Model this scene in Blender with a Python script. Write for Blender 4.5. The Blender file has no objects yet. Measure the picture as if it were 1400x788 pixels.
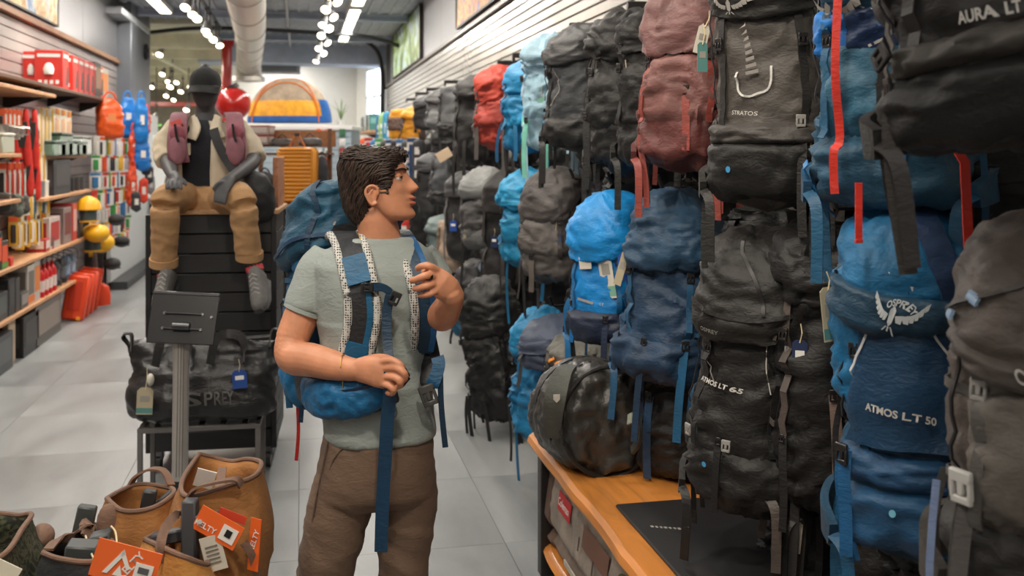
import bpy, bmesh, math, random
import numpy as np
from mathutils import Vector, Matrix, Euler, noise
R = math.radians
SC = bpy.context.scene
COL = SC.collection
# ------------------------------------------------------------ camera
F = 1361.0; PSI = R(12.0); CH = 1.77; HY = 203.0
CO, SI = math.cos(PSI), math.sin(PSI)
cam_d = bpy.data.cameras.new('camera'); cam = bpy.data.objects.new('camera', cam_d); COL.objects.link(cam)
cam.location = (0, 0, CH); cam.rotation_euler = (R(90), 0, -PSI)
cam_d.sensor_width = 36; cam_d.lens = 36 * F / 1400; cam_d.shift_y = (HY - 394) / 1400
cam_d.clip_start = .05; cam_d.clip_end = 100
cam_d.dof.use_dof = True; cam_d.dof.focus_distance = 2.75; cam_d.dof.aperture_fstop = 4.0
SC.camera = cam
# ------------------------------------------------------------ world, lights, exposure
W_ = bpy.data.worlds.new('world'); SC.world = W_; W_.use_nodes = True
W_.node_tree.nodes['Background'].inputs[0].default_value = (.62, .72, .9, 1)
W_.node_tree.nodes['Background'].inputs[1].default_value = .25
VS = SC.view_settings
SC.display_settings.display_device = 'sRGB'
VS.view_transform = 'Standard'; VS.look = 'None'; VS.gamma = 1.0; VS.exposure = 0.0; VS.use_curve_mapping = False
def area(name, loc, sx, sy, power, col=(1, .95, .88), rot=(0, 0, 0), parent=None, spread=None):
    l = bpy.data.lights.new(name, 'AREA'); l.shape = 'RECTANGLE'; l.size = sx; l.size_y = sy; l.energy = power; l.color = col
    if spread: l.spread = spread
    o = bpy.data.objects.new(name, l); COL.objects.link(o); o.location = loc; o.rotation_euler = rot
    if parent: o.parent = parent
    return o
LAMP_W = .31
# ceiling strip lamps (their housings are built with the ceiling): x, y, length, power
STRIPS = [(.8, 17.2, 4.6, 330), (-.4, 22.9, 1.6, 150), (.8, 12.2, 4.6, 260), (.8, 7.2, 4.2, 150), (-2.0, 13.6, 4.6, 260), (-2.0, 8.6, 4.6, 230), (-.7, 3.0, 2.4, 75), (-2.2, 4.4, 2.4, 110), (-.7, -1.4, 3.6, 150)]  # the short strip by the far wall is added to brighten that wall
for i, (x, y, ln, pw) in enumerate(STRIPS):
    area('strip_lamp_light', (x, y, 3.80), .16, ln - .1, pw * LAMP_W, (1, .965, .915))

# ------------------------------------------------------------ projection helpers
def P(px, py, d):
    u = (px - 700) / F * d; w = -(py - HY) / F * d
    return Vector((u * CO + d * SI, d * CO - u * SI, CH + w))
def atX(px, py, X): return P(px, py, X / ((px - 700) / F * CO + SI))
def atY(px, py, Y): return P(px, py, Y / (CO - (px - 700) / F * SI))
def atZ(px, py, Z): return P(px, py, (CH - Z) * F / (py - HY))
ORD = ['first', 'second', 'third', 'fourth', 'fifth', 'sixth', 'seventh', 'eighth', 'ninth', 'tenth', 'eleventh', 'twelfth', 'thirteenth', 'fourteenth', 'fifteenth', 'sixteenth', 'seventeenth', 'eighteenth', 'nineteenth', 'twentieth']
# ------------------------------------------------------------ materials
def lin(c):
    return tuple(((v / 255) / 12.92 if v / 255 <= .04045 else ((v / 255 + .055) / 1.055) ** 2.4) for v in c[:3]) + (1,)
_mats = {}
def mat(col, rough=.6, metal=0., kind='plain', name=None, **k):
    key = (tuple(col), rough, metal, kind, tuple(sorted(k.items())))
    if key in _mats: return _mats[key]
    m = bpy.data.materials.new(name or kind); m.use_nodes = True; _mats[key] = m
    nt = m.node_tree; N = nt.nodes; L = nt.links; b = N['Principled BSDF']
    c = lin(col)
    b.inputs['Base Color'].default_value = c; b.inputs['Roughness'].default_value = rough; b.inputs['Metallic'].default_value = metal
    b.inputs['Specular IOR Level'].default_value = k.get('spec', .5)
    def node(t, **kw):
        n = N.new(t)
        for a, v in kw.items():
            if a in n.inputs.keys(): n.inputs[a].default_value = v
            else: setattr(n, a, v)
        return n
    def coords(kind_='Object', scale=None):
        tc = node('ShaderNodeTexCoord')
        if scale is None: return tc.outputs[kind_]
        mp = node('ShaderNodeMapping'); mp.inputs['Scale'].default_value = scale
        L.new(tc.outputs[kind_], mp.inputs['Vector']); return mp.outputs['Vector']
    def ramp(src, stops):
        r = node('ShaderNodeValToRGB'); e = r.color_ramp.elements
        while len(e) < len(stops): e.new(.5)
        for i, (p, cc) in enumerate(stops): e[i].position = p; e[i].color = cc
        L.new(src, r.inputs['Fac']); return r.outputs['Color']
    def bump(src, st, dist):
        bm_ = node('ShaderNodeBump'); bm_.inputs['Strength'].default_value = st; bm_.inputs['Distance'].default_value = dist
        L.new(src, bm_.inputs['Height'])
        if b.inputs['Normal'].is_linked: L.new(b.inputs['Normal'].links[0].from_socket, bm_.inputs['Normal'])
        L.new(bm_.outputs['Normal'], b.inputs['Normal'])
    def shade(c_, f): return tuple(max(0, min(1, v * f)) for v in c_[:3]) + (1,)
    if kind in ('fabric', 'canvas'):
        n1 = node('ShaderNodeTexNoise', Scale=k.get('scale', 9.), Detail=4., Roughness=.6); L.new(coords(), n1.inputs['Vector'])
        v = k.get('var', .22)
        L.new(ramp(n1.outputs['Fac'], [(.3, shade(c, 1 - v)), (.7, shade(c, 1 + v))]), b.inputs['Base Color'])
        bump(n1.outputs['Fac'], k.get('bump', .55) * .5, k.get('dist', .03))
        n3 = node('ShaderNodeTexNoise', Scale=k.get('scale', 9.) * 3.3, Detail=2., Distortion=1.2); L.new(coords('Object', (1, 1, 2.2)), n3.inputs['Vector'])
        bump(n3.outputs['Fac'], .22, .012)
        n2 = node('ShaderNodeTexNoise', Scale=420., Detail=1.); L.new(coords(), n2.inputs['Vector'])
        bump(n2.outputs['Fac'], .35 if kind == 'canvas' else .18, .002)
        b.inputs['Sheen Weight'].default_value = k.get('sheen', .03); b.inputs['Sheen Roughness'].default_value = .5
    elif kind == 'mesh':      # white padded spacer mesh with dark hexagonal holes
        vo = node('ShaderNodeTexVoronoi', Scale=k.get('scale', 115.), Randomness=.2); vo.feature = 'F1'; L.new(coords(), vo.inputs['Vector'])
        L.new(ramp(vo.outputs['Distance'], [(.33, lin(k.get('dark', (30, 32, 36)))), (.45, c)]), b.inputs['Base Color'])
        bump(vo.outputs['Distance'], .4, .003)
    elif kind == 'wood':
        n1 = node('ShaderNodeTexNoise', Scale=2.2, Detail=6., Distortion=1.4); L.new(coords('Object', k.get('stretch', (9, 1.2, 9))), n1.inputs['Vector'])
        L.new(ramp(n1.outputs['Fac'], [(.25, shade(c, .62)), (.5, c), (.75, shade(c, 1.18))]), b.inputs['Base Color'])
        bump(n1.outputs['Fac'], .15, .004)
    elif kind == 'floor':
        n1 = node('ShaderNodeTexNoise', Scale=1.1, Detail=7., Roughness=.62, Distortion=.6); L.new(coords('Object', (2.2, .7, 1)), n1.inputs['Vector'])
        inf = node('ShaderNodeObjectInfo')
        L.new(inf.outputs['Random'], n1.inputs['W']) if 'W' in n1.inputs else None
        n1.noise_dimensions = '4D'
        mu = node('ShaderNodeMath', operation='MULTIPLY'); mu.inputs[1].default_value = 37.; L.new(inf.outputs['Random'], mu.inputs[0]); L.new(mu.outputs[0], n1.inputs['W'])
        L.new(ramp(n1.outputs['Fac'], [(.28, shade(c, .66)), (.5, c), (.72, shade(c, 1.3))]), b.inputs['Base Color'])
        L.new(ramp(n1.outputs['Fac'], [(.3, (rough - .08,) * 3 + (1,)), (.7, (rough + .12,) * 3 + (1,))]), b.inputs['Roughness'])
        bump(n1.outputs['Fac'], .06, .004)
    elif kind == 'grime':
        n1 = node('ShaderNodeTexNoise', Scale=k.get('scale', 3.), Detail=5., Roughness=.6); L.new(coords(), n1.inputs['Vector'])
        v = k.get('var', .16)
        L.new(ramp(n1.outputs['Fac'], [(.3, shade(c, 1 - v)), (.7, shade(c, 1 + v))]), b.inputs['Base Color'])
        bump(n1.outputs['Fac'], k.get('bump', .1), .004)
    elif kind == 'corrugated':
        wv = node('ShaderNodeTexWave', Scale=k.get('scale', 26.)); wv.bands_direction = 'Z'; L.new(coords(), wv.inputs['Vector'])
        bump(wv.outputs['Fac'], .5, .01)
        L.new(ramp(wv.outputs['Fac'], [(.2, shade(c, .8)), (.8, shade(c, 1.1))]), b.inputs['Base Color'])
    elif kind == 'camo':
        n1 = node('ShaderNodeTexNoise', Scale=26., Detail=2., Distortion=2.); L.new(coords(), n1.inputs['Vector'])
        r = ramp(n1.outputs['Fac'], [(.4, lin((24, 26, 20))), (.47, lin((52, 60, 38))), (.56, lin((86, 82, 58))), (.62, lin((34, 36, 28)))])
        L.new(r, b.inputs['Base Color'])
    elif kind == 'picture':   # printed landscape
        n1 = node('ShaderNodeTexNoise', Scale=k.get('scale', 2.4), Detail=8., Roughness=.68, Distortion=.5); L.new(coords(), n1.inputs['Vector'])
        st = [(p, lin(cc)) for p, cc in k['stops']]
        L.new(ramp(n1.outputs['Fac'], st), b.inputs['Base Color'])
    elif kind == 'skin':
        n1 = node('ShaderNodeTexNoise', Scale=22., Detail=4.); L.new(coords(), n1.inputs['Vector'])
        L.new(ramp(n1.outputs['Fac'], [(.3, shade(c, .86)), (.7, shade(c, 1.1))]), b.inputs['Base Color'])
        n2 = node('ShaderNodeTexNoise', Scale=260., Detail=2.); L.new(coords(), n2.inputs['Vector']); bump(n2.outputs['Fac'], .12, .002)
        b.inputs['Subsurface Weight'].default_value = .12; b.inputs['Subsurface Radius'].default_value = (.012, .004, .002); b.inputs['Subsurface Scale'].default_value = 1.
    elif kind == 'hair':
        n1 = node('ShaderNodeTexNoise', Scale=60., Detail=3.); L.new(coords('Object', (1, 1, .25)), n1.inputs['Vector'])
        L.new(ramp(n1.outputs['Fac'], [(.3, shade(c, .5)), (.7, shade(c, 1.5))]), b.inputs['Base Color'])
    elif kind == 'emit':
        b.inputs['Emission Color'].default_value = c; b.inputs['Emission Strength'].default_value = k.get('strength', 5.)
    elif kind == 'glass':
        b.inputs['Transmission Weight'].default_value = k.get('trans', .9); b.inputs['IOR'].default_value = 1.2
    elif kind == 'leaf':
        n1 = node('ShaderNodeTexNoise', Scale=14.); L.new(coords(), n1.inputs['Vector'])
        L.new(ramp(n1.outputs['Fac'], [(.3, shade(c, .6)), (.7, shade(c, 1.3))]), b.inputs['Base Color'])
    if k.get('coat'): b.inputs['Coat Weight'].default_value = k['coat']; b.inputs['Coat Roughness'].default_value = .15
    return m
def fab(col, rough=.5, **k): return mat(col, rough, 0, 'fabric', **k)
def pla(col, rough=.4, **k): return mat(col, rough, 0, 'plain', **k)
def met(col, rough=.35, **k): return mat(col, rough, 1., 'plain', **k)
# ------------------------------------------------------------ objects
def link(o, parent=None):
    COL.objects.link(o)
    if parent is not None: o.parent = parent
    return o
def tag(o, label, cat, group=None, kind=None):
    if label: o['label'] = label
    if cat: o['category'] = cat
    if group: o['group'] = group
    if kind: o['kind'] = kind
    return o
def thing(name, label, cat, loc=(0, 0, 0), rz=0., group=None, rot=None):
    o = bpy.data.objects.new(name, None); o.empty_display_size = .05; COL.objects.link(o)
    o.location = loc; o.rotation_euler = rot if rot else (0, 0, rz)
    return tag(o, label, cat, group)
def rel(o, parent):
    """parent while keeping mesh coordinates given in world space"""
    o.parent = parent
    o.matrix_parent_inverse = Matrix.LocRotScale(parent.location, parent.rotation_euler, parent.scale).inverted()
    return o
def copy_tree(o, parent=None):
    c = o.copy(); COL.objects.link(c)
    if parent is not None: c.parent = parent
    for ch in o.children: copy_tree(ch, c)
    return c
def struct(o): o['kind'] = 'structure'; return o
# ------------------------------------------------------------ mesh builder
def frame_from(t, up=Vector((0, 0, 1))):
    t = t.normalized()
    if abs(t.dot(up)) > .98: up = Vector((0, 1, 0)) if abs(t.y) < .9 else Vector((1, 0, 0))
    x = t.cross(up).normalized(); y = x.cross(t).normalized()
    return x, y
def smoothpath(pts, n=6):
    """Catmull-Rom through pts (any dimension tuples)"""
    pts = [Vector(p) for p in pts]
    if len(pts) < 3: return pts
    out = []
    for i in range(len(pts) - 1):
        p0 = pts[max(i - 1, 0)]; p1 = pts[i]; p2 = pts[i + 1]; p3 = pts[min(i + 2, len(pts) - 1)]
        for k in range(n):
            t = k / n
            out.append(.5 * ((2 * p1) + (p2 - p0) * t + (2 * p0 - 5 * p1 + 4 * p2 - p3) * t * t + (3 * p1 - p0 - 3 * p2 + p3) * t ** 3))
    out.append(pts[-1]); return out
class MB:
    def __init__(s): s.v = []; s.f = []
    def add(s, vs, fs, M=None):
        o = len(s.v)
        if M is not None: vs = [M @ Vector(v) for v in vs]
        s.v += [tuple(v) for v in vs]; s.f += [tuple(i + o for i in f) for f in fs]; return s
    def box(s, c, size, r=0., M=None, rot=None):
        hx, hy, hz = size[0] / 2, size[1] / 2, size[2] / 2
        T = Matrix.Translation(c) @ (Euler(rot).to_matrix().to_4x4() if rot else Matrix.Identity(4))
        if M is not None: T = M @ T
        if r <= 0:
            vs = [(x, y, z) for z in (-hz, hz) for y in (-hy, hy) for x in (-hx, hx)]
            fs = [(0, 2, 3, 1), (4, 5, 7, 6), (0, 1, 5, 4), (2, 6, 7, 3), (0, 4, 6, 2), (1, 3, 7, 5)]
            return s.add(vs, fs, T)
        r = min(r, hx * .98, hy * .98, hz * .98)
        vs = []; idx = {}
        for sx in (-1, 1):
            for sy in (-1, 1):
                for sz in (-1, 1):
                    for a in range(3):
                        q = [sx * (hx - r), sy * (hy - r), sz * (hz - r)]
                        q[a] += (sx, sy, sz)[a] * r
                        idx[(sx, sy, sz, a)] = len(vs); vs.append(tuple(q))
        fs = []
        def F4(*ks): fs.append(tuple(idx[k] for k in ks))
        for a in range(3):
            b1, b2 = (a + 1) % 3, (a + 2) % 3
            for sg in (-1, 1):
                def K(p, q, ax=a):
                    t = [0, 0, 0]; t[a] = sg; t[b1] = p; t[b2] = q; return (*t, a)
                qs = [K(-1, -1), K(1, -1), K(1, 1), K(-1, 1)]
                F4(*(qs if sg > 0 else qs[::-1]))
        for a in range(3):          # edges parallel to axis a
            b1, b2 = (a + 1) % 3, (a + 2) % 3
            for p in (-1, 1):
                for q in (-1, 1):
                    def K(sa, ax):
                        t = [0, 0, 0]; t[a] = sa; t[b1] = p; t[b2] = q; return (*t, ax)
                    F4(K(-1, b1), K(1, b1), K(1, b2), K(-1, b2))
        for sx in (-1, 1):
            for sy in (-1, 1):
                for sz in (-1, 1): F4((sx, sy, sz, 0), (sx, sy, sz, 1), (sx, sy, sz, 2))
        return s.add(vs, fs, T)
    def rings(s, rs, close=True, cap=(True, True)):
        n = len(rs[0]); o = len(s.v)
        for r in rs: s.v += [tuple(p) for p in r]
        for i in range(len(rs) - 1):
            for j in range(n if close else n - 1):
                k = (j + 1) % n
                s.f.append((o + i * n + j, o + i * n + k, o + (i + 1) * n + k, o + (i + 1) * n + j))
        if close and cap[0]: s.f.append(tuple(o + j for j in range(n))[::-1])
        if close and cap[1]: s.f.append(tuple(o + (len(rs) - 1) * n + j for j in range(n)))
        return s
    def tube(s, path, rad, seg=10, up=Vector((0, 0, 1)), cap=(True, True), roundend=False):
        """path of points; rad: number, list of numbers or list of (a,b): a across (t x up), b along the other"""
        path = [Vector(p) for p in path]; n = len(path)
        if not isinstance(rad, (list, tuple)): rad = [rad] * n
        rs = []
        for i, p in enumerate(path):
            t = path[min(i + 1, n - 1)] - path[max(i - 1, 0)]
            x, y = frame_from(t, up); r = rad[i]
            a, b = r if isinstance(r, (list, tuple)) else (r, r)
            rs.append([p + x * a * math.cos(q) + y * b * math.sin(q) for q in [2 * math.pi * j / seg for j in range(seg)]])
        if roundend:
            def endr(p, t, r, ring):
                out = []
                for k in (1, 2, 3):
                    ang = k * math.pi / 6.6
                    out.append([p + t * r * math.sin(ang) + (Vector(q) - p) * math.cos(ang) for q in ring])
                return out
            rad0 = rad[0][0] if isinstance(rad[0], (list, tuple)) else rad[0]; rad1 = rad[-1][0] if isinstance(rad[-1], (list, tuple)) else rad[-1]
            a = endr(path[0], (path[0] - path[1]).normalized(), rad0, rs[0]); b = endr(path[-1], (path[-1] - path[-2]).normalized(), rad1, rs[-1])
            rs = a[::-1] + rs + b
        return s.rings(rs, True, cap)
    def cyl(s, a, b, r, r2=None, seg=14): return s.tube([a, b], [r, r if r2 is None else r2], seg)
    def ribbon(s, path, w, th=.002, wdir=Vector((1, 0, 0)), taper=None):
        """flat strap; wdir: vector (fixed width direction) or list"""
        path = [Vector(p) for p in path]; n = len(path); rs = []
        for i, p in enumerate(path):
            t = (path[min(i + 1, n - 1)] - path[max(i - 1, 0)]).normalized()
            wd = Vector(wdir[i]) if isinstance(wdir, list) else Vector(wdir)
            wd = (wd - t * wd.dot(t))
            wd = wd.normalized() if wd.length > 1e-5 else frame_from(t)[0]
            nn = t.cross(wd); ww = w[i] if isinstance(w, list) else w
            rs.append([p - wd * ww / 2 - nn * th / 2, p + wd * ww / 2 - nn * th / 2, p + wd * ww / 2 + nn * th / 2, p - wd * ww / 2 + nn * th / 2])
        return s.rings(rs)
    def ball(s, c, r, seg=16, nr=10, rot=None, M=None):
        if not isinstance(r, (list, tuple)): r = (r, r, r)
        T = Matrix.Translation(c) @ (Euler(rot).to_matrix().to_4x4() if rot else Matrix.Identity(4))
        if M is not None: T = M @ T
        rs = []
        for i in range(nr + 1):
            a = math.pi * (i + (.12 if i == 0 else -.12 if i == nr else 0)) / nr - math.pi / 2
            rs.append([T @ Vector((r[0] * math.cos(a) * math.cos(q), r[1] * math.cos(a) * math.sin(q), r[2] * math.sin(a))) for q in [2 * math.pi * j / seg for j in range(seg)]])
        return s.rings(rs)
    def prism(s, poly, th, M=None):
        """poly: 2D points in local XZ plane, thickness along Y"""
        n = len(poly); vs = [(x, -th / 2, z) for x, z in poly] + [(x, th / 2, z) for x, z in poly]
        fs = [tuple(range(n)), tuple(range(n, 2 * n))[::-1]] + [(i, i + n, (i + 1) % n + n, (i + 1) % n) for i in range(n)]
        return s.add(vs, fs, M)
    def grid(s, fn, nu, nv, closeu=False):
        o = len(s.v); m = nu if closeu else nu + 1
        for j in range(nv + 1):
            for i in range(m): s.v.append(tuple(fn(i / nu, j / nv)))
        for j in range(nv):
            for i in range(nu):
                k = (i + 1) % m
                s.f.append((o + j * m + i, o + j * m + k, o + (j + 1) * m + k, o + (j + 1) * m + i))
        return s
    def mesh(s, name, smooth=True, angle=42):
        me = bpy.data.meshes.new(name); me.from_pydata(s.v, [], s.f); me.update()
        b = bmesh.new(); b.from_mesh(me); bmesh.ops.recalc_face_normals(b, faces=b.faces); b.to_mesh(me); b.free()
        if smooth:
            me.shade_smooth()
            try: me.set_sharp_from_angle(angle=R(angle))
            except Exception: pass
        return me
    def build(s, name, m, parent=None, smooth=True, label=None, world=False, angle=42):
        me = s.mesh(name, smooth, max(angle, getattr(s, 'ang', 0))); me.materials.append(m)
        o = bpy.data.objects.new(name, me); COL.objects.link(o)
        if parent is not None:
            if world: rel(o, parent)
            else: o.parent = parent
        if label: o['label'] = label
        return o
def inst(name, me, parent=None, loc=(0, 0, 0), rot=(0, 0, 0), sc=None):
    o = bpy.data.objects.new(name, me); COL.objects.link(o); o.location = loc; o.rotation_euler = rot
    if sc is not None: o.scale = sc
    if parent is not None: o.parent = parent
    return o
def boxmesh(name, size, m, r=.004):
    me = MB().box((0, 0, 0), size, r).mesh(name); me.materials.append(m); return me
def textmesh(txt, size, align='CENTER', extrude=0., bold=0.):
    c = bpy.data.curves.new('txt', 'FONT'); c.body = txt; c.size = size; c.align_x = align; c.align_y = 'CENTER'; c.extrude = extrude; c.resolution_u = 3
    if bold: c.offset = bold
    o = bpy.data.objects.new('txt', c); COL.objects.link(o); bpy.context.view_layer.update()
    dg = bpy.context.evaluated_depsgraph_get(); me = bpy.data.meshes.new_from_object(o.evaluated_get(dg))
    bpy.data.objects.remove(o); bpy.data.curves.remove(c); return me
def fn(x, y, z, s=1.): return noise.noise(Vector((x * s, y * s, z * s)))
def remesh(mb, voxel, smooth=4, name='remeshed'):
    """fuse overlapping closed shapes into one continuous surface"""
    me = mb.mesh(name, False)
    o = bpy.data.objects.new(name, me); COL.objects.link(o)
    md = o.modifiers.new('r', 'REMESH'); md.mode = 'VOXEL'; md.voxel_size = voxel; md.use_smooth_shade = True
    if smooth:
        sm = o.modifiers.new('s', 'SMOOTH'); sm.factor = .5; sm.iterations = smooth
    bpy.context.view_layer.update(); dg = bpy.context.evaluated_depsgraph_get()
    out = bpy.data.meshes.new_from_object(o.evaluated_get(dg)); bpy.data.objects.remove(o); out.shade_smooth(); return out
def displace(me, fnc):
    n = len(me.vertices); co = np.empty(n * 3); no = np.empty(n * 3)
    me.vertices.foreach_get('co', co); me.vertex_normals.foreach_get('vector', no)
    co = co.reshape(-1, 3); no = no.reshape(-1, 3)
    d = np.array([fnc(co[i], no[i]) for i in range(n)])
    me.vertices.foreach_set('co', (co + no * d[:, None]).ravel()); me.update()
def meshobj(name, me, m, parent=None, world=False):
    me.materials.clear(); me.materials.append(m); me.name = name
    o = bpy.data.objects.new(name, me); COL.objects.link(o)
    if parent is not None:
        if world: rel(o, parent)
        else: o.parent = parent
    return o

# ============================================================ ROOM
CEIL = 3.95
m_floor = mat((138, 141, 142), .36, 0, 'floor', name='floor_tile')
m_grout = mat((118, 120, 121), .7, 0, 'grime')
floor = MB().box((-3.2, 15, -.06), (12.2, 40, .1)).build('floor', m_grout, smooth=False); struct(floor)
tm = boxmesh('tile', (.9035, .9035, .014), m_floor, .0008)
tmb = boxmesh('tile', (.9035, .9035, .014), m_floor, .0008)
n_t = 0
for j in range(26):
    for i in range(6 if j < 18 else 12):
        x = 1.35 - .905 * i; y = .3 + .905 * j
        if n_t >= 300: break
        inst('tile', tm, floor, (x, y, -.007)); n_t += 1
rest = MB()
for j in range(-4, 42):
    for i in range(12):
        if (0 <= j < 26 and i < (6 if j < 18 else 12)): continue
        rest.box((1.35 - .905 * i, .3 + .905 * j, -.007), (.902, .902, .014), .002)
o = rest.build('tile_field', m_floor, floor); o['kind'] = 'stuff'
# ceiling deck, beams and pipes
m_ceil = mat((168, 174, 184), .75, 0, 'grime', name='ceiling_paint')
m_beam = mat((166, 176, 194), .7, 0, 'grime')
ceil = MB().box((-.55, 9.5, CEIL + .05), (4.9, 30, .1)).build('ceiling', m_ceil, smooth=False); struct(ceil)
for k in range(60): pass
rib = MB()
for k in range(26): rib.box((-2.9 + .18 * k, 9.5, CEIL - .012), (.05, 30, .03))
o = rib.build('deck_ribs', m_ceil, ceil, False); o['kind'] = 'stuff'
for i, y in enumerate((3.4, 6.6, 9.8, 13.0, 16.2, 19.4)):
    bm_ = MB().box((-.45, y, CEIL - .12), (4.6, .12, .03)).box((-.45, y, CEIL - .03), (4.6, .12, .03)).box((-.45, y, CEIL - .075), (4.6, .03, .12))
    struct(bm_.build('trim_%d' % (i + 1), m_beam, ceil, False))
struct(MB().box((-.1, 21.6, CEIL - .2), (3.9, .9, .42), .01).build('trim_7', m_beam, ceil, False))
m_pipe = pla((34, 35, 38), .5)
tag(MB().tube(smoothpath([(-2.45, 17.6, 3.72), (-1.5, 17.3, 3.78), (.2, 17.4, 3.76), (1.2, 17.6, 3.72), (1.72, 17.8, 3.6)]), .035, 8).build('conduit_pipe', m_pipe), 'black conduit running across under the ceiling beams', 'pipe')
tag(MB().tube(smoothpath([(1.3, 19.8, 3.86), (1.55, 20.4, 3.7), (1.68, 20.9, 3.3), (1.68, 21.0, 2.55), (1.69, 21.0, 1.9)]), .045, 8).build('drain_pipe', m_pipe), 'black pipe bending down the corner beside the landscape print', 'pipe')
tag(MB().tube([(-.2, 3, 3.82), (-.2, 21, 3.82)], .02, 8).build('conduit_pipe', met((140, 142, 146), .4)), 'thin grey conduit running lengthwise under the ceiling', 'pipe')
# spiral duct
dp = smoothpath([(-.42, 5.5, 3.52), (-.5, 8.5, 3.52), (-.6, 11.5, 3.5), (-.72, 15, 3.5), (-.86, 17.9, 3.46), (-.93, 18.9, 3.33), (-.94, 19.15, 3.12)], 6)
duct = thing('ventilation_duct', 'round silver spiral duct running under the ceiling and bending down', 'duct', dp[0])
m_duct = met((196, 190, 184), .42)
MB().tube(dp, .225, 24).build('pipe', m_duct, duct, world=True)
seam = MB()
for k in range(2, len(dp) - 1, 3):
    t = (dp[k + 1] - dp[k - 1]).normalized(); seam.tube([dp[k] - t * .02, dp[k] + t * .02], .236, 24)
seam.build('seam_band', m_duct, duct, world=True)
MB().tube([dp[-1] + Vector((0, 0, -.02)), dp[-1] + Vector((0, 0, -.1))], [.3, .3], 24).build('outlet_flange', m_duct, duct, world=True)
hang = MB()
for k in (4, 12, 20): hang.tube([dp[k] + Vector((.23, 0, 0)), dp[k] + Vector((.23, 0, .42))], .006, 6).tube([dp[k] - Vector((.23, 0, 0)), dp[k] + Vector((-.23, 0, .42))], .006, 6)
hang.build('hanger_rod', m_pipe, duct, world=True)
# ---------------------------------------------------------- right wall: slatwall below, metal sheet above
m_slat = mat((206, 204, 200), .24, .55, 'grime', name='slatwall_metal', var=.08)
m_groove = pla((70, 64, 60), .6)
m_sheet = mat((158, 158, 161), .28, .75, 'corrugated', name='corrugated_metal', scale=13.)
WX = 1.75; WEND = 21.3
wr = MB().box((WX + .08, (WEND - 3) / 2, 1.98), (.1, WEND + 3, 3.96)).build('wall_right', m_groove, smooth=False); struct(wr)
slat_me = boxmesh('slat', (.022, WEND + 3, .064), m_slat, .004)
for k in range(41): inst('slat', slat_me, wr, (WX + .015, (WEND - 3) / 2, .035 + .0735 * k))
struct(MB().box((WX + .005, (WEND - 3) / 2, 3.055), (.045, WEND + 3, .045), .006).build('trim_8', mat((120, 112, 106), .35, .6, 'grime'), wr))
for k in range(9):
    MB().box((WX + .02, -2 + 2.44 * k + 1.22, 3.52), (.02, 2.43, .86), .002).build('metal_sheet', m_sheet, wr)
# slanted far end of the right wall with a window, then the far wall
m_white = mat((222, 220, 214), .7, 0, 'grime', name='white_wall', var=.04)
a0 = Vector((1.75, 21.3, 0)); a1 = Vector((1.3, 24.0, 0)); av = (a1 - a0).normalized(); an = Vector((-av.y, av.x, 0)); aang = math.atan2(av.y, av.x); alen = (a1 - a0).length
def slant(name, s0, s1, z0, z1, m, th=.1, off=0.05, par=None):
    c = a0 + av * (s0 + s1) / 2 - an * off
    return struct(MB().box((0, 0, 0), (s1 - s0, th, z1 - z0), 0, Matrix.Translation((c.x, c.y, (z0 + z1) / 2)) @ Matrix.Rotation(aang, 4, 'Z')).build(name, m, par, False))
wf = slant('wall_far_side', 0, alen, 0, 2.5, m_white)
slant('wall_far_side', 0, alen, 3.55, 3.95, m_white, par=wf); slant('wall_far_side', 0, .35, 2.5, 3.55, m_white, par=wf); slant('wall_far_side', 1.75, alen, 2.5, 3.55, m_white, par=wf)
c = a0 + av * 1.05 - an * .06
Mw = Matrix.Translation((c.x, c.y, 3.02)) @ Matrix.Rotation(aang, 4, 'Z')
win = MB().box((0, 0, 0), (1.4, .02, 1.05), 0, Mw).build('window_1', mat((226, 238, 255), .2, 0, 'emit', strength=3.2, name='daylit_pane'), None, False); struct(win)
fr = MB()
for xx in (-.7, 0, .7): fr.box((xx, .01, 0), (.05, .07, 1.1), 0, Mw)
for zz in (-.53, -.1, .53): fr.box((0, .01, zz), (1.4, .07, .05), 0, Mw)
struct(fr.build('window_frame', pla((232, 232, 230), .5), win, False))
wfar = MB().box((-.1, 24.06, 1.98), (2.9, .1, 3.96)).build('wall_far', m_white, smooth=False); struct(wfar)
for k in range(18):
    MB().box((1.05, 23.99, .05 + .09 * k), (.5, .02, .08), .003).build('slat', pla((196, 202, 206), .4), wfar)
# ---------------------------------------------------------- left wall
LX = -2.66; LEND = 15.6
wl = MB().box((LX - .06, (LEND - 3) / 2, 1.98), (.1, LEND + 3, 3.96)).build('wall_left', m_groove, smooth=False); struct(wl)
slat_l = boxmesh('slat', (.02, LEND + 3, .096), mat((176, 166, 164), .3, .35, 'grime', var=.1), .004)
for k in range(29): inst('slat', slat_l, wl, (LX, (LEND - 3) / 2, .05 + .1035 * k))
struct(MB().box((LX + .02, (LEND - 3) / 2, 3.045), (.07, LEND + 3, .06), .006).build('trim_9', mat((150, 112, 84), .5, 0, 'wood'), wl))
for k in range(7): MB().box((LX, -1.4 + 2.44 * k + 1.22, 3.52), (.02, 2.43, .86), .002).build('metal_sheet', m_sheet, wl)
struct(MB().box((LX + .06, 16.55, 1.98), (.3, 1.9, 3.96), .01).build('trim_10', mat((112, 116, 122), .45, .4, 'grime', var=.1), wl, label='grey metal clad end column'))
struct(MB().box((LX + .06, 16.0, 3.7), (.34, 2.6, .1), .01).build('trim_11', mat((178, 182, 186), .4, .5, 'grime'), wl))
hr = MB()
for k in range(20):
    a = 2 * math.pi * k / 19; 
hr.tube([Vector((LX + .24, 16.9 + .1 * math.cos(2 * math.pi * k / 20), 3.32 + .1 * math.sin(2 * math.pi * k / 20))) for k in range(21)], .03, 8)
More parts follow.
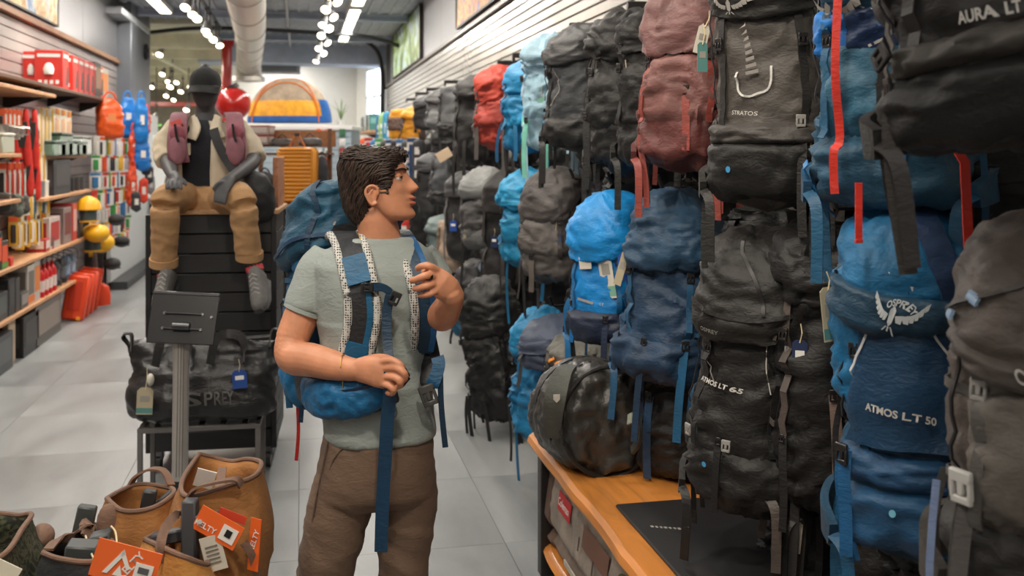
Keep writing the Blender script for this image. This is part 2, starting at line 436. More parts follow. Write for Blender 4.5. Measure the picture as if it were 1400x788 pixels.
tag(hr.build('coiled_cable', pla((24, 24, 26), .5)), 'coil of black cable hung high on the grey end column', 'cable')
# back wall behind the camera
struct(MB().box((-.5, -3.05, 1.98), (5, .1, 3.96)).build('wall_back', m_white, smooth=False))
# ---------------------------------------------------------- side hall seen beyond the left wall's end
m_gceil = mat((206, 202, 180), .7, 0, 'grime', name='hall_ceiling')
hall = MB().box((-5.6, 26, 3.9), (8.2, 17.2, .1)).build('ceiling_hall', m_gceil, smooth=False); struct(hall)
for k in range(7):
    MB().box((-5.6, 19.0 + 2.2 * k, 3.72), (8.2, .14, .26), .006).build('joist', m_gceil, hall, False)
for x in (-7.6, -5.8, -4.2, -2.9):
    MB().tube([(x, 17.6, 3.6), (x + .5, 34, 3.6)], .035, 8).build('sprinkler_pipe', m_gceil, hall)
struct(MB().box((-5.6, 34.6, 1.95), (8.4, .1, 3.9)).build('wall_hall_end', mat((150, 146, 134), .7, 0, 'grime'), None, False))
struct(MB().box((-9.6, 26, 1.95), (.1, 17.2, 3.9)).build('wall_hall_side', mat((160, 156, 146), .7, 0, 'grime'), None, False))
struct(MB().box((-6.2, 17.55, 1.95), (7.0, .1, 3.9)).build('wall_hall_near', m_white, None, False))
struct(MB().box((-1.58, 29.3, 1.95), (.1, 10.6, 3.9)).build('wall_hall_return', m_white, None, False))
m_red = pla((178, 22, 18), .25, coat=.6)
red = MB().box((-4.6, 30.0, 3.04), (6.0, .16, .14), .01).build('beam_red', m_red); tag(red, 'long red painted beam spanning the hall beyond the opening', 'beam')
cp = P(310, 60, 19.6)
rc = thing('support_column', 'red round support column behind the mannequin', 'column', (cp.x, cp.y, 0))
MB().tube([(0, 0, 0), (0, 0, 3.9)], .1, 20).build('shaft', m_red, rc); MB().tube([(0, 0, 3.78), (0, 0, 3.9)], .14, 20).build('cap_plate', m_red, rc); MB().tube([(0, 0, 0), (0, 0, .06)], .15, 20).build('foot_plate', m_red, rc)
# lamp strips
m_tube = mat((255, 240, 214), .4, 0, 'emit', strength=9., name='lamp_diffuser')
m_house = pla((225, 225, 222), .4)
slab = ['far end of the aisle ceiling beside the window', 'far wall ceiling behind the tent, added to brighten the far wall', 'middle of the aisle ceiling above the bag wall', 'near aisle ceiling above the bag wall', 'far left ceiling beside the grey column', 'left ceiling above the shelves', 'ceiling close above the camera', 'near left ceiling above the shelves', 'ceiling behind the camera']
for (x, y, ln, pw), s_ in zip(STRIPS, slab):
    t = thing('strip_lamp', 'long white strip lamp at the ' + s_, 'lamp', (x, y, 3.82), group='ceiling strip lamps')
    MB().box((0, 0, .045), (.2, ln, .07), .008).build('housing', m_house, t); MB().box((0, 0, .006), (.15, ln - .06, .012), .003).build('diffuser', m_tube, t)
    for s in (-1, 1): MB().box((0, s * ln / 2, .04), (.2, .02, .08), .004).build('end_cap', m_house, t)
# track spots
m_blk = pla((26, 26, 28), .45)
m_spotf = mat((255, 236, 205), .4, 0, 'emit', strength=9., name='spot_lens')
def spot_meshes():
    h = MB().tube([(0, 0, 0), (0, 0, -.05), (0, 0, -.1), (0, 0, -.16)], [.026, .04, .052, .06], 14).mesh('lamp_head'); h.materials.append(pla((120, 120, 120), .4))
    l = MB().tube([(0, 0, -.158), (0, 0, -.166)], .055, 14).mesh('lens'); l.materials.append(m_spotf)
    s = MB().tube([(0, 0, 0), (0, 0, .16)], .012, 8).box((0, 0, .17), (.05, .1, .03), .004).mesh('bracket'); s.materials.append(m_blk)
    return h, l, s
SPM = spot_meshes()
def spot(loc, rot, label, group, power=0, sc=1., aim=None):
    if aim is not None: rot = tuple((Vector(aim) - Vector(loc)).to_track_quat('-Z', 'Y').to_euler())
    t = thing('track_spotlight', label, 'spotlight', loc, group=group); t.scale = (sc,) * 3
    b = inst('bracket', SPM[2], t); h = inst('lamp_head', SPM[0], t, rot=rot); inst('lens', SPM[1], h)
    if power:
        ld = bpy.data.lights.new('spot_lamp', 'SPOT'); ld.energy = power; ld.color = (1, .9, .76); ld.spot_size = R(75); ld.spot_blend = .6; ld.shadow_soft_size = .07
        lo = bpy.data.objects.new('spot_lamp', ld); COL.objects.link(lo); lo.parent = t; lo.rotation_euler = rot; lo.location = Vector((0, 0, -.2)) * 1.0
        lo.location = Euler(rot).to_matrix() @ Vector((0, 0, -.19))
def track(x, y0, y1, z, label):
    t = MB().box((x, (y0 + y1) / 2, z + .19), (.04, y1 - y0, .03), .003)
    for k in range(4): t.tube([(x, y0 + (y1 - y0) * (k + .5) / 4, z + .2), (x, y0 + (y1 - y0) * (k + .5) / 4, CEIL)], .008, 6)
    tag(t.build('lighting_track', m_blk), label, 'lighting track')
track(.33, .6, 19.2, 3.5, 'black lighting track above the aisle beside the bag wall')
track(-1.25, 1.0, 16.5, 3.5, 'black lighting track above the aisle beside the duct')
rng = random.Random(3)
ys = [10.8, 11.3, 11.9, 12.6, 13.3, 14.0, 14.8, 15.6, 16.6, 17.6, 18.7]
for i, y in enumerate(ys):
    spot((.33, y, 3.5), (R(rng.uniform(-50, -25)), R(-35 if i % 2 else 20), 0), '%s round spotlight along the aisle track beside the bag wall' % ORD[i], 'spotlights on the aisle track', 30 if i % 2 else 0, 1.)
for i, y in enumerate([12.0, 12.6, 13.1, 14.1, 14.6, 15.6, 16.2]):
    spot((-1.25, y, 3.5), (R(rng.uniform(-50, -25)), R(rng.uniform(-25, 25)), 0), '%s round spotlight along the track beside the duct' % ORD[i], 'spotlights on the duct-side track', 40 if i % 2 else 0, 1.)
for i, (x, y, ry, pw) in enumerate([(.33, 2.2, -34, 34), (.33, 3.4, -36, 66), (.33, 4.6, -38, 100), (.33, 5.9, -38, 115), (.33, 7.4, -38, 130), (.33, 9.2, -38, 130), (-1.25, 4.2, 10, 90), (-1.25, 5.6, 12, 90), (-1.25, 6.4, 38, 110), (-1.25, 8.8, 40, 130), (-1.25, 10.4, 40, 130)]):
    spot((x, y, 3.5), (R(4), R(ry), 0), '%s spotlight on the near track above the picture' % ORD[i], 'near track spotlights', pw, 1.)
spot((.33, .9, 3.5), (0, 0, 0), 'spotlight added to brighten the man from the near aisle track', 'near track spotlights', 120, 1., (.2, 2.85, 1.4))  # this spot and the next are added out of frame to brighten the man
spot((-1.25, 1.4, 3.5), (0, 0, 0), 'spotlight added to brighten the man from the duct-side track', 'near track spotlights', 110, 1., (.1, 2.85, 1.2))
# hall lamps: pendants and spots beyond the opening
hl = [(198, 46, 17.9), (222, 65, 19.5), (225, 88, 24), (233, 104, 24), (230, 124, 27), (236, 110, 22), (250, 118, 26), (258, 142, 23), (214, 155, 23), (196, 62, 21), (244, 96, 27), (262, 108, 29), (240, 130, 29), (210, 112, 27), (270, 118, 31)]
for i, (px, py, d) in enumerate(hl):
    p = P(px, py, d)
    if p.z > 3.75: p.z = 3.7
    MB().tube([p + Vector((0, 0, .2)), (p.x, p.y, 3.86)], .01, 6).build('drop_rod', m_blk, hall)
    spot(p, (R(-35), R(15), 0), '%s small bright spotlight hanging in the hall beyond the opening' % ORD[i], 'hall spotlights', 55 if i % 4 == 0 else 0, 1.2)
for (x, y), s_ in zip(((-3.6, 20.6), (-6.4, 22.6), (-4.4, 26.4), (-6.8, 30.0)), ('nearest the opening', 'along the outer hall wall', 'in the middle of the hall', 'at the far end of the hall')):
    t = thing('strip_lamp', 'warm strip lamp added as fill on the hall ceiling ' + s_, 'lamp', (x, y, 3.56), group='added hall fill lamps')
    MB().box((0, 0, .045), (.24, 2.4, .07), .008).build('housing', m_house, t); MB().box((0, 0, .006), (.18, 2.3, .012), .003).build('diffuser', m_tube, t); MB().tube([(0, 0, .08), (0, 0, .3)], .012, 6).build('drop_rod', m_house, t)
    area('hall_fill_light', (x, y, 3.54), .2, 2.3, 175, (1, .93, .78))  # fill light for the hall; the strip fixtures around it are invented
# ---------------------------------------------------------- printed landscapes
def poster(name, label, X, y0, y1, z0, z1, stops, sx, scale):
    t = thing(name, label, 'poster', (X, (y0 + y1) / 2, (z0 + z1) / 2))
    MB().box((0, 0, 0), (.02, y1 - y0, z1 - z0), .002).build('print', mat((120, 120, 120), .5, 0, 'picture', stops=tuple(stops), scale=scale, name='landscape_print'), t, False)
    f = MB()
    for s in (-1, 1): f.box((0, s * (y1 - y0) / 2, 0), (.04, .02, z1 - z0 + .02)).box((0, 0, s * (z1 - z0) / 2), (.04, y1 - y0, .02))
    f.build('edge_frame', pla((40, 32, 30), .5), t, False)
poster('landscape_poster', 'autumn coloured landscape print high above the bag wall', WX - .02, 7.9, 11.1, 3.12, 3.9, ((.36, (70, 96, 50)), (.45, (190, 100, 34)), (.51, (218, 160, 60)), (.57, (150, 62, 30)), (.66, (90, 140, 190))), 1, 3.4)
poster('landscape_poster', 'green waterfall landscape print high above the far bag wall', WX - .02, 14.6, 19.0, 3.1, 3.9, ((.36, (36, 50, 36)), (.44, (86, 116, 50)), (.51, (150, 170, 84)), (.57, (176, 200, 210)), (.66, (90, 80, 70))), 1, 1.9)
poster('landscape_poster', 'blue and gold canyon print high above the left shelves', LX + .03, 8.6, 11.8, 3.12, 3.9, ((.36, (74, 104, 150)), (.44, (138, 156, 176)), (.5, (206, 184, 140)), (.57, (176, 136, 80)), (.66, (110, 82, 56))), -1, 2.6)

# ============================================================ BAG LIBRARY
def lerp_prof(prof, v):
    for i in range(len(prof) - 1):
        a, b = prof[i], prof[i + 1]
        if v <= b[0] or i == len(prof) - 2:
            t = max(0., min(1., (v - a[0]) / (b[0] - a[0]))); t = t * t * (3 - 2 * t)
            return [a[k] + (b[k] - a[k]) * t for k in range(1, len(a))]
class Shell:
    """soft closed bag form: u around (0 = front centre, + to the viewer's right), v up; local front is -Y"""
    def __init__(s, W, D, H, prof=None, n=2.7, wr=.01, seed=0, rb=.1, rt=.1, z0=0., fold=(1., 1., 1.6), fq=7., shear=0.):
        s.shear = shear
        s.W, s.D, s.H, s.n, s.wr, s.rb, s.rt, s.z0, s.fold, s.fq = W, D, H, n, wr, rb, rt, z0, fold, fq
        s.prof = prof or [(0, .86, .84, 0), (.18, .98, 1., 0), (.45, 1., 1., 0), (.75, .97, .9, 0), (1, .86, .76, 0)]
        s.sd = Vector((seed * 7.31 % 50, seed * 3.17 % 50, seed * 1.73 % 50))
    def raw(s, u, v):
        w, d, yo = lerp_prof(s.prof, v)
        e = 1.
        if v < s.rb: q = 1 - v / s.rb; e = math.sqrt(max(.004, 1 - q * q))
        elif v > 1 - s.rt: q = 1 - (1 - v) / s.rt; e = math.sqrt(max(.004, 1 - q * q))
        a = 2 * math.pi * u; sx, cy = math.sin(a), math.cos(a); p = 2. / s.n
        x = math.copysign(abs(sx) ** p, sx) * w * e * s.W / 2; y = -math.copysign(abs(cy) ** p, cy) * d * e * s.D / 2 + yo * s.D
        if s.wr: x += s.W * .07 * noise.noise(Vector((v * 2.6 + s.sd.x, s.sd.y, 0))); y += s.D * .07 * noise.noise(Vector((v * 2.9 + s.sd.y, 3.1, s.sd.x)))
        return Vector((x, y, s.z0 + s.H * v + s.shear * y))
    def nrm(s, u, v):
        h = .004; v0, v1 = max(.002, v - h), min(.998, v + h)
        n = (s.raw(u + h, v) - s.raw(u - h, v)).cross(s.raw(u, v1) - s.raw(u, v0))
        return n.normalized() if n.length > 1e-12 else Vector((0, 0, 1 if v > .5 else -1))
    def wrk(s, p):
        if not s.wr: return 0.
        f = s.fq; q = Vector((p.x * f * s.fold[0], p.y * f * s.fold[1], p.z * f * s.fold[2])) + s.sd
        wv = Vector((noise.noise(q * .7), noise.noise(q * .7 + Vector((9, 0, 0))), noise.noise(q * .7 + Vector((0, 9, 0)))))
        q2 = q + wv * .9; k = .5 + .5 * math.sin(s.sd.x); q2 = Vector((q2.x + q2.z * (k - .5) * 1.6, q2.y, q2.z))
        a = noise.noise(q); b = 1 - abs(noise.noise(q2 * 1.7 + Vector((5, 5, 5)))) * 2.4; c = 1 - abs(noise.noise(q2 * 3.6)) * 2.4; d = noise.noise(q2 * 7.)
        return s.wr * (a * .9 + max(-.6, b) * .75 + max(-.6, c) * .38 + d * .16 - .45)
    def pt(s, u, v, off=0.):
        v = max(.001, min(.999, v)); p = s.raw(u, v); return p + s.nrm(u, v) * (s.wrk(p) + off)
    def mesh(s, mb, nu=40, nv=30):
        def fnc(a, b): return s.pt(a, .5 - .5 * math.cos(math.pi * b) if False else b)
        o = len(mb.v); mb.ang = 85; mb.grid(fnc, nu, nv, True)
        mb.f.append(tuple(o + i for i in range(nu))[::-1]); mb.f.append(tuple(o + nv * nu + i for i in range(nu))); return mb
    def patch(s, mb, u0, u1, v0, v1, th=.012, nu=14, nv=12, edge=.22, skew=0.):
        nu = int(nu * 1.8); nv = int(nv * 1.8); th += .005; mb.ang = 85
        def fnc(a, b):
            e = min(a, 1 - a, b, 1 - b) / edge; e = min(1., e); e = math.sin(e * math.pi / 2)
            return s.pt(u0 + (u1 - u0) * a, v0 + (v1 - v0) * b + skew * (a - .5), -.006 + (th + .006) * e)
        return mb.grid(fnc, nu, nv)
    def strap(s, mb, uv, w=.025, off=.006, th=.003, n=6):
        pts = smoothpath([(a, b, 0) for a, b in uv], n) if len(uv) > 2 else [Vector((uv[0][0] + (uv[1][0] - uv[0][0]) * k / n, uv[0][1] + (uv[1][1] - uv[0][1]) * k / n, 0)) for k in range(n + 1)]
        path = [s.pt(p.x, p.y, off) for p in pts]; nn = [s.nrm(p.x, p.y) for p in pts]
        wd = []
        for i in range(len(path)):
            t = path[min(i + 1, len(path) - 1)] - path[max(i - 1, 0)]; wd.append(nn[i].cross(t))
        return mb.ribbon(path, w, th, wd)
    def surf(s, uc, vc, rot=0., off=.003, flat=None):
        h = .01; a = (s.raw(uc + h, vc) - s.raw(uc - h, vc)).length / (2 * h); b = s.H; c_, s_ = math.cos(rot), math.sin(rot)
        uv = lambda x, y: (uc + (x * c_ - y * s_) / a, max(.002, min(.998, vc + (x * s_ + y * c_) / b)))
        if flat:
            hi = max(s.wrk(s.raw(*uv(x, y))) for x, y in flat); return lambda x, y: s.raw(*uv(x, y)) + s.nrm(*uv(x, y)) * (hi + off)
        return lambda x, y: s.pt(*uv(x, y), off)
    def text(s, txt, uc, vc, size, m, parent, rot=0., name='lettering', bend=0., bold=0.):
        me = textmesh(txt, size, bold=bold); f = s.surf(uc, vc, rot, flat=[(v.co.x, v.co.y) for v in me.vertices])
        for v in me.vertices:
            x, y = v.co.x, v.co.y
            if bend: a = x / bend; x, y = math.sin(a) * (bend + y), math.cos(a) * (bend + y) - bend
            v.co = f(x, y)
        return meshobj(name, me, m, parent)
    def decal(s, polys, uc, vc, m, parent, rot=0., name='emblem', off=.005):
        f = s.surf(uc, vc, rot, off, flat=[q for pl in polys for q in pl]); mb = MB()
        for pl in polys: mb.add([f(x, y) for x, y in pl], [tuple(range(len(pl)))])
        return mb.build(name, m, parent, False)
    def frame(s, u, v, off=0.):
        """matrix with Y = outward normal, Z = up along the surface"""
        n = s.nrm(u, v); x = s.raw(u + .01, v) - s.raw(u - .01, v); x = (x - n * x.dot(n)).normalized(); z = x.cross(-n)
        p = s.pt(u, v, off); return Matrix(((x.x, -n.x, z.x, p.x), (x.y, -n.y, z.y, p.y), (x.z, -n.z, z.z, p.z), (0, 0, 0, 1)))
_bk = {}
def buckle_mesh(m, sc=1.):
    key = (m.name, sc)
    if key not in _bk:
        b = MB(); b.box((0, -.004, .013), (.032, .009, .016), .002); b.box((0, -.004, -.016), (.03, .008, .01), .002)
        for s_ in (-1, 1): b.box((s_ * .013, -.004, -.002), (.006, .008, .026), .0015)
        b.box((0, -.005, 0), (.009, .006, .02), .0015)
        b.v = [(x * sc, y * sc, z * sc) for x, y, z in b.v]
        me = b.mesh('buckle'); me.materials.append(m); _bk[key] = me
    return _bk[key]
m_buck = pla((34, 32, 32), .35)
m_buckg = pla((150, 148, 144), .35)
m_card = {'blue': pla((34, 74, 150), .5), 'white': pla((206, 200, 186), .6), 'kraft': pla((178, 166, 138), .7), 'green': pla((118, 168, 146), .6), 'teal': pla((84, 132, 128), .6), 'dark': pla((36, 48, 84), .5)}
m_cordw = pla((214, 196, 158), .7)
def hangtag(parent, p, col='white', w=.035, h=.07, cord=.05, lean=(0, 0, 0), band=None, name='price_tag'):
    """card hanging on a cord: p is the tie point in the parent's space"""
    M = Matrix.Translation(p) @ Euler(lean).to_matrix().to_4x4()
    ch = min(w, h) * .22; z0 = -cord; poly = [(-w / 2, z0 - h), (w / 2, z0 - h), (w / 2, z0 - ch), (w / 2 - ch, z0), (-w / 2 + ch, z0), (-w / 2, z0 - ch)]
    t = MB().prism(poly, .002, M).build(name, m_card[col], parent, False)
    MB().tube([M @ Vector((.002, 0, .004)), M @ Vector((.006, -.003, -cord * .5)), M @ Vector((0, -.002, z0 - h * .08))], .0018, 6).build('cord', m_cordw, t)
    if band: MB().box((0, 0, z0 - h * .86), (w * .99, .003, h * .2), 0, M).build('print_band', m_card[band], t, False)
    MB().box((0, -.0004, z0 - h * .42), (w * .6, .003, h * .22), 0, M).build('printed_panel', pla((235, 232, 226) if col in ('blue', 'dark') else (150, 146, 138), .6), t, False)
    return t
def tail(mb, p, L, w=.022, out=Vector((0, -1, 0)), sway=0., th=.0022, wdir=Vector((1, 0, 0)), n=8, drift=0.):
    path = []
    for k in range(n + 1):
        t = k / n; path.append(Vector(p) + Vector(out) * (.012 * math.sin(min(1, t * 3) * math.pi / 2)) + Vector((sway * math.sin(t * 2.6) + drift * t, 0, -L * t)))
    return mb.ribbon(path, w, th, wdir)
def pack(label, base, rz, H, W, D, col, lid=None, lidh=.22, pocket=None, bottom=None, side=None, strap=(40, 38, 36), tails=(), seed=0, detail=2, group='packs hung on the bag wall', cat='backpack', name='backpack', tags=(), wr=.011, tilt=(0, 0), lidtilt=10, rough=.6, prof=None, belt=None, mesh_edge=False, shoulder=True, buckm=None, frontpad=None, bump=.55, res=1.):
    """a hanging pack; returns (root, shell, lid_shell, lid_object)"""
    t = thing(name, label, cat, base, group=group, rot=(R(tilt[0]), R(tilt[1]), rz)); rg = random.Random(seed * 13 + 5)
    strap = tone(strap); fm = lambda c: fab(tone(c), rough, bump=bump)
    lid_h = H * lidh if lid else 0.
    S = Shell(W, D, H - lid_h * .5, prof, wr=wr * (1.5 if detail > 1 else 1.8), seed=seed, fold=(1.25, 1.1, 1.15), fq=8., rb=.13, rt=.05)
    q = res * (1.7 if detail >= 2 else .95)
    S.mesh(MB(), int(34 * q), int(26 * q)).build('body', fm(col), t, angle=78)
    LS = lo = None
    if lid:
        LS = Shell(W * 1.03, D * 1.08, lid_h * 1.08, [(0, .97, .98, 0), (.35, 1.02, 1.02, 0), (.7, .94, .93, .01), (1, .7, .66, .03)], n=2.9, wr=wr * 1.2, seed=seed + 3, rb=.1, rt=.4, fold=(1.3, .8, 1.2), shear=.28)
        lo = LS.mesh(MB(), int(36 * q), int(20 * q)).build('lid', fm(lid), t, angle=78); lo.location = (0, -D * .03, H - lid_h * 1.06); lo.rotation_euler = (R(lidtilt * .5), R(rg.uniform(-5, 5)), 0)
    sm = fab(strap, .55, bump=.1)
    if pocket: S.patch(MB(), -.155, .155, .3, .74, .022).build('front_pocket', fm(pocket), t)
    if bottom:
        S.patch(MB(), -.3, .3, .03, .3, .02, 22, 10).build('bottom_compartment', fm(bottom), t)
    if side and detail >= 1:
        for s_ in (-1, 1): S.patch(MB(), s_ * .27 - .075, s_ * .27 + .075, .06, .42, .016, 10, 10).build('side_pocket', fm(side), t)
    if detail >= 1:
        for s_ in (-1, 1):
            mb = S.strap(MB(), [(s_ * .1, .86), (s_ * .105, .6), (s_ * .11, .3)], .022 if detail > 1 else .03, .024 if pocket else .008)
            st = mb.build('compression_strap', sm, t)
            if detail >= 2:
                b = inst('buckle', buckle_mesh(buckm or m_buck, .85), st); b.matrix_basis = S.frame(s_ * .105, .70, .03 if pocket else .012)
        if detail >= 2:
            for s_ in (-1, 1):
                for vv in (.36, .68): S.strap(MB(), [(s_ * .14, vv), (s_ * .25, vv + .02), (s_ * .36, vv - .02)], .016, .008).build('side_strap', sm, t)
                S.strap(MB(), [(s_ * .16, .95), (s_ * .17, .7), (s_ * .17, .45)], .007, .012, .004).build('zip', pla((24, 24, 26), .4), t)
    if shoulder and detail >= 1:
        for s_ in (-1, 1):
            x = s_ * W * .2; y = D / 2
            path = smoothpath([(x * .8, y - .01, H * .84), (x * 1.2, y + .05, H * .8), (x * 1.6, y + .09, H * .55), (x * 1.9, y + .06, H * .3), (x * 1.9, y - .01, H * .16)])
            so = MB().ribbon(path, .06, .016, Vector((1, -.5 * s_, 0))).build('shoulder_strap', fab(strap, .6), t)
            if mesh_edge: MB().ribbon([p + Vector((s_ * .004, -.004, 0)) for p in path], .072, .01, Vector((1, -.5 * s_, 0))).build('mesh_padding', mat((196, 192, 184), .8, 0, 'mesh'), so)
        MB().tube([(x, D * .42, H * .83 + z) for x, z in [(.035 * math.cos(a), .06 * math.sin(a)) for a in [math.pi * k / 8 for k in range(9)]]], .006, 6).build('haul_loop', sm, t)
    if belt and detail >= 1:
        for s_ in (-1, 1):
            path = smoothpath([(s_ * W * .46, D * .36, H * .13), (s_ * W * .62, D * .22, H * .12), (s_ * W * .66, -D * .06, H * .1), (s_ * W * .58, -D * .3, H * .07)])
            bo = MB().ribbon(path, [.1 - .0028 * k for k in range(len(path))], .018, Vector((0, 0, 1))).build('hip_belt', fab(tone(belt), .6), t)
            MB().ribbon(smoothpath([path[-1], path[-1] + Vector((-s_ * .03, -.03, -.04)), path[-1] + Vector((-s_ * .03, -.03, -.2))]), .026, .003, Vector((1, 0, 0))).build('belt_webbing', sm, bo)
    if detail >= 1 and shoulder:      # loose dark webbing every hung pack trails
        for k in range(6 if detail > 1 else 3):
            uu = rg.choice((-1, 1)) * rg.uniform(.14, .34); vv = rg.uniform(.12, .5); tail(MB(), S.pt(uu, vv, .012), rg.uniform(.14, .42), rg.uniform(.010, .024), S.nrm(uu, vv), rg.uniform(-.02, .02), drift=rg.uniform(-.03, .03)).build('webbing', sm if k % 3 else fab((24, 23, 23), .6, bump=.1), t)
    for k, tl in enumerate(tails):
        u, v, L, w, cc = tl[:5]; mt = fab(tone(cc), .55, bump=.1)
        p = S.pt(u, v, .014)
        o = tail(MB(), p, L, w, S.nrm(u, v), rg.uniform(-.012, .012), drift=tl[5] if len(tl) > 5 else 0.).build('webbing', mt, t)
        if detail >= 2:
            b = inst('buckle', buckle_mesh(buckm or m_buck, w / .036), o); b.matrix_basis = S.frame(u, v, .02)
    for tg in tags: hangtag(t, S.pt(tg[0], tg[1], .02), *tg[2:3], **(tg[3] if len(tg) > 3 else {}))
    return t, S, LS, lo
def tone(c):
    mx, mn = max(c), min(c)
    if mx < 62: return tuple(int(v * .58) for v in c)
    if mx - mn < 22: return tuple(int(v * .84) for v in c)
    if c[2] == mx and c[2] - c[0] > 45: return (int(c[0] * (.66 if mx > 130 else .9)), int(c[1] * .98), int(c[2] * .9))
    return tuple(int(v * (.90 if v < mx else .96)) for v in c)
def bbox_at(x0, y0, x1, y1, X):
    """place a pack so that its box in the photograph is met at wall distance X: base point, height, width"""
    xc = (x0 + x1) / 2; d = X / ((xc - 700) / F * CO + SI); s = F / d
    return P(xc, y1, d), (y1 - y0) / s, (x1 - x0) / s

# ============================================================ RIGHT BAG WALL
BLK = (35, 32, 31); BLK2 = (26, 24, 24); CHAR = (64, 60, 57)
m_print = pla((196, 192, 186), .5); m_printd = pla((150, 146, 140), .5)
m_dot = pla((70, 150, 200), .4)
def dot(S, u, v, parent, m=m_dot, r=.006): S.decal([[(r * math.cos(a), r * 1.3 * math.sin(a)) for a in [2 * math.pi * k / 10 for k in range(10)]]], u, v, m, parent, name='logo_mark', off=.03)
def wings(sc=1.):
    pl = []
    for s_ in (-1, 1):
        for k in range(6):
            a0 = .1 + k * .17; x = s_ * (.006 + .0065 * k); y = .006 + .0016 * k * k * .5
            pl.append([(x, y - .004), (x + s_ * .0075, y - .002 + .0012 * k), (x + s_ * .0085, y - .013 + .001 * k), (x + s_ * .003, y - .012)])
    pl.append([(-.005, .008), (0, .014), (.005, .008), (.004, -.008), (0, -.013), (-.004, -.008)])
    for x in (-.004, 0, .004): pl.append([(x - .0015, -.013), (x + .0015, -.013), (x * 2.4 + .0015, -.02), (x * 2.4 - .0015, -.02)])
    return [[(x * sc, y * sc) for x, y in p] for p in pl]
# --- 1 black pack with lettering, lower row
b, H, W = bbox_at(945, 318, 1100, 700, 1.27)
t, S, LS, lo = pack('black pack with ATMOS LT 65 lettering hanging over the wooden bench', b, R(-45), H, .30, .27, BLK, lid=(50, 45, 42), lidh=.3, bottom=(32, 30, 29), side=(38, 36, 35), strap=(36, 34, 33), seed=11, detail=2, lidtilt=16, mesh_edge=True, belt=(38, 36, 35), wr=.013, tails=((.13, .30, .36, .026, (36, 34, 33)), (-.02, .34, .2, .02, (36, 34, 33))), tags=(), tilt=(0, 3))
S.text('ATMOS LT 65', -.05, .56, .019, m_print, t, R(-6), bold=.0006)
for s_, uu in ((-1, -.1), (1, .055)): S.strap(MB(), [(uu, .78), (uu + s_ * .004, .66), (uu + .03, .56)], .003, .006, .002).build('piping', m_printd, t)
dot(S, -.06, .24, t)
for uu, vv in ((-.11, .36), (.0, .34)):
    o = inst('buckle', buckle_mesh(m_buckg, .8), t); o.matrix_basis = S.frame(uu, vv, .03)
o = inst('buckle', buckle_mesh(m_buckg, 1.), t); o.matrix_basis = S.frame(.12, .73, .03)
S.strap(MB(), [(.125, .73), (.13, .5), (.135, .25)], .03, .014).build('webbing', fab((30, 28, 28), .55), t)
for k, (du, L, cc) in enumerate(((.19, .34, (168, 158, 142)), (.165, .5, (40, 38, 37)), (.215, .44, (46, 43, 41)))): tail(MB(), S.pt(du, .42, .03), L, .026, S.nrm(du, .42), .01).build('webbing', fab(cc, .6, bump=.1), t)
LS.strap(MB(), [(-.2, .35), (-.1, .38), (0, .36), (.1, .38), (.2, .35)], .012, .004, .004).build('lid_piping', fab((34, 32, 31), .5), lo)
LS.strap(MB(), [(-.02, .95), (.04, .7), (.05, .4)], .01, .004, .004).build('lid_zip', pla((26, 24, 24), .4), lo)
LS.text('OSPREY', -.06, .2, .016, m_printd, lo)
hangtag(t, S.pt(.135, .72, .03), 'blue', .02, .07, .02)
# --- 2 black pack behind it
b, H, W = bbox_at(1078, 300, 1172, 700, 1.42)
t, S, LS, lo = pack('slim black pack with tan webbing hanging between the two lettered packs', b, R(-30), H, .26, .26, BLK2, lid=BLK2, lidh=.22, side=(48, 42, 40), strap=(92, 82, 76), seed=12, detail=2, belt=BLK2, wr=.016, tails=((.02, .5, .34, .028, (128, 112, 102)), (.14, .3, .42, .03, (132, 116, 106)), (-.1, .32, .25, .02, (44, 40, 40))))
hangtag(t, S.pt(-.05, .74, .03), 'dark', .04, .09, .04)
# --- 3 blue pack with lettering
b, H, W = bbox_at(1165, 285, 1335, 758, 1.30)
BLU = (24, 98, 156); NAV = (20, 60, 92); NAV2 = (24, 74, 112)
t, S, LS, lo = pack('blue and navy pack with OSPREY bird emblem and ATMOS LT 50 lettering', b, R(-35), H, .275, .26, NAV, lid=BLU, lidh=.26, strap=(24, 84, 130), seed=21, detail=2, lidtilt=8, belt=NAV, wr=.009, tilt=(0, -2), side=NAV2)
for s_ in (-1, 1): S.patch(MB(), s_ * .15 - .1, s_ * .15 + .1, .5, .97, .012, 12, 12, .12).build('side_panel', fab(tone(BLU), .55), t)
def dia(a, b_): return (a, b_)
def kite(u, v):  # dark centre kite
    vv = .40 + .55 * v; ww = .035 + .13 * (1 - v); return S.pt((u - .5) * 2 * ww, vv, .022)
MB().grid(kite, 14, 12).build('front_panel', fab(NAV, .5), t)
for s_ in (-1, 1):
    S.strap(MB(), [(s_ * .01, .95), (s_ * .05 - .005, .78), (s_ * .115, .62)], .005, .027, .002).build('piping', pla((205, 205, 205), .4), t)
S.text('ATMOS LT 50', -.02, .52, .021, m_print, t, R(-10), bold=.0006).location = (0, -.02, 0)
S.patch(MB(), -.28, .28, .06, .27, .022, 22, 10).build('bottom_compartment', fab(NAV2, .6), t)
S.patch(MB(), -.26, .26, .26, .38, .018, 22, 8, .3, skew=-.05).build('compression_flap', fab((22, 66, 102), .6), t)
for uu, vv, L in ((-.13, .38, .22), (.06, .33, .36)):
    o = tail(MB(), S.pt(uu, vv, .034), L, .026, S.nrm(uu, vv), .004).build('webbing', fab((26, 92, 142), .5, bump=.1), t); bo = inst('buckle', buckle_mesh(m_buck, 1.05), o); bo.matrix_basis = S.frame(uu, vv - .01, .04)
o = tail(MB(), S.pt(-.16, .38, .03), .24, .024, S.nrm(-.16, .38), -.01, drift=.03).build('webbing', fab((26, 92, 142), .5, bump=.1), t)
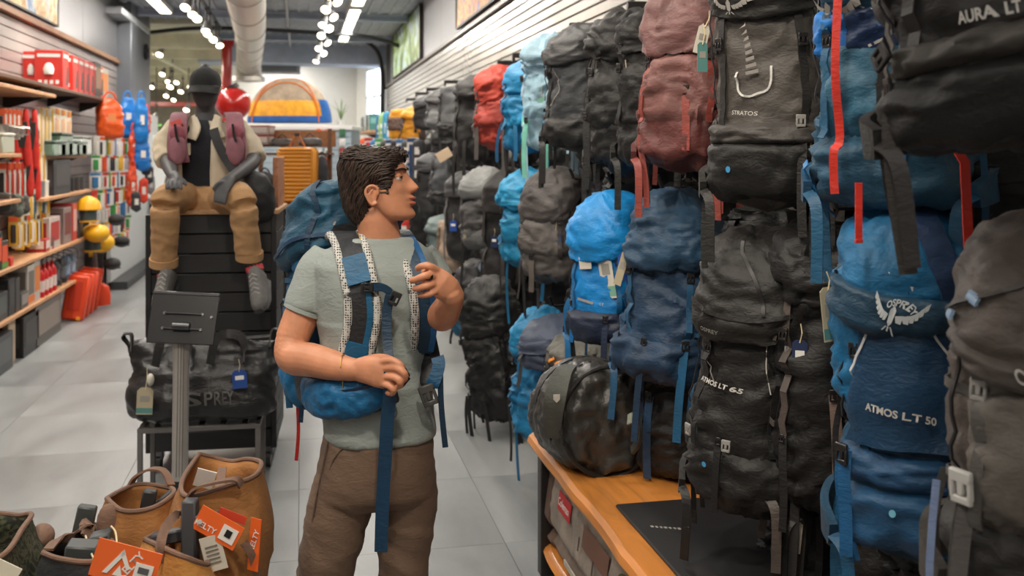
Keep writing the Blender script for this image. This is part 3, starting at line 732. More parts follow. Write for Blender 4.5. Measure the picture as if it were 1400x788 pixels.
dot(S, -.03, .21, t, pla((120, 190, 215), .4))
LS.patch(MB(), -.26, .26, .02, .40, .014, 26, 8, .2, skew=-.12).build('lid_band', fab(tone(NAV), .55), lo)
LS.decal(wings(1.25), -.01, .22, pla((200, 206, 208), .5), lo, R(-8), off=.022)
LS.text('OSPREY', -.005, .34, .02, pla((200, 206, 208), .5), lo, R(-10), bend=.045, bold=.0005).location = (0, -.016, 0)
LS.strap(MB(), [(.06, .98), (.07, .75), (.075, .38)], .055, .012, .003).build('lid_strap', fab((20, 48, 84), .6), lo)
hangtag(t, S.pt(-.23, .93, .03), 'kraft', .04, .12, .03, (0, R(-4), R(40)), 'teal')
hangtag(t, S.pt(.16, .83, .03), 'kraft', .045, .13, .03, (0, R(3), R(-60)))
# --- 4 taupe pack at the frame's right edge
b, H, W = bbox_at(1338, 305, 1560, 830, 1.22)
t, S, LS, lo = pack('taupe grey pack with pale buckle at the right edge of the lower row', b, R(-34), H, .31, .27, (98, 88, 80), lid=(98, 88, 80), lidh=.33, bottom=(52, 47, 44), strap=(104, 100, 96), seed=31, detail=2, lidtilt=8, belt=(80, 74, 70), wr=.010, buckm=m_buckg, pocket=(126, 118, 110), tails=((-.13, .4, .5, .026, (112, 108, 104)),))
LS.patch(MB(), -.28, .26, .06, .26, .01, 26, 6, .2, skew=-.1).build('lid_band', fab((84, 76, 71), .6), lo)
LS.text('OSPREY', -.02, .16, .03, m_print, lo, R(-12), bold=.0006).location = (0, -.012, 0)
for uu, vv in ((-.16, .55), (-.21, .36)): LS.strap(MB(), [(uu, vv - .03), (uu + .002, vv + .03)], .026, .006, .006).build('cord_tab', pla((150, 176, 204), .5), lo)
LS.strap(MB(), [(-.24, .3), (-.18, .5), (-.06, .75), (.0, .95)], .006, .006, .005).build('lid_zip', pla((60, 54, 50), .5), lo)
o = inst('buckle', buckle_mesh(pla((205, 203, 198), .35), 1.3), t); o.matrix_basis = S.frame(-.13, .42, .035)
tail(MB(), S.pt(-.19, .4, .03), .55, .012, S.nrm(-.19, .4), .0).build('webbing', fab((140, 160, 200), .5), t)
# --- 5 black pack top right
b, H, W = bbox_at(1262, -190, 1520, 205, 1.13)
t, S, LS, lo = pack('black pack with AURA LT 50 lettering at the upper right corner', b, R(-40), H, .34, .28, (54, 50, 47), bottom=(32, 30, 29), strap=(62, 58, 56), seed=41, detail=2, belt=(58, 54, 52), wr=.013, tilt=(0, -7), prof=[(0, .7, .7, 0), (.14, .98, 1.02, 0), (.45, 1., 1., 0), (.8, .95, .9, 0), (1, .86, .76, 0)], tails=((-.17, .26, .30, .028, (74, 68, 64)), (.16, .26, .5, .026, (40, 38, 37))))
S.text('AURA LT 50', .0, .44, .026, m_print, t, R(2), bold=.0008).location = (0, -.012, 0)
dot(S, .04, .115, t, r=.009)
S.strap(MB(), [(-.2, .3), (-.19, .55), (-.14, .8), (-.12, .98)], .03, .012).build('webbing', fab((74, 68, 64), .6), t)
o = inst('buckle', buckle_mesh(m_buck, 1.1), t); o.matrix_basis = S.frame(-.15, .36, .025) @ Matrix.Rotation(R(60), 4, 'Y')
S.patch(MB(), -.2, .24, .3, .42, .03, 18, 8, .4, skew=.08).build('stretch_fold', fab((72, 68, 64), .6), t)
# --- 6 blue pack in the upper row with red webbing
b, H, W = bbox_at(1122, -90, 1330, 290, 1.30)
t, S, LS, lo = pack('blue pack with red webbing hanging behind the AURA pack', b, R(-46), H, .30, .28, (34, 84, 122), lid=(34, 82, 118), lidh=.25, bottom=(30, 74, 108), side=(32, 76, 112), strap=(30, 84, 128), seed=51, detail=2, lidtilt=12, belt=(26, 70, 108), wr=.010, pocket=(46, 94, 130))
S.patch(MB(), -.22, .2, .62, .84, .02, 20, 8, .25).build('upper_panel', fab((20, 112, 190), .5), t)
S.patch(MB(), -.07, .07, .62, .86, .026, 10, 8, .2).build('centre_panel', fab((16, 44, 82), .5), t)
S.strap(MB(), [(-.02, .82), (.03, .74), (-.01, .66)], .006, .03, .002).build('piping', m_print, t)
LS.decal(wings(1.5), -.1, .25, m_printd, lo, 0, off=.008)
mr = fab((226, 58, 44), .5, bump=.05)
p0 = S.pt(-.045, .93, .05) + Vector((0, -.05, 0)); MB().ribbon(smoothpath([p0, p0 + Vector((-.005, -.012, -.2)), p0 + Vector((.0, .004, -.34)), p0 + Vector((-.008, -.01, -.37)), p0 + Vector((-.01, -.005, -.42)), p0 + Vector((-.008, -.004, -.46))]), .017, .003, Vector((1, .3, 0))).build('red_webbing', mr, t)
S.strap(MB(), [(-.2, .12), (-.23, .05), (-.17, .2)], .022, .04, .003).build('webbing_loop', fab((34, 112, 172), .5), t)
S.strap(MB(), [(.03, .44), (.035, .25), (.03, .1)], .024, .03, .003).build('webbing', fab((34, 104, 160), .5), t)
o = inst('buckle', buckle_mesh(m_buck, 1.), t); o.matrix_basis = S.frame(.01, .5, .04) @ Matrix.Rotation(R(60), 4, 'Y')
# red strap hanging in front from the AURA pack
pa = P(1300, 192, 1.86); pb = P(1319, 222, 1.84); pc = P(1326, 372, 1.84)
t = thing('webbing_strap', 'orange red webbing strap hanging below the AURA pack', 'strap', pa)
MB().ribbon([pa, pb, (pb + pc) / 2, pc], .018, .003, Vector((1, -.2, 0))).build('webbing', mr, t, world=True); MB().box(pc, (.02, .006, .008), .001).build('stitched_end', mr, t, world=True)
pa = P(1174, 250, 2.0); pc = P(1174, 330, 2.0)
t = thing('webbing_strap', 'short red webbing strap hanging below the blue upper pack', 'strap', pa)
MB().ribbon([pa, (pa + pc) / 2, pc], .014, .003, Vector((1, -.2, 0))).build('webbing', mr, t, world=True); MB().box(pc, (.016, .006, .008), .001).build('stitched_end', mr, t, world=True)
# --- 7 charcoal pack with reflective print
b, H, W = bbox_at(984, -70, 1128, 285, 1.30)
t, S, LS, lo = pack('charcoal pack with STRATOS lettering and silver reflective print', b, R(-42), H, .30, .28, (88, 81, 75), lid=(58, 54, 51), lidh=.22, bottom=(40, 38, 37), side=(52, 48, 46), strap=(56, 52, 50), seed=61, detail=2, lidtilt=10, belt=(48, 45, 43), wr=.010, tails=((.1, .33, .28, .024, (44, 42, 40)), (.26, .9, .22, .028, (120, 112, 104)), (.23, .36, .26, .026, (96, 90, 84))))
def leaf(k): return [(-.012 + .006 * math.sin(k * .5), -.075 + .018 * k), (.018 - .002 * k, -.07 + .018 * k), (.018 - .002 * k, -.06 + .018 * k), (-.012 + .004 * k * .5, -.066 + .018 * k)]
S.decal([leaf(k) for k in range(8)], -.02, .68, mat((176, 170, 164), .25, .5), t, R(3), name='reflective_print', off=.01)
S.strap(MB(), [(-.055, .58), (-.05, .5), (-.02, .475), (.01, .51), (.015, .6)], .006, .008, .002).build('piping', m_print, t)
S.text('STRATOS', -.035, .405, .016, m_print, t, R(-4))
S.patch(MB(), -.26, .26, .27, .37, .024, 22, 8, .3).build('stretch_fold', fab((62, 58, 55), .6), t)
dot(S, -.06, .18, t)
o = inst('buckle', buckle_mesh(m_buckg, .8), t); o.matrix_basis = S.frame(.09, .37, .035)
pp = S.pt(.15, .36, .03)
MB().tube(smoothpath([pp, pp + Vector((-.03, -.01, -.05)), pp + Vector((0, -.015, -.1)), pp + Vector((.03, -.01, -.06)), pp + Vector((.02, 0, 0))]), .005, 6).build('cord_loop', pla((150, 142, 130), .7), t)
LS.decal(wings(1.2), -.05, .3, m_printd, lo, 0, off=.006)
hangtag(t, S.pt(.06, 1.0, .05), 'blue', .035, .075, .02)
hangtag(t, S.pt(-.24, .86, .03), 'white', .035, .085, .04, (0, R(14), R(40))); hangtag(t, S.pt(-.22, .8, .04), 'teal', .03, .085, .05, (0, 0, R(40)))
# --- 8 mauve pack
b, H, W = bbox_at(898, -25, 985, 235, 1.30)
t, S, LS, lo = pack('mauve and rust brown pack with pale green tag in the upper row', b, R(-42), H, .29, .27, (96, 52, 48), lid=(116, 84, 82), lidh=.32, pocket=(124, 88, 84), side=(84, 40, 36), strap=(142, 66, 56), seed=71, detail=2, lidtilt=14, belt=(86, 40, 38), wr=.015, tails=((.14, .42, .36, .03, (150, 70, 58)), (.02, .5, .2, .026, (142, 66, 56)), (.24, .36, .36, .026, (120, 54, 46))), tags=((.0, .84, 'green', dict(w=.045, h=.1, cord=.04)), (.26, .8, 'white', dict(w=.04, h=.1, cord=.04, lean=(0, R(16), 0)))))
o = inst('clip', buckle_mesh(pla((222, 40, 34), .4), 1.6), t); o.matrix_basis = S.frame(.22, .56, .04)

# further packs: label, box in the photo, X, facing, body colour, options
def pk(label, bx, X, ang, W, D, col, **k):
    b, H, w = bbox_at(*bx, X); k.setdefault('detail', 1); k.setdefault('seed', int(bx[0]) % 97 + 3)
    return pack(label, b, R(ang), H, W, D, col, **k)
GRY = (104, 102, 102); SLT = (74, 78, 84)
UP = 'upper row of hanging packs'; LO = 'lower row of hanging packs'; BO = 'bottom row of hanging packs'
m_ = (40, 38, 37)
# upper row, going away from the camera
pk('black pack hanging just behind the mauve pack', (868, 12, 925, 232), 1.36, -38, .26, .24, (42, 40, 40), lid=(50, 48, 48), pocket=(38, 36, 36), side=m_, strap=m_, group=UP, detail=2, wr=.015, tails=((.0, .4, .22, .026, (50, 46, 44)),), tags=((-.08, .75, 'kraft', dict(w=.012, h=.05)), (.06, .35, 'white', dict(w=.02, h=.05))), belt=m_)
pk('black pack with cream toggle beside the slate grey pack', (826, 14, 886, 238), 1.33, -38, .27, .25, (50, 48, 48), lid=(58, 56, 56), lidh=.26, pocket=(44, 42, 42), side=m_, strap=(46, 44, 43), group=UP, detail=2, wr=.015, tails=((-.12, .4, .3, .028, (44, 42, 42)), (.1, .3, .3, .024, (44, 42, 42))), tags=((.02, .38, 'white', dict(w=.02, h=.055, cord=.02)), (-.1, .78, 'kraft', dict(w=.012, h=.07, lean=(0, R(14), 0)))), belt=m_)
t, S, LS, lo = pk('slate grey pack with black stretch base in the upper row', (752, 36, 832, 205), 1.30, -42, .29, .26, (82, 84, 88), lid=(72, 72, 74), lidh=.24, bottom=(46, 44, 44), side=(48, 47, 47), strap=m_, group=UP, detail=2, wr=.012, belt=m_, tails=((.16, .8, .3, .024, (70, 66, 64)), (.1, .3, .3, .024, m_)))
S.strap(MB(), [(-.06, .72), (-.03, .55), (-.08, .4)], .004, .006, .002).build('piping', m_printd, t); dot(S, -.1, .26, t)
pk('mint green pack hanging between the slate pack and the blue pack', (727, 48, 770, 208), 1.28, -40, .22, .22, (168, 204, 210), lid=(172, 208, 214), pocket=(160, 198, 204), side=(150, 190, 196), strap=(180, 214, 218), group=UP, detail=2, wr=.014, tails=((-.05, .3, .3, .026, (134, 204, 196)), (.05, .5, .36, .022, (120, 190, 184))), tags=((.02, .6, 'green', dict(w=.05, h=.09)),))
pk('bright blue pack in the upper row beside the red pack', (698, 80, 745, 212), 1.3, -46, .24, .23, (20, 118, 182), lid=(24, 128, 196), lidh=.3, pocket=(22, 124, 188), side=(18, 100, 160), strap=(16, 80, 130), group=UP, wr=.014, tails=((.0, .4, .22, .026, (18, 96, 152)),))
pk('red pack with grey side straps in the upper row', (652, 90, 712, 205), 1.28, -40, .27, .25, (170, 62, 46), lid=(182, 66, 48), lidh=.36, pocket=(160, 58, 46), side=(92, 86, 84), strap=(96, 90, 88), group=UP, detail=2, wr=.014, lidtilt=16, tails=((-.1, .5, .3, .03, (100, 94, 92)), (.1, .5, .4, .028, (104, 98, 96))), tags=((.1, .6, 'white', dict(w=.04, h=.08)),))
pk('tall black pack hanging left of the red pack', (632, 104, 664, 225), 1.3, -40, .24, .24, (38, 37, 38), lid=(44, 43, 44), side=m_, strap=m_, group=UP, tails=((0, .3, .3, .03, m_),))
pk('mid grey pack with dark base in the far upper row', (608, 118, 634, 190), 1.3, -42, .25, .22, (112, 114, 116), bottom=(52, 52, 54), side=(70, 70, 72), strap=(60, 60, 62), group=UP)
pk('light grey pack with dark lid in the far upper row', (592, 124, 612, 180), 1.3, -42, .25, .22, (126, 128, 130), lid=(72, 72, 74), side=(84, 84, 86), strap=(64, 64, 66), group=UP)
pk('charcoal pack next to the yellow packs', (574, 132, 592, 178), 1.32, -42, .25, .22, (64, 64, 68), lid=(58, 58, 62), strap=m_, group=UP)
pk('yellow pack with white stripe in the far upper row', (556, 148, 574, 194), 1.28, -44, .26, .2, (222, 160, 30), side=(70, 56, 48), strap=(60, 50, 44), lid=(228, 168, 34), group=UP)
pk('yellow pack with brown sides at the far end of the upper row', (536, 150, 557, 192), 1.28, -44, .3, .2, (224, 164, 34), side=(84, 64, 52), pocket=(92, 72, 60), strap=(70, 56, 48), group=UP)
# lower row
pk('navy blue pack with large hood and long webbing in the lower row', (842, 262, 975, 520), 1.30, -42, .31, .28, (30, 56, 90), lid=(36, 66, 100), lidh=.33, side=(30, 62, 98), strap=(36, 80, 124), group=LO, detail=2, wr=.016, lidtilt=10, belt=(30, 60, 96), tilt=(0, 5), seed=83, bottom=(28, 54, 88), tails=((.1, .3, .34, .03, (40, 90, 140)), (-.16, .28, .2, .018, (30, 60, 96)), (.2, .26, .3, .026, (30, 60, 96)), (-.02, .28, .36, .024, (26, 52, 84))), tags=((-.2, .82, 'blue', dict(w=.05, h=.1, cord=.03)), (-.17, .84, 'kraft', dict(w=.03, h=.13, cord=.03, lean=(0, R(12), 0)))))
t, S, LS, lo = pk('bright blue pack with two pale hang tags in the lower row', (795, 264, 870, 470), 1.24, -46, .28, .26, (16, 124, 212), lid=(20, 132, 220), lidh=.36, bottom=(28, 42, 62), strap=(24, 96, 160), group=LO, detail=2, wr=.010, lidtilt=12, belt=(24, 40, 60), rough=.5, tails=((-.13, .34, .16, .02, (22, 110, 190)), (.05, .25, .3, .026, (28, 44, 66))), seed=87)
S.text('LT', .03, .36, .016, m_print, t, R(-12)); S.decal([[(-.032, -.005), (.032, -.005), (.032, .005), (-.032, .005)]], -.03, .375, m_printd, t, R(-12), name='worn_lettering')
hangtag(t, S.pt(-.04, .86, .03), 'white', .055, .1, .03, (0, R(-6), 0)); hangtag(t, S.pt(.02, .86, .035), 'white', .06, .2, .04, (0, R(-10), 0), 'green')
pk('taupe pack with blue tag and zipped hood in the lower row', (722, 232, 790, 384), 1.27, -46, .30, .25, (92, 86, 84), lid=(88, 82, 80), lidh=.42, pocket=(116, 110, 106), side=(74, 70, 68), strap=(70, 64, 62), group=LO, detail=2, wr=.014, tails=((-.02, .3, .18, .03, (110, 100, 94)),), tags=((.08, .72, 'blue', dict(w=.055, h=.08, cord=.05)), (-.1, .95, 'kraft', dict(w=.014, h=.1, cord=.01))), seed=89)
pk('bright blue pack with dark blue tag left of the taupe pack', (696, 234, 742, 366), 1.27, -40, .27, .24, (20, 124, 182), lid=(24, 130, 190), lidh=.3, pocket=(22, 120, 176), side=(16, 100, 152), strap=(18, 96, 148), group=LO, detail=2, wr=.016, tags=((0, .62, 'dark', dict(w=.06, h=.08, cord=.04)),), tails=((.1, .25, .12, .03, (20, 104, 160)),))
pk('black pack with blue tag between the grey and the bright blue packs', (672, 232, 706, 400), 1.3, -40, .25, .24, (48, 44, 44), lid=(52, 48, 48), lidh=.3, side=(70, 66, 64), strap=(60, 56, 54), group=LO, tags=((0, .62, 'dark', dict(w=.05, h=.08, cord=.04)),), tails=((.05, .4, .3, .03, (66, 62, 60)),))
pk('pale grey pack with yellow zip pull in the lower row', (642, 230, 678, 342), 1.27, -40, .28, .24, (128, 128, 128), lid=(134, 136, 136), lidh=.3, pocket=(92, 90, 90), side=(80, 78, 78), strap=(70, 68, 68), group=LO, wr=.014, tags=((-.08, .4, 'kraft', dict(w=.02, h=.06)),))
pk('black pack with grey straps and blue tag left of the pale grey pack', (618, 236, 648, 356), 1.3, -42, .26, .24, (52, 52, 54), lid=(70, 70, 72), side=(90, 90, 92), strap=(110, 110, 110), group=LO, tags=((0, .6, 'blue', dict(w=.07, h=.09)),))
pk('grey pack with white stitching next to the price card', (596, 208, 622, 282), 1.3, -42, .27, .22, (98, 102, 106), bottom=(54, 54, 58), strap=(60, 60, 64), group=LO)
pk('dark grey pack hanging behind the price card', (578, 210, 600, 300), 1.3, -42, .27, .22, (52, 54, 58), lid=(66, 68, 72), strap=(40, 40, 42), group=LO)
pk('teal grey pack above the floor rack near the man', (592, 296, 616, 372), 1.24, -42, .27, .22, (122, 142, 142), strap=(90, 96, 96), lid=(118, 136, 136), group=LO)
pk('beige pack next to the teal grey pack', (608, 300, 632, 372), 1.26, -42, .26, .22, (166, 154, 134), strap=(120, 110, 96), group=LO)
pk('long black pack hanging right beside the man', (566, 232, 590, 352), 1.34, -42, .3, .22, (30, 31, 34), lid=(34, 35, 38), strap=(60, 60, 62), group=LO)
# bottom row
pk('steel blue pack with black lid strap hanging low beside the man', (612, 356, 664, 462), 1.2, -40, .3, .25, (56, 96, 138), lid=(44, 46, 54), lidh=.38, pocket=(66, 112, 158), side=(40, 46, 58), strap=(30, 34, 44), group=BO, detail=2, wr=.015, tilt=(0, 12))
pk('large black pack hanging low with loose straps almost to the floor', (648, 378, 726, 576), 1.22, -46, .33, .28, (40, 38, 38), lid=(46, 44, 43), lidh=.36, pocket=(36, 34, 34), side=(36, 34, 34), strap=(32, 30, 30), group=BO, detail=2, wr=.02, tilt=(0, -9), tails=((-.12, .25, .3, .028, (30, 29, 29)), (.0, .2, .36, .024, (34, 32, 32)), (.18, .25, .5, .04, (30, 29, 29))))
pk('dark blue pack squeezed above the large black pack', (664, 352, 712, 412), 1.33, -40, .29, .25, (30, 56, 86), strap=(34, 70, 104), lid=(34, 62, 94), group=BO)
pk('bright blue pack hanging low next to the bench end', (712, 426, 760, 598), 1.22, -46, .24, .24, (20, 116, 178), lid=(22, 122, 184), lidh=.24, pocket=(18, 106, 166), strap=(18, 92, 146), side=(18, 100, 156), group=BO, detail=2, wr=.018, tags=((.05, .55, 'kraft', dict(w=.07, h=.14, band='teal')),), tails=((.1, .25, .2, .03, (18, 96, 150)),))
pk('slate blue pack with yellow cord lid above the duffel', (724, 440, 786, 505), 1.22, -44, .30, .26, (62, 72, 88), lid=(66, 76, 92), lidh=.4, strap=(70, 70, 70), group=BO, wr=.016, tags=((.0, .9, 'kraft', dict(w=.012, h=.06)),))
t, S, LS, lo = pk('olive grey pack with orange cord lacing just above the duffel', (764, 462, 836, 520), 1.26, -42, .32, .24, (92, 90, 82), lid=(100, 98, 90), lidh=.45, strap=(60, 60, 56), group=BO, detail=2, wr=.015)
for k in range(5): LS.strap(MB(), [(-.1 + .05 * k, .35), (-.06 + .05 * k, .6)], .012, .008, .006).build('orange_cord', pla((226, 138, 40), .5), lo)
pk('black pack standing on the bench behind the duffel', (880, 468, 965, 652), 1.36, -42, .27, .2, (36, 34, 34), lid=(38, 36, 36), strap=(40, 50, 66), group=BO, detail=2, wr=.012, tails=((-.05, .7, .3, .03, (34, 62, 100)), (.12, .8, .5, .03, (30, 52, 84))))
# dark packs half hidden behind the front rows
fill = [(1010, 285, 1090, 340, 1.5), (925, 10, 1000, 240, 1.5), (800, 60, 860, 250, 1.52), (1100, 0, 1180, 300, 1.52), (1180, 560, 1260, 800, 1.5), (1060, 560, 1150, 790, 1.5), (960, 470, 1050, 650, 1.5),
        (900, 250, 1010, 480, 1.52), (790, 220, 880, 420, 1.55), (740, 200, 800, 330, 1.55), (690, 200, 750, 330, 1.55), (655, 190, 700, 330, 1.52), (620, 185, 665, 300, 1.5), (590, 175, 630, 280, 1.5), (560, 190, 600, 260, 1.48),
        (780, 380, 850, 520, 1.55), (740, 330, 800, 460, 1.52), (700, 330, 750, 470, 1.5), (660, 320, 710, 440, 1.5), (630, 330, 670, 440, 1.5), (600, 330, 640, 420, 1.45), (860, 430, 930, 620, 1.52), (830, 180, 930, 300, 1.5), (1300, 180, 1400, 420, 1.5), (1230, 260, 1330, 420, 1.52), (1330, 600, 1460, 860, 1.5), (1260, 640, 1330, 820, 1.48), (575, 255, 606, 340, 1.45), (700, 440, 740, 560, 1.48), (545, 190, 575, 225, 1.45)]
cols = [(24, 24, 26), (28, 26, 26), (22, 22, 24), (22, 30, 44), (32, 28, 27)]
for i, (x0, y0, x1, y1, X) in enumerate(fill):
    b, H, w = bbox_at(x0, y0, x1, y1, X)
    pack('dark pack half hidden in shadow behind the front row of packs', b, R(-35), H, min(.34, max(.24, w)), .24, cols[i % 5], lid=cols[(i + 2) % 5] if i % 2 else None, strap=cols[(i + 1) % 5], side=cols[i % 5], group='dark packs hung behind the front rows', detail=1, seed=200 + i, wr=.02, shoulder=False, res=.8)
# wall hooks carrying the packs
hk = MB().tube([(0, 0, 0), (-.3, 0, .0), (-.42, 0, .0)], .008, 8).tube([(-.42, 0, 0), (-.44, 0, .05)], .008, 8).box((0, 0, 0), (.012, .05, .07), .003).mesh('faceout_hook'); hk.materials.append(pla((30, 28, 28), .4))
cnt = 0
for z, off in ((1.62, .3), (.92, .1)):
    for k in range(24):
        y = 2.0 + .62 * k + off
        if z < 1 and y < 4.6: continue
        o = inst('display_hook', hk, None, (WX, y, z)); tag(o, 'black metal hook arm on the slatted bag wall carrying packs', 'hook', 'hook arms on the bag wall')
bars = [(890, 8), (805, 36), (748, 66), (722, 76), (700, 86), (622, 112), (596, 122), (580, 128), (566, 136), (1040, 302)]
for i, (px, py) in enumerate(bars):
    p = atX(px, py, 1.5)
    o = MB().box((.1, 0, .0), (.4, .02, .035), .004).box((-.1, 0, -.015), (.02, .022, .06), .003).build('faceout_arm', pla((36, 32, 32), .4)); o.location = p
    tag(o, 'flat black display arm sticking out above the packs, %s from the near end' % ORD[i], 'display arm', 'flat display arms')

# ============================================================ THE MAN
CR = Vector((CO, -SI, 0)); CF = Vector((SI, CO, 0)); UP3 = Vector((0, 0, 1))
MD = 2.88
man = thing('person', 'dark haired man in grey T-shirt and brown trousers trying on a blue pack', 'person', (P(515, 400, MD).x, P(515, 400, MD).y, 0))
m_skin = mat((206, 142, 108), .48, 0, 'skin', name='skin')
tx = (CR * math.cos(R(17)) + CF * math.sin(R(17))).normalized(); ty = Vector((-tx.y, tx.x, 0))   # torso right/back axes
def ringH(c, hw, hd, n=36, e=2.4, ax=None, ay=None):
    ax = ax or tx; ay = ay or ty; out = []
    for k in range(n):
        a = 2 * math.pi * k / n; cx, sy = math.cos(a), math.sin(a)
        out.append(Vector(c) + ax * math.copysign(abs(cx) ** (2 / e), cx) * hw + ay * math.copysign(abs(sy) ** (2 / e), sy) * hd)
    return out
# ---- head
HC = P(521, 272, 2.87)
hf = (CR * math.cos(R(6)) - CF * math.sin(R(6))).normalized(); hs = (-CF * math.cos(R(6)) - CR * math.sin(R(6))).normalized()  # face direction, near side
HT = [(-.062, .074, .036, .018), (-.056, .090, .022, .034), (-.046, .095, .004, .046), (-.034, .094, -.014, .052), (-.02, .092, -.036, .057), (-.004, .091, -.066, .062), (.012, .089, -.088, .065), (.03, .086, -.094, .068), (.048, .081, -.098, .070), (.064, .076, -.101, .072), (.08, .073, -.102, .0735), (.094, .070, -.101, .074), (.108, .064, -.096, .071), (.12, .053, -.086, .064), (.128, .040, -.07, .052), (.134, .018, -.046, .032)]
HTH = [(-.075, .066, -.058, .03), (-.062, .088, -.072, .046), (-.046, .094, -.085, .053), (-.034, .094, -.091, .057), (-.02, .092, -.095, .061), (-.004, .091, -.097, .064), (.012, .089, -.098, .066), (.03, .086, -.099, .068)] + HT[8:]
HT[5] = (-.004, .091, -.070, .062)
USE = [HT]
def ht(z):
    T_ = USE[0]
    for i in range(len(T_) - 1):
        a, b = T_[i], T_[i + 1]
        if z <= b[0] or i == len(T_) - 2:
            t = max(0., min(1., (z - a[0]) / (b[0] - a[0]))); return [a[k] + (b[k] - a[k]) * t for k in (1, 2, 3)]
def g(x, w): return math.exp(-(x / w) ** 2)
def hlocal(a, z):
    fr, bk, hw = ht(z); cy = (fr + bk) / 2 - .008; ca, sa = math.cos(a), math.sin(a)
    ry = (fr - cy) if ca > 0 else (cy - bk)
    y = cy + ry * math.copysign(abs(ca) ** .92, ca); s = hw * math.copysign(abs(sa) ** .9, sa) * (1 - .16 * max(0, ca) ** 2)
    if ca > 0:
        nz = 0.
        if .016 < z < .085:
            q = (z - .034) / .045 if z > .034 else (.034 - z) / .018
            nz = .027 * max(0, 1 - q) ** (1. if z > .034 else .55)
        y += nz * g(s, .0105 + .006 * g(z - .03, .014)) + .004 * g(z - .028, .01) * g(abs(s) - .013, .006)
        y += .010 * g(z - .004, .0055) * g(s, .02) + .008 * g(z + .012, .006) * g(s, .018) - .004 * g(z + .004, .003) * g(s, .022)
        y += .006 * g(z + .044, .012) * g(s, .022) - .004 * g(z + .024, .007) * g(s, .02)
        y += -.011 * g(z - .062, .011) * g(abs(s) - .030, .014) + .004 * g(z - .084, .007) * g(abs(s) - .026, .02)
        y += .004 * g(z - .035, .014) * g(abs(s) - .045, .014)
    return y, s, z
def HP(y, s, z): return HC + hf * y + hs * s + UP3 * z
hm = MB(); hr_ = []
zs = [-.062 + .196 * k / 84 for k in range(85)]
for z in zs: hr_.append([HP(*hlocal(2 * math.pi * k / 96, z)) for k in range(96)])
hm.rings(hr_)
# ears
for sg in (1, -1):
    ec = HP(-.004, sg * .070, .012)
    ey = hf; ez = UP3; es = hs * sg
    def E(y, z, s=0.): return ec + ey * y + ez * z + es * s
    hm.tube(smoothpath([E(.008, -.02, .004), E(-.004, -.024, .008), E(-.014, -.008, .013), E(-.02, .01, .016), E(-.014, .024, .015), E(.0, .029, .011), E(.012, .02, .006), E(.012, .004, .003)], 5), .0048, 8, roundend=True)
    hm.tube(smoothpath([E(-.006, -.012, .006), E(-.011, .004, .009), E(-.004, .016, .008)], 4), .004, 8, roundend=True)
    M = Matrix.Translation(E(-.003, .002, .001)) @ Matrix((tuple(ey) + (0,), tuple(es) + (0,), tuple(ez) + (0,), (0, 0, 0, 1))).transposed()
    hm.ball((0, 0, 0), (.015, .005, .022), 14, 8, M=M)
# neck, hidden torso, arms
hm.tube([P(522, 346, 2.90), P(520, 330, 2.89), P(517, 312, 2.885), P(513, 296, 2.88), P(510, 280, 2.875)], [(.075, .07), (.062, .062), (.059, .062), (.057, .062), (.05, .055)], 28, up=CF, roundend=False)
hm.rings([ringH(P(519, y, MD), w / 476, h) for y, w, h in ((600, 58, .09), (520, 56, .09), (430, 62, .105), (375, 58, .09), (350, 42, .06), (332, 26, .05))])
ra = smoothpath([P(450, 370, 2.9), P(429, 396, 2.875), P(411, 435, 2.855), P(398, 470, 2.835), P(401, 489, 2.81), P(424, 492, 2.775), P(452, 499, 2.735), P(472, 504, 2.705), P(488, 506, 2.685)], 4)
rr = [.036, .050, .051, .047, .047, .047, .042, .034, .029]
def interp(rs, n): return [rs[min(int(i * (len(rs) - 1) / (n - 1)), len(rs) - 2)] + (rs[min(int(i * (len(rs) - 1) / (n - 1)), len(rs) - 2) + 1] - rs[min(int(i * (len(rs) - 1) / (n - 1)), len(rs) - 2)]) * (i * (len(rs) - 1) / (n - 1) - min(int(i * (len(rs) - 1) / (n - 1)), len(rs) - 2)) for i in range(n)]
hm.tube(ra, interp(rr, len(ra)), 20, roundend=True)
la = smoothpath([P(576, 360, 2.96), P(596, 398, 2.92), P(607, 424, 2.86), P(604, 432, 2.80), P(612, 420, 2.74), P(619, 408, 2.69), P(618, 402, 2.675)], 4)
hm.tube(la, interp([.05, .049, .046, .044, .039, .031, .028], len(la)), 20, roundend=True)
# hands: palm + five fingers each
def finger(pts, r0, r1): 
    pp = smoothpath(pts, 4); hm.tube(pp, interp([r0, (r0 + r1) / 2 + .0006, r1], len(pp)), 10, roundend=True)
def palm(pts, rad): hm.tube([Vector(p) for p in pts], rad, 18, up=CF, roundend=True)
palm([P(486, 506, 2.684), P(500, 506, 2.67), P(514, 508, 2.655), P(527, 512, 2.648)], [(.03, .022), (.038, .022), (.042, .021), (.040, .017)])
finger([P(522, 495, 2.648), P(535, 493, 2.628), P(547, 499, 2.618), P(550, 505, 2.628), P(545, 509, 2.645)], .0105, .0088)
finger([P(526, 504, 2.642), P(541, 503, 2.618), P(553, 511, 2.612), P(553, 518, 2.625), P(546, 520, 2.642)], .0108, .009)
finger([P(526, 515, 2.642), P(539, 516, 2.62), P(547, 522, 2.614), P(546, 528, 2.628), P(539, 528, 2.644)], .0105, .0088)
finger([P(522, 524, 2.646), P(532, 528, 2.628), P(538, 533, 2.622), P(536, 538, 2.634), P(530, 537, 2.646)], .0095, .008)
finger([P(498, 494, 2.675), P(512, 490, 2.67), P(528, 490, 2.664), P(542, 496, 2.655)], .0125, .0095)
palm([P(620, 405, 2.68), P(612, 396, 2.665), P(602, 388, 2.655), P(594, 382, 2.652)], [(.03, .021), (.037, .021), (.038, .02), (.036, .015)])
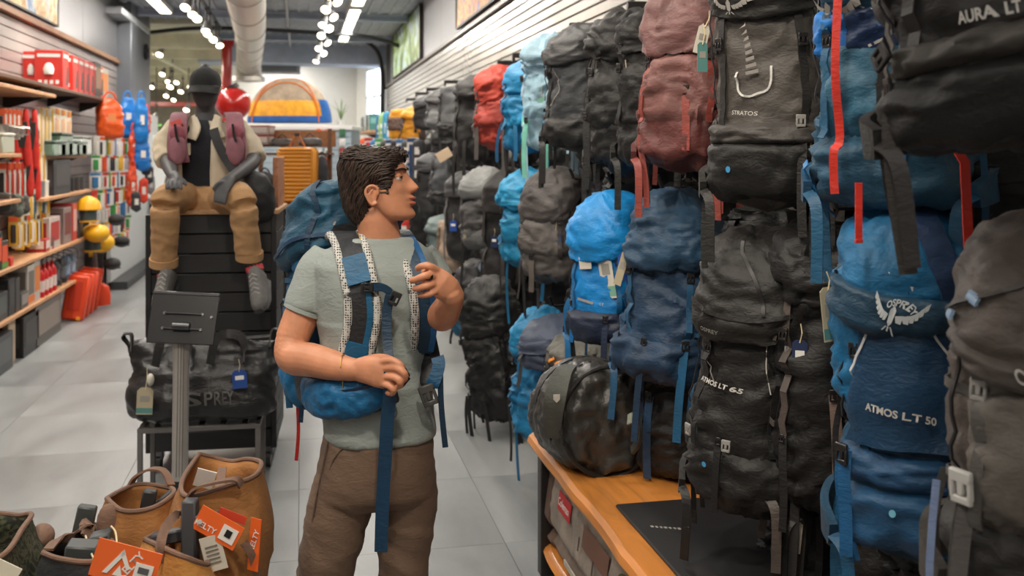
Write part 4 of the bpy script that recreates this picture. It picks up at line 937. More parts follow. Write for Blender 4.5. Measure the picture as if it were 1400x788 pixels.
finger([P(598, 370, 2.65), P(587, 364, 2.634), P(577, 364, 2.64), P(571, 367, 2.658)], .0105, .0085)
finger([P(593, 378, 2.645), P(582, 377, 2.622), P(570, 382, 2.628), P(563, 384, 2.65)], .0108, .0087)
finger([P(594, 388, 2.645), P(583, 391, 2.626), P(573, 394, 2.634), P(567, 395, 2.654)], .0102, .0085)
finger([P(597, 397, 2.648), P(588, 402, 2.635), P(579, 404, 2.642), P(574, 404, 2.658)], .0092, .0078)
finger([P(610, 384, 2.67), P(602, 374, 2.69), P(590, 370, 2.715), P(580, 372, 2.73)], .0125, .0095)
body_me = remesh(hm, .0032, 2)
meshobj('body', body_me, m_skin, man, True)
# eyes, brows, lips
for sg in (1, -1):
    c = HP(.0565, sg * .030, .062)
    MB().ball(c + UP3 * .0045 - hf * .001, (.0118, .0118, .0095), 16, 12).build('eyelid', m_skin, man, world=True)
    eo = MB().ball(c, .0112, 16, 12).build('eye', pla((226, 220, 212), .2, coat=.6), man, world=True)
    dv = (hf * .95 + hs * sg * .22 + UP3 * .05).normalized()
    MB().ball(c + dv * .0062, .0058, 12, 8).build('iris', pla((44, 28, 20), .15), eo, world=False)
    lid_ = [HP(.0635 + .005 * math.cos(t_ * 1.4), sg * (.030 + .0125 * t_), .0655 - .0028 * t_ * t_ ) for t_ in [-1 + .25 * k for k in range(9)]]
    MB().tube(lid_, [.0016] * 9, 6).build('lash_line', pla((36, 24, 20), .7), man, world=True)
    br = [HP(*(lambda y, s, z: (y + .003, s, z))(*hlocal(sg * (.16 + .11 * k), .0835 + .0035 * math.sin(k * .62)))) for k in range(7)]
    MB().tube(br, [.0018, .0032, .0036, .0036, .0032, .0026, .0012], 6, up=hf).build('eyebrow', mat((40, 28, 22), .8, 0, 'hair'), man, world=True)
m_lip = mat((182, 104, 88), .4, 0, 'skin')
for zc, hgt, up_ in ((.004, .0042, .0104), (-.0115, .005, .0085)):
    ps = []
    for k in range(13):
        a = (-1 + k / 6) * .40; y, s, z = hlocal(a, zc); ps.append(HP(y - .0012, s, z))
    MB().tube(ps, [.0006] + [hgt * math.sin(math.pi * (k + .5) / 12) ** .6 * .85 for k in range(11)] + [.0006], 8, up=UP3).build('lips', m_lip, man, world=True)
# ---- hair: shell over the skull plus combed locks
USE[0] = HTH
hairpoly = [(.064, .122), (.070, .111), (.060, .104), (.053, .088), (.049, .068), (.042, .042), (.037, .014), (.029, .014), (.024, .040), (.012, .052), (-.010, .048), (-.026, .030), (-.028, .0), (-.028, -.03), (-.045, -.058), (-.07, -.078), (-.13, -.05), (-.14, .05), (-.1, .2), (.08, .2)]
def inpoly(x, y, pl):
    c = False; j = len(pl) - 1
    for i in range(len(pl)):
        if (pl[i][1] > y) != (pl[j][1] > y) and x < (pl[j][0] - pl[i][0]) * (y - pl[i][1]) / (pl[j][1] - pl[i][1]) + pl[i][0]: c = not c
        j = i
    return c
def distpoly(x, y, pl):
    m_ = 9.
    for i in range(len(pl)):
        ax_, ay_ = pl[i]; bx, by = pl[(i + 1) % len(pl)]; dx, dy = bx - ax_, by - ay_; t_ = max(0, min(1, ((x - ax_) * dx + (y - ay_) * dy) / (dx * dx + dy * dy))); m_ = min(m_, math.hypot(x - ax_ - dx * t_, y - ay_ - dy * t_))
    return m_
def hth(y, z):
    if not inpoly(y, z, hairpoly): return -.004
    d_ = distpoly(y, z, hairpoly); top = .006 + .010 * max(0, min(1, (z - .02) / .09)) + .007 * max(0, min(1, (-y - .0) / .06)) * max(0, min(1, (z + .05) / .06))
    return min(1., .25 + d_ / .022) * top
def hair_pt(a, z, extra=0.):
    if z > .1335: z = .1335
    y, s, zz = hlocal(a, z); cy = -.018; n = Vector((y - cy, s, (zz - .03) * .9)); n = n / max(n.length, 1e-6)
    t_ = hth(y, zz); q = noise.noise(Vector((y * 28, s * 28, zz * 14))) * .004 if t_ > 0 else 0
    return HP(y + n.x * (t_ + extra + q), s + n.y * (t_ + extra + q), zz + n.z * (t_ + extra + q))
hb = MB(); NA, NZ = 72, 56
hb.grid(lambda u, v: hair_pt(2 * math.pi * u, -.074 + .2075 * v), NA, NZ, True); hb.f.append(tuple(NZ * NA + i for i in range(NA)))
_in = [hth(*(lambda q: (q[0], q[2]))(hlocal(2 * math.pi * i / NA, min(.1335, -.074 + .2075 * j / NZ)))) > 0 for j in range(NZ + 1) for i in range(NA)]
hb.f = [f_ for f_ in hb.f if any(_in[i] for i in f_)]
rg = random.Random(9)
def lock(a, z, da, dz, L, r, lift):
    pts = []
    for k in range(6):
        t_ = k / 5; pts.append(hair_pt(a + da * L * t_, max(-.073, min(.133, z + dz * L * t_)), .001 + lift * math.sin(t_ * math.pi) * .6 + (.0015 if k < 5 else -.001)))
    hb.tube(pts, [r * .6, r, r, r * .85, r * .55, r * .12], 5, cap=(False, False))
n_l = 0
while n_l < 1500:
    a = rg.uniform(-math.pi, math.pi); z = rg.uniform(-.062, .132); y, s, zz = hlocal(a, z)
    if hth(y, zz) <= .002: continue
    n_l += 1
    back = 1 if a > 0 else -1
    if z > .10: da, dz = back * rg.uniform(6, 11), rg.uniform(-.25, .1)
    elif y > .02: da, dz = back * rg.uniform(7, 10), rg.uniform(-.3, -.05)
    else: da, dz = back * rg.uniform(3, 7), rg.uniform(-.9, -.55)
    lock(a, z, da, dz, rg.uniform(.03, .06), rg.uniform(.0016, .0034), rg.uniform(.0, .004))
for k in range(60):   # fringe lifted at the forehead
    a = rg.uniform(-.7, .7); z = rg.uniform(.113, .129); p0_ = hair_pt(a, z, .0); sd_ = rg.uniform(-.012, .012)
    hb.tube(smoothpath([p0_, p0_ + hf * .010 + UP3 * rg.uniform(.002, .007) + hs * sd_ * .5, p0_ + hf * rg.uniform(.008, .014) + UP3 * rg.uniform(-.007, .002) + hs * sd_], 3), [.003, .003, .0028, .0024, .0018, .001, .0004], 5)
hb.build('hair', mat((52, 38, 30), .55, 0, 'hair', name='dark_hair'), man, world=True, angle=80)
USE[0] = HT
# ---- T-shirt
sh = MB()
sh.rings([ringH(P(x, y, MD), w / 476 / math.cos(R(17)) * .985, h, e=2.5) for y, x, w, h in ((596, 520, 71, .128), (575, 519, 72.5, .126), (540, 517, 71, .122), (500, 512, 69, .118), (455, 511, 71, .122), (415, 512, 76, .130), (385, 514, 80, .130), (362, 514, 80, .118), (345, 515, 72, .098), (333, 517, 56, .082), (324, 520, 42, .074))])
sl = smoothpath([P(452, 352, 2.90), P(436, 372, 2.885), P(425, 396, 2.872), P(417, 424, 2.862)], 4); sh.tube(sl, interp([.060, .063, .062, .060], len(sl)), 24)
sl = smoothpath([P(570, 352, 2.955), P(584, 370, 2.95), P(594, 390, 2.935)], 4); sh.tube(sl, interp([.058, .06, .06], len(sl)), 24)
me = remesh(sh, .0065, 7)
def shirt_w(c, n):
    p_ = Vector(c); z = p_.z; rx = (p_ - man.location).dot(tx)
    q = Vector((rx * 5 + z * 2.2, p_.y * 3, z * 9)); a = 1 - abs(noise.noise(q)) * 2.2; b_ = 1 - abs(noise.noise(q * 2.1 + Vector((3, 1, 7)))) * 2.2
    k = .006 * (1 if z < 1.28 else .55); return k * a * .8 + k * .45 * b_
displace(me, shirt_w)
m_shirt = fab((146, 154, 150), .85, var=.07, bump=.25, name='jersey')
meshobj('t_shirt', me, m_shirt, man, True)
cp_ = [P(522, 331, 2.88) + tx * .076 * math.cos(a) + ty * .078 * math.sin(a) + UP3 * (.018 * math.sin(a)) for a in [2 * math.pi * k / 40 for k in range(41)]]
MB().tube(cp_, .008, 10).build('collar', m_shirt, man, world=True)
for pth, rr_ in (((P(418, 422, 2.862), P(416, 427, 2.861)), .0625),): MB().tube(pth, rr_, 24).build('sleeve_hem', m_shirt, man, world=True)
# ---- trousers
pt = MB()
pt.rings([ringH(P(x, y, MD), w / 476, h, e=2.4) for y, x, w, h in ((585, 519, 72, .118), (610, 518, 75, .124), (640, 516, 79, .128), (668, 514, 80, .124), (684, 513, 72, .1))])
def legp(pts, rad):
    pp = smoothpath(pts, 5); pt.tube(pp, interp(rad, len(pp)), 26, up=ty)
legp([P(476, 640, 2.86), P(466, 690, 2.85), P(452, 750, 2.84), P(442, 810, 2.85), P(440, 900, 2.9), P(440, 1005, 2.93)], [.086, .088, .082, .074, .072, .078])
legp([P(556, 640, 2.90), P(556, 690, 2.90), P(553, 750, 2.90), P(550, 810, 2.91), P(548, 900, 2.96), P(546, 1005, 2.99)], [.084, .083, .074, .068, .068, .076])
me = remesh(pt, .008, 5)
def trou_w(c, n):
    q = Vector((c[0] * 4, c[1] * 4, c[2] * 11 + c[0] * 6)); return .006 * (1 - abs(noise.noise(q)) * 2.2) + .0028 * (1 - abs(noise.noise(q * 2.4)) * 2)
displace(me, trou_w)
m_trou = fab((108, 86, 70), .8, var=.1, bump=.3)
tro = meshobj('trousers', me, m_trou, man, True)
MB().tube(smoothpath([P(449, 604, 2.79), P(441, 640, 2.78), P(431, 690, 2.775), P(424, 740, 2.78), P(418, 790, 2.79)], 4), .003, 6).build('side_seam', fab((86, 68, 56), .8), tro, world=False)
MB().tube(smoothpath([P(470, 612, 2.755), P(458, 626, 2.76), P(450, 645, 2.77)], 4), .0028, 6).build('pocket_seam', fab((86, 68, 56), .8), tro)
MB().tube(smoothpath([P(534, 606, 2.75), P(533, 640, 2.745), P(522, 668, 2.75)], 4), .0028, 6).build('fly_seam', fab((86, 68, 56), .8), tro)
for o in tro.children: o.matrix_parent_inverse = tro.matrix_parent_inverse.copy() if False else Matrix.Identity(4)
for x, d in ((438, 2.9), (546, 2.96)):
    f = P(x, 1030, d); f.z = 0
    so = MB(); so.rings([[f + CR * hw * math.cos(a) + UP3 * 0 + CF * (yy) + UP3 * max(.0, hh * .5 * (1 + math.sin(a))) for a in [2 * math.pi * k / 16 for k in range(16)]] for yy, hw, hh in ((.11, .025, .07), (.09, .038, .1), (.03, .042, .11), (-.06, .045, .075), (-.12, .046, .06), (-.16, .03, .04))])
    so.build('shoe', fab((60, 56, 52), .6), man, world=True)
# jewellery
w0 = P(469, 503, 2.705)
MB().tube([w0 + UP3 * .036 * math.cos(a) + (CF * .98) * .034 * math.sin(a) + CR * (.002 * math.sin(2 * a)) for a in [2 * math.pi * k / 24 for k in range(25)]], .0013, 6).tube([w0 + Vector((0, 0, -.036)) - CF * .005, w0 + Vector((0, 0, -.06)) - CF * .006], .0014, 6).build('bracelet', met((200, 160, 90), .3), man, world=True)
MB().tube(smoothpath([P(488, 317, 2.83), P(491, 323, 2.815), P(496, 329, 2.81), P(505, 336, 2.805)], 4), .0014, 6).build('necklace', met((220, 180, 100), .25), man, world=True)
MB().tube([P(588, 378, 2.634), P(585, 378, 2.628)], .0118, 14).build('finger_ring', pla((20, 20, 22), .3), man, world=True)

# ============================================================ HIS PACK
pkb = P(468, 562, 3.10)
t, S, LS, lo = pack('blue trekking pack with navy lid worn by the man', pkb, R(197), .71, .34, .27, (18, 84, 136), lid=(24, 74, 108), lidh=.34, pocket=(18, 80, 126), bottom=(18, 70, 112), side=(22, 104, 166), strap=(22, 78, 120), seed=91, detail=2, group='pack worn in the aisle', shoulder=False, wr=.012, lidtilt=10)
t.name = 'trekking_backpack'
WP = t
mn = mat((200, 198, 192), .8, 0, 'mesh', scale=150.); m_bkw = fab((30, 30, 33), .6); m_blw = fab((14, 86, 124), .5, bump=.2); m_nvw = fab((12, 46, 70), .5, bump=.15)
def wrib(name, pts, w, th, m, wd=None, n=5, par=None):
    return MB().ribbon(smoothpath(pts, n), w, th, wd if wd is not None else CR).build(name, m, par or WP, world=(par is None))
LP = [(466, 332, 3.0), (470, 321, 2.94), (474, 324, 2.875), (480, 338, 2.80), (487, 366, 2.757), (494, 400, 2.737), (496, 435, 2.735), (490, 470, 2.742), (483, 498, 2.752)]
def off(pts, dx=0, dd=0): return [P(x + dx, y, d + dd) for x, y, d in pts]
st = wrib('shoulder_strap', off(LP), .078, .020, m_bkw)
for s_ in (-1, 1):
    q = MB().tube(smoothpath([P(x + s_ * 19.5, y - (s_ * 1), d - .004) for x, y, d in LP], 5), .0125, 10).build('mesh_padding', mn, st)
    q.parent = WP; rel(q, WP)
wrib('strap_cover', off(LP[1:4], 0, -.012) + [P(483, 352, 2.76)], .056, .012, fab((30, 34, 40), .55))
wpan = wrib('strap_panel', [P(483, 350, 2.758), P(487, 366, 2.744), P(492, 388, 2.728)], .064, .014, m_blw)
wrib('strap_edge', [P(x + 10, y, d - .012) for x, y, d in LP[5:]], .016, .008, m_blw)
wrib('strap_foot', off(LP[7:], 0, -.012) + [P(481, 512, 2.748)], .062, .012, m_blw)
RP = [(538, 318, 2.99), (546, 320, 2.92), (556, 336, 2.86), (566, 358, 2.815), (575, 386, 2.785), (580, 420, 2.785), (580, 455, 2.80), (576, 480, 2.83)]
st = wrib('shoulder_strap', off(RP), .062, .018, m_nvw)
q = MB().tube(smoothpath([P(x - 13, y + 2, d - .008) for x, y, d in RP], 5), .013, 10).build('mesh_padding', mn, WP, world=True)
wrib('strap_edge', [P(x + 13, y, d - .01) for x, y, d in RP], .016, .008, fab((18, 84, 134), .5))
wrib('load_strap', [P(470, 318, 2.96), P(455, 330, 3.0), P(440, 330, 3.03)], .025, .003, m_nvw, UP3)
# back panel mesh seen beside the shoulder
MB().ribbon(smoothpath([P(441, 326, 2.98), P(434, 352, 2.99), P(432, 400, 3.0), P(436, 450, 2.99), P(447, 485, 2.96)], 5), .07, .02, CR).build('back_mesh', mn, WP, world=True)
# sternum strap and its buckle, loose webbing
wrib('sternum_strap', [P(500, 393, 2.722), P(513, 392, 2.712), P(527, 395, 2.705), P(537, 404, 2.70)], .022, .003, m_nvw, UP3)
bz = thing('x', None, None); bpy.data.objects.remove(bz)
def wbuckle(px, py, d, sc, roll=0., m=m_buck, name='buckle'):
    o = inst(name, buckle_mesh(m, sc)); o.location = P(px, py, d); o.rotation_euler = (0, R(roll), -PSI); bpy.context.view_layer.update(); rel(o, WP); return o
wbuckle(540, 408, 2.695, .9, 25); wbuckle(502, 393, 2.715, .8, 90)
wrib('long_webbing', [P(533, 404, 2.70), P(529, 430, 2.70), P(530, 470, 2.685), P(534, 505, 2.655)], .026, .003, m_nvw)
wrib('long_webbing', [P(534, 508, 2.632), P(534, 530, 2.64), P(530, 570, 2.665), P(527, 620, 2.675), P(523, 690, 2.69), P(521, 755, 2.70)], .036, .003, fab((12, 54, 84), .5, bump=.15), CR + UP3 * .1)
wbuckle(548, 512, 2.64, 1.0, 60); wbuckle(551, 520, 2.65, .8, 40)
# hip belt with its pocket
hp = smoothpath([P(404, 512, 3.0), P(412, 524, 2.92), P(428, 538, 2.83), P(452, 543, 2.772), P(482, 542, 2.742), P(512, 536, 2.73), P(532, 526, 2.73)], 5)
MB().tube(hp, [( .012, .055 + .0 * i) for i in range(len(hp))], 20, up=UP3, roundend=True).build('hip_belt', m_bkw, WP, world=True)
bs = MB(); hp2 = smoothpath([P(418, 532, 2.88), P(430, 543, 2.80), P(452, 547, 2.742), P(480, 545, 2.718), P(505, 540, 2.712), P(522, 534, 2.716)], 6)
bs.tube(hp2, [(.03 * math.sin(math.pi * (i + 2) / (len(hp2) + 3)) ** .5, .052 * math.sin(math.pi * (i + 3) / (len(hp2) + 5)) ** .4) for i in range(len(hp2))], 28, up=UP3, roundend=True)
me = remesh(bs, .005, 3); displace(me, lambda c, n: .006 * (1 - abs(noise.noise(Vector(c) * 24)) * 2.2) + .003 * noise.noise(Vector(c) * 50)); hpk = meshobj('belt_pocket', me, fab((14, 92, 138), .55), WP, True)
MB().ribbon([p + UP3 * .028 - CF * .026 for p in hp2[4:-4]], .008, .005, UP3).build('pocket_zip', pla((18, 40, 66), .4), WP, world=True)
MB().tube(smoothpath([P(418, 548, 2.87), P(440, 566, 2.775), P(470, 566, 2.73), P(500, 556, 2.715)], 5), .007, 8).build('pocket_piping', fab((18, 64, 104), .5), WP, world=True)
rp = smoothpath([P(580, 452, 2.88), P(586, 480, 2.86), P(590, 505, 2.83), P(588, 520, 2.81)], 4)
MB().tube(rp, [(.03, .014)] * len(rp), 16, up=CF, roundend=True).build('hip_belt', m_bkw, WP, world=True)
wrib('belt_webbing', [P(598, 488, 2.80), P(600, 500, 2.79), P(594, 520, 2.78), P(590, 528, 2.78)], .036, .003, fab((16, 76, 112), .5, bump=.1), CR + UP3 * .35)
wbuckle(586, 540, 2.77, 1.4, -20, pla((70, 68, 66), .4))
wrib('belt_webbing', [P(602, 510, 2.79), P(603, 550, 2.79), P(606, 585, 2.79), P(609, 612, 2.79)], .016, .003, m_nvw)
for name, pts, w, m in (('cord', [(411, 505, 3.0), (407, 540, 2.99), (408, 590, 2.99), (405, 630, 2.99)], .010, fab((176, 34, 30), .5)), ('webbing', [(395, 500, 3.02), (394, 530, 3.02), (396, 558, 3.02)], .02, m_blw), ('webbing', [(415, 520, 2.97), (413, 550, 2.97), (411, 578, 2.97)], .014, m_nvw)):
    wrib(name, [P(*p_) for p_ in pts], w, .003, m)
LS.decal([[(.004 * math.cos(a), .006 * math.sin(a)) for a in [2 * math.pi * k / 10 for k in range(10)]]], .46, .35, m_print, lo, name='logo_mark')
for uu in (.38, .62, .5): LS.strap(MB(), [(uu, .06), (uu + .01, .5), (uu - .01, .92)], .018, .006, .003).build('lid_strap', m_nvw, lo)
LS.strap(MB(), [(.2, .18), (.35, .24), (.5, .22), (.65, .24), (.8, .18)], .012, .007, .005).build('lid_piping', fab((16, 50, 80), .5), lo)
wrib('lid_gap_shade', [P(430, 330, 2.99), P(455, 322, 2.975), P(490, 312, 2.965)], .05, .03, fab((16, 18, 22), .7), UP3)  # black strip standing in for the shade between lid and back

# ============================================================ MANNEQUIN ON ITS BLOCK
BD = 5.45
bz0 = P(290, 618, BD); bt = P(290, 293, BD)
blk = thing('display_block', 'black plank-clad display block on casters under the mannequin', 'display block', (bz0.x, bz0.y, 0), -R(3))
bw, bdp, zb, ztop = .685, .62, .12, bt.z
m_bp = mat((40, 39, 40), .5, 0, 'wood', name='black_stained_plank', stretch=(1, 6, 9))
MB().box((0, bdp / 2, (zb + ztop) / 2), (bw - .03, bdp - .03, ztop - zb - .02)).build('carcass', pla((20, 20, 21), .6), blk, False)
nb = 12; ph = (ztop - zb) / nb
fm_ = boxmesh('plank', (bw - .05, .016, ph - .006), m_bp, .003); sm_ = boxmesh('plank', (.016, bdp - .02, ph - .006), m_bp, .003)
rg = random.Random(4)
for k in range(nb):
    inst('plank', fm_, blk, (0, -.002 - rg.uniform(0, .004), zb + ph * (k + .5)))
    for s_ in (-1, 1): inst('plank', sm_, blk, (s_ * (bw / 2 - .01), bdp / 2, zb + ph * (k + .5)))
for s_ in (-1, 1): MB().box((s_ * (bw / 2 - .012), -.006, (zb + ztop) / 2), (.03, .03, ztop - zb), .003).build('corner_post', pla((26, 26, 27), .5), blk)
MB().box((.05, bdp / 2 - .01, ztop + .012), (bw - .06, bdp + .05, .026), .005).build('top_board', mat((190, 148, 108), .6, 0, 'wood'), blk)
MB().box((.33, bdp / 2 + .05, ztop + .16), (.03, .5, .3), .005).build('side_board', mat((176, 116, 82), .6, 0, 'wood'), blk)
for sx in (-1, 1):
    for sy in (0, 1):
        w_ = MB().tube([(sx * (bw / 2 - .05) - .018, .05 + sy * (bdp - .1), .05), (sx * (bw / 2 - .05) + .018, .05 + sy * (bdp - .1), .05)], .05, 18).build('caster_wheel', pla((58, 58, 60), .4), blk)
        MB().box((sx * (bw / 2 - .05), .05 + sy * (bdp - .1), .095), (.06, .06, .05), .004).build('caster_fork', met((110, 110, 112), .4), w_)
# ---- the figure
mq = thing('mannequin', 'seated charcoal mannequin in cream jacket, khaki trousers and dark cap', 'mannequin', (bt.x, bt.y, ztop + .03))
m_mq = mat((72, 70, 72), .55, 0, 'grime', name='mannequin_skin')
Q = P
qm = MB(); TD = 5.66
qm.tube(smoothpath([Q(281, 97, TD), Q(281, 103, TD), Q(281, 113, TD - .02), Q(281, 126, TD - .03), Q(281, 139, TD - .035), Q(281, 147, TD - .03)], 4), interp([.04, .07, .078, .076, .062, .036], 21), 26, up=CF, roundend=True)
qm.tube([Q(281, 140, TD), Q(281, 155, TD), Q(281, 168, TD)], [.052, .055, .07], 22, up=CF)
qm.rings([ringH(Q(281, y, TD), w / 241, h, ax=CR, ay=CF) for y, w, h in ((292, 38, .11), (270, 38, .11), (235, 34, .105), (200, 42, .12), (180, 46, .1), (170, 30, .07))])
def qarm(pts, rad):
    p_ = smoothpath(pts, 4); qm.tube(p_, interp(rad, len(p_)), 16, roundend=True)
qarm([Q(240, 182, TD), Q(229, 205, TD), Q(230, 222, 5.56), Q(234, 234, 5.36), Q(237, 242, 5.24)], [.052, .048, .043, .036, .026])
qarm([Q(325, 182, TD), Q(342, 206, TD), Q(346, 220, 5.56), Q(331, 234, 5.36), Q(313, 246, 5.21)], [.052, .048, .043, .036, .027])
def qhand(c, dirs, w_):
    qm.tube(c, w_, 12, up=CF, roundend=True)
    for pts in dirs:
        p_ = smoothpath(pts, 3); qm.tube(p_, interp([.0115, .011, .009], len(p_)), 8, roundend=True)
qhand([Q(237, 241, 5.24), Q(238, 246, 5.20), Q(239, 249, 5.17)], [[Q(231 + 5 * k, 247, 5.17), Q(229 + 6 * k, 252, 5.12), Q(228 + 6.6 * k, 258, 5.10)] for k in range(4)] + [[Q(246, 244, 5.20), Q(252, 248, 5.17), Q(254, 253, 5.15)]], [(.036, .02), (.042, .018), (.04, .016)])
qhand([Q(313, 246, 5.20), Q(307, 253, 5.16), Q(303, 259, 5.13)], [[Q(297 + 4.2 * k, 258 + 1.6 * k, 5.12), Q(295 + 4.4 * k, 267 + 1.4 * k, 5.10), Q(294 + 4.2 * k, 275 + 1.2 * k, 5.09)] for k in range(4)] + [[Q(304, 249, 5.15), Q(297, 252, 5.12), Q(292, 258, 5.10)]], [(.034, .022), (.042, .02), (.042, .017)])
for xa, kx, cx, cy_, ay_ in ((262, 227, 225, 364, 392), (300, 330, 343, 352, 392)):
    qarm([Q(xa, 285, TD), Q((xa + kx) / 2, 272, 5.42), Q(kx, 276, 5.2), Q((kx + cx) / 2, 320, 5.24), Q(cx, cy_, 5.26), Q(cx + 6, ay_, 5.25)], [.075, .07, .055, .05, .036, .034])
meshobj('body', remesh(qm, .006, 2), m_mq, mq, True)
# black shirt
sm2 = MB(); sm2.rings([ringH(Q(281, y, TD - .005), w / 241, h, ax=CR, ay=CF) for y, w, h in ((290, 40, .122), (262, 40, .12), (232, 37, .117), (205, 42, .13), (186, 44, .12), (172, 34, .085), (164, 20, .066))])
meshobj('shirt', remesh(sm2, .01, 3), fab((30, 31, 38), .85, var=.08), mq, True)
# open cream jacket: back and two front panels as thick sheets
m_jk = fab((206, 192, 168), .8, var=.06, bump=.4)
def jk(a0_, a1_, name):
    prof = [(292, 46, .15), (265, 47, .15), (235, 46, .148), (208, 50, .152), (190, 50, .14), (176, 42, .11), (166, 28, .085)]
    def f(u, v):
        k = v * (len(prof) - 1); i = min(int(k), len(prof) - 2); t_ = k - i; y, w, h = [prof[i][j] + (prof[i + 1][j] - prof[i][j]) * t_ for j in range(3)]
        a = a0_ + (a1_ - a0_) * u; p_ = Q(281, y, TD) + CR * (w / 241) * math.copysign(abs(math.cos(a)) ** .85, math.cos(a)) + CF * h * math.copysign(abs(math.sin(a)) ** .85, math.sin(a))
        nn = (CR * math.cos(a) + CF * math.sin(a)); return p_ + nn * (.010 * (1 - abs(noise.noise(p_ * 9)) * 2))
    m0 = MB(); m0.grid(f, 40, 24); o_ = m0.build(name, m_jk, mq, world=True); so_ = o_.modifiers.new('s', 'SOLIDIFY'); so_.thickness = .012; return o_
jk(-math.pi / 2 + .30, math.pi * 1.5 - .42, 'jacket')
for pts, rad, nm in (([Q(246, 176, TD), Q(232, 192, TD), Q(226, 208, 5.64), Q(229, 220, 5.6)], [.075, .074, .07, .064], 'jacket_sleeve'), ([Q(318, 176, TD), Q(333, 192, TD), Q(343, 208, 5.64), Q(347, 219, 5.61)], [.075, .074, .072, .066], 'jacket_sleeve')):
    p_ = smoothpath(pts, 5); s0 = MB().tube(p_, interp(rad, len(p_)), 22); me = remesh(s0, .009, 2); displace(me, lambda c, n: .008 * (1 - abs(noise.noise(Vector(c) * 13)) * 2)); meshobj(nm, me, m_jk, mq, True)
for s_ in (-1, 1):
    MB().ribbon(smoothpath([Q(281 + s_ * 6, 157, TD + .07), Q(281 + s_ * 17, 160, TD - .02), Q(281 + s_ * 14, 176, TD - .13), Q(281 + s_ * 20, 190, TD - .16)], 4), [.03 + .004 * min(k, 8) for k in range(13)], .010, CR * s_ + UP3 * -.4).build('collar', m_jk, mq, world=True)
    MB().ribbon([Q(281 + s_ * 27, 196, TD - .175), Q(281 + s_ * 27, 212, TD - .178)], .05, .008, CR).build('chest_pocket', m_jk, mq, world=True)
# khaki trousers
kp = MB(); kp.rings([ringH(Q(281, y, TD - .03), w / 241, h, ax=CR, ay=CF) for y, w, h in ((296, 52, .17), (284, 52, .17), (268, 46, .16), (255, 42, .14))])
for xa, kx, cx, cy_ in ((262, 227, 224, 360), (300, 330, 341, 350)):
    p_ = smoothpath([Q(xa, 280, TD), Q((xa + kx) / 2, 270, 5.42), Q(kx, 275, 5.19), Q((kx * .6 + cx * .4), 305, 5.2), Q(kx * .2 + cx * .8, 340, 5.24), Q(cx, cy_, 5.26)], 5)
    kp.tube(p_, interp([.098, .09, .076, .068, .064, .063], len(p_)), 24)
me = remesh(kp, .009, 4); displace(me, lambda c, n: .006 * (1 - abs(noise.noise(Vector((c[0] * 9, c[1] * 9, c[2] * 15)))) * 2.1) + .002 * noise.noise(Vector(c) * 34))
m_kh = fab((176, 136, 94), .8, var=.1, bump=.35)
meshobj('trousers', me, m_kh, mq, True)
for cx, cy_, r_ in ((224, 358, .074), (341, 349, .072)): MB().tube([Q(cx, cy_ - 5, 5.25), Q(cx, cy_ + 5, 5.26)], r_, 22).build('trouser_cuff', m_kh, mq, world=True)
# socks and shoes
for cx, cy_, sx, sy_, ang in ((226, 366, 2, 0, 0), (345, 356, 6, 0, 24)):
    MB().tube([Q(cx, cy_, 5.26), Q(cx + sx * 1.2, cy_ + 26, 5.25)], [.044, .04], 16).build('sock', fab((74, 64, 56), .8), mq, world=True)
    MB().tube([Q(cx + sx * .35, cy_ + 8, 5.26), Q(cx + sx * .7, cy_ + 15, 5.255)], .046, 16).build('sock_stripe', fab((206, 70, 78), .8), mq, world=True)
    MB().tube([Q(cx + sx * .2, cy_ + 5, 5.26), Q(cx + sx * .33, cy_ + 8, 5.26)], .0455, 16).build('sock_stripe', fab((30, 34, 52), .8), mq, world=True)
def shoe(x, y, d, roll, nm):
    M = Matrix.Translation(Q(x, y, d)) @ Matrix.Rotation(-PSI, 4, 'Z') @ Matrix.Rotation(R(roll), 4, 'Y') @ Matrix.Rotation(R(28), 4, 'X')
    def rg_(yy, hw, z0_, z1_): return [M @ Vector((hw * math.cos(a) * (1.08 if math.sin(a) < 0 else .85), yy, z0_ + (z1_ - z0_) * .5 * (1 + math.copysign(abs(math.sin(a)) ** .7, math.sin(a))))) for a in [2 * math.pi * k / 18 for k in range(18)]]
    up = MB().rings([rg_(.1, .02, .0, .07), rg_(.09, .036, -.0, .11), rg_(.05, .041, -.0, .125), rg_(.0, .042, 0, .11), rg_(-.06, .045, 0, .085), rg_(-.12, .046, 0, .062), rg_(-.165, .034, 0, .045), rg_(-.178, .016, .005, .03)]).build('shoe', fab((96, 94, 92), .7), mq, world=True)
    sol = MB().rings([rg_(.105, .024, -.025, .012), rg_(.09, .04, -.026, .014), rg_(0, .044, -.024, .012), rg_(-.1, .051, -.024, .012), rg_(-.16, .04, -.02, .014), rg_(-.185, .02, -.012, .014)]).build('shoe_sole', pla((54, 53, 54), .6), mq, world=True)
    lc = MB()
    for k in range(5): lc.tube([M @ Vector((-.022, .0 - .026 * k, .104 - .011 * k)), M @ Vector((0, .003 - .026 * k, .114 - .011 * k)), M @ Vector((.022, -.012 - .026 * k, .102 - .011 * k))], .004, 6)
    lc.build('laces', fab((150, 148, 144), .7), mq, world=True)
shoe(229, 398, 5.22, -4, 'l'); shoe(358, 398, 5.2, -22, 'r')
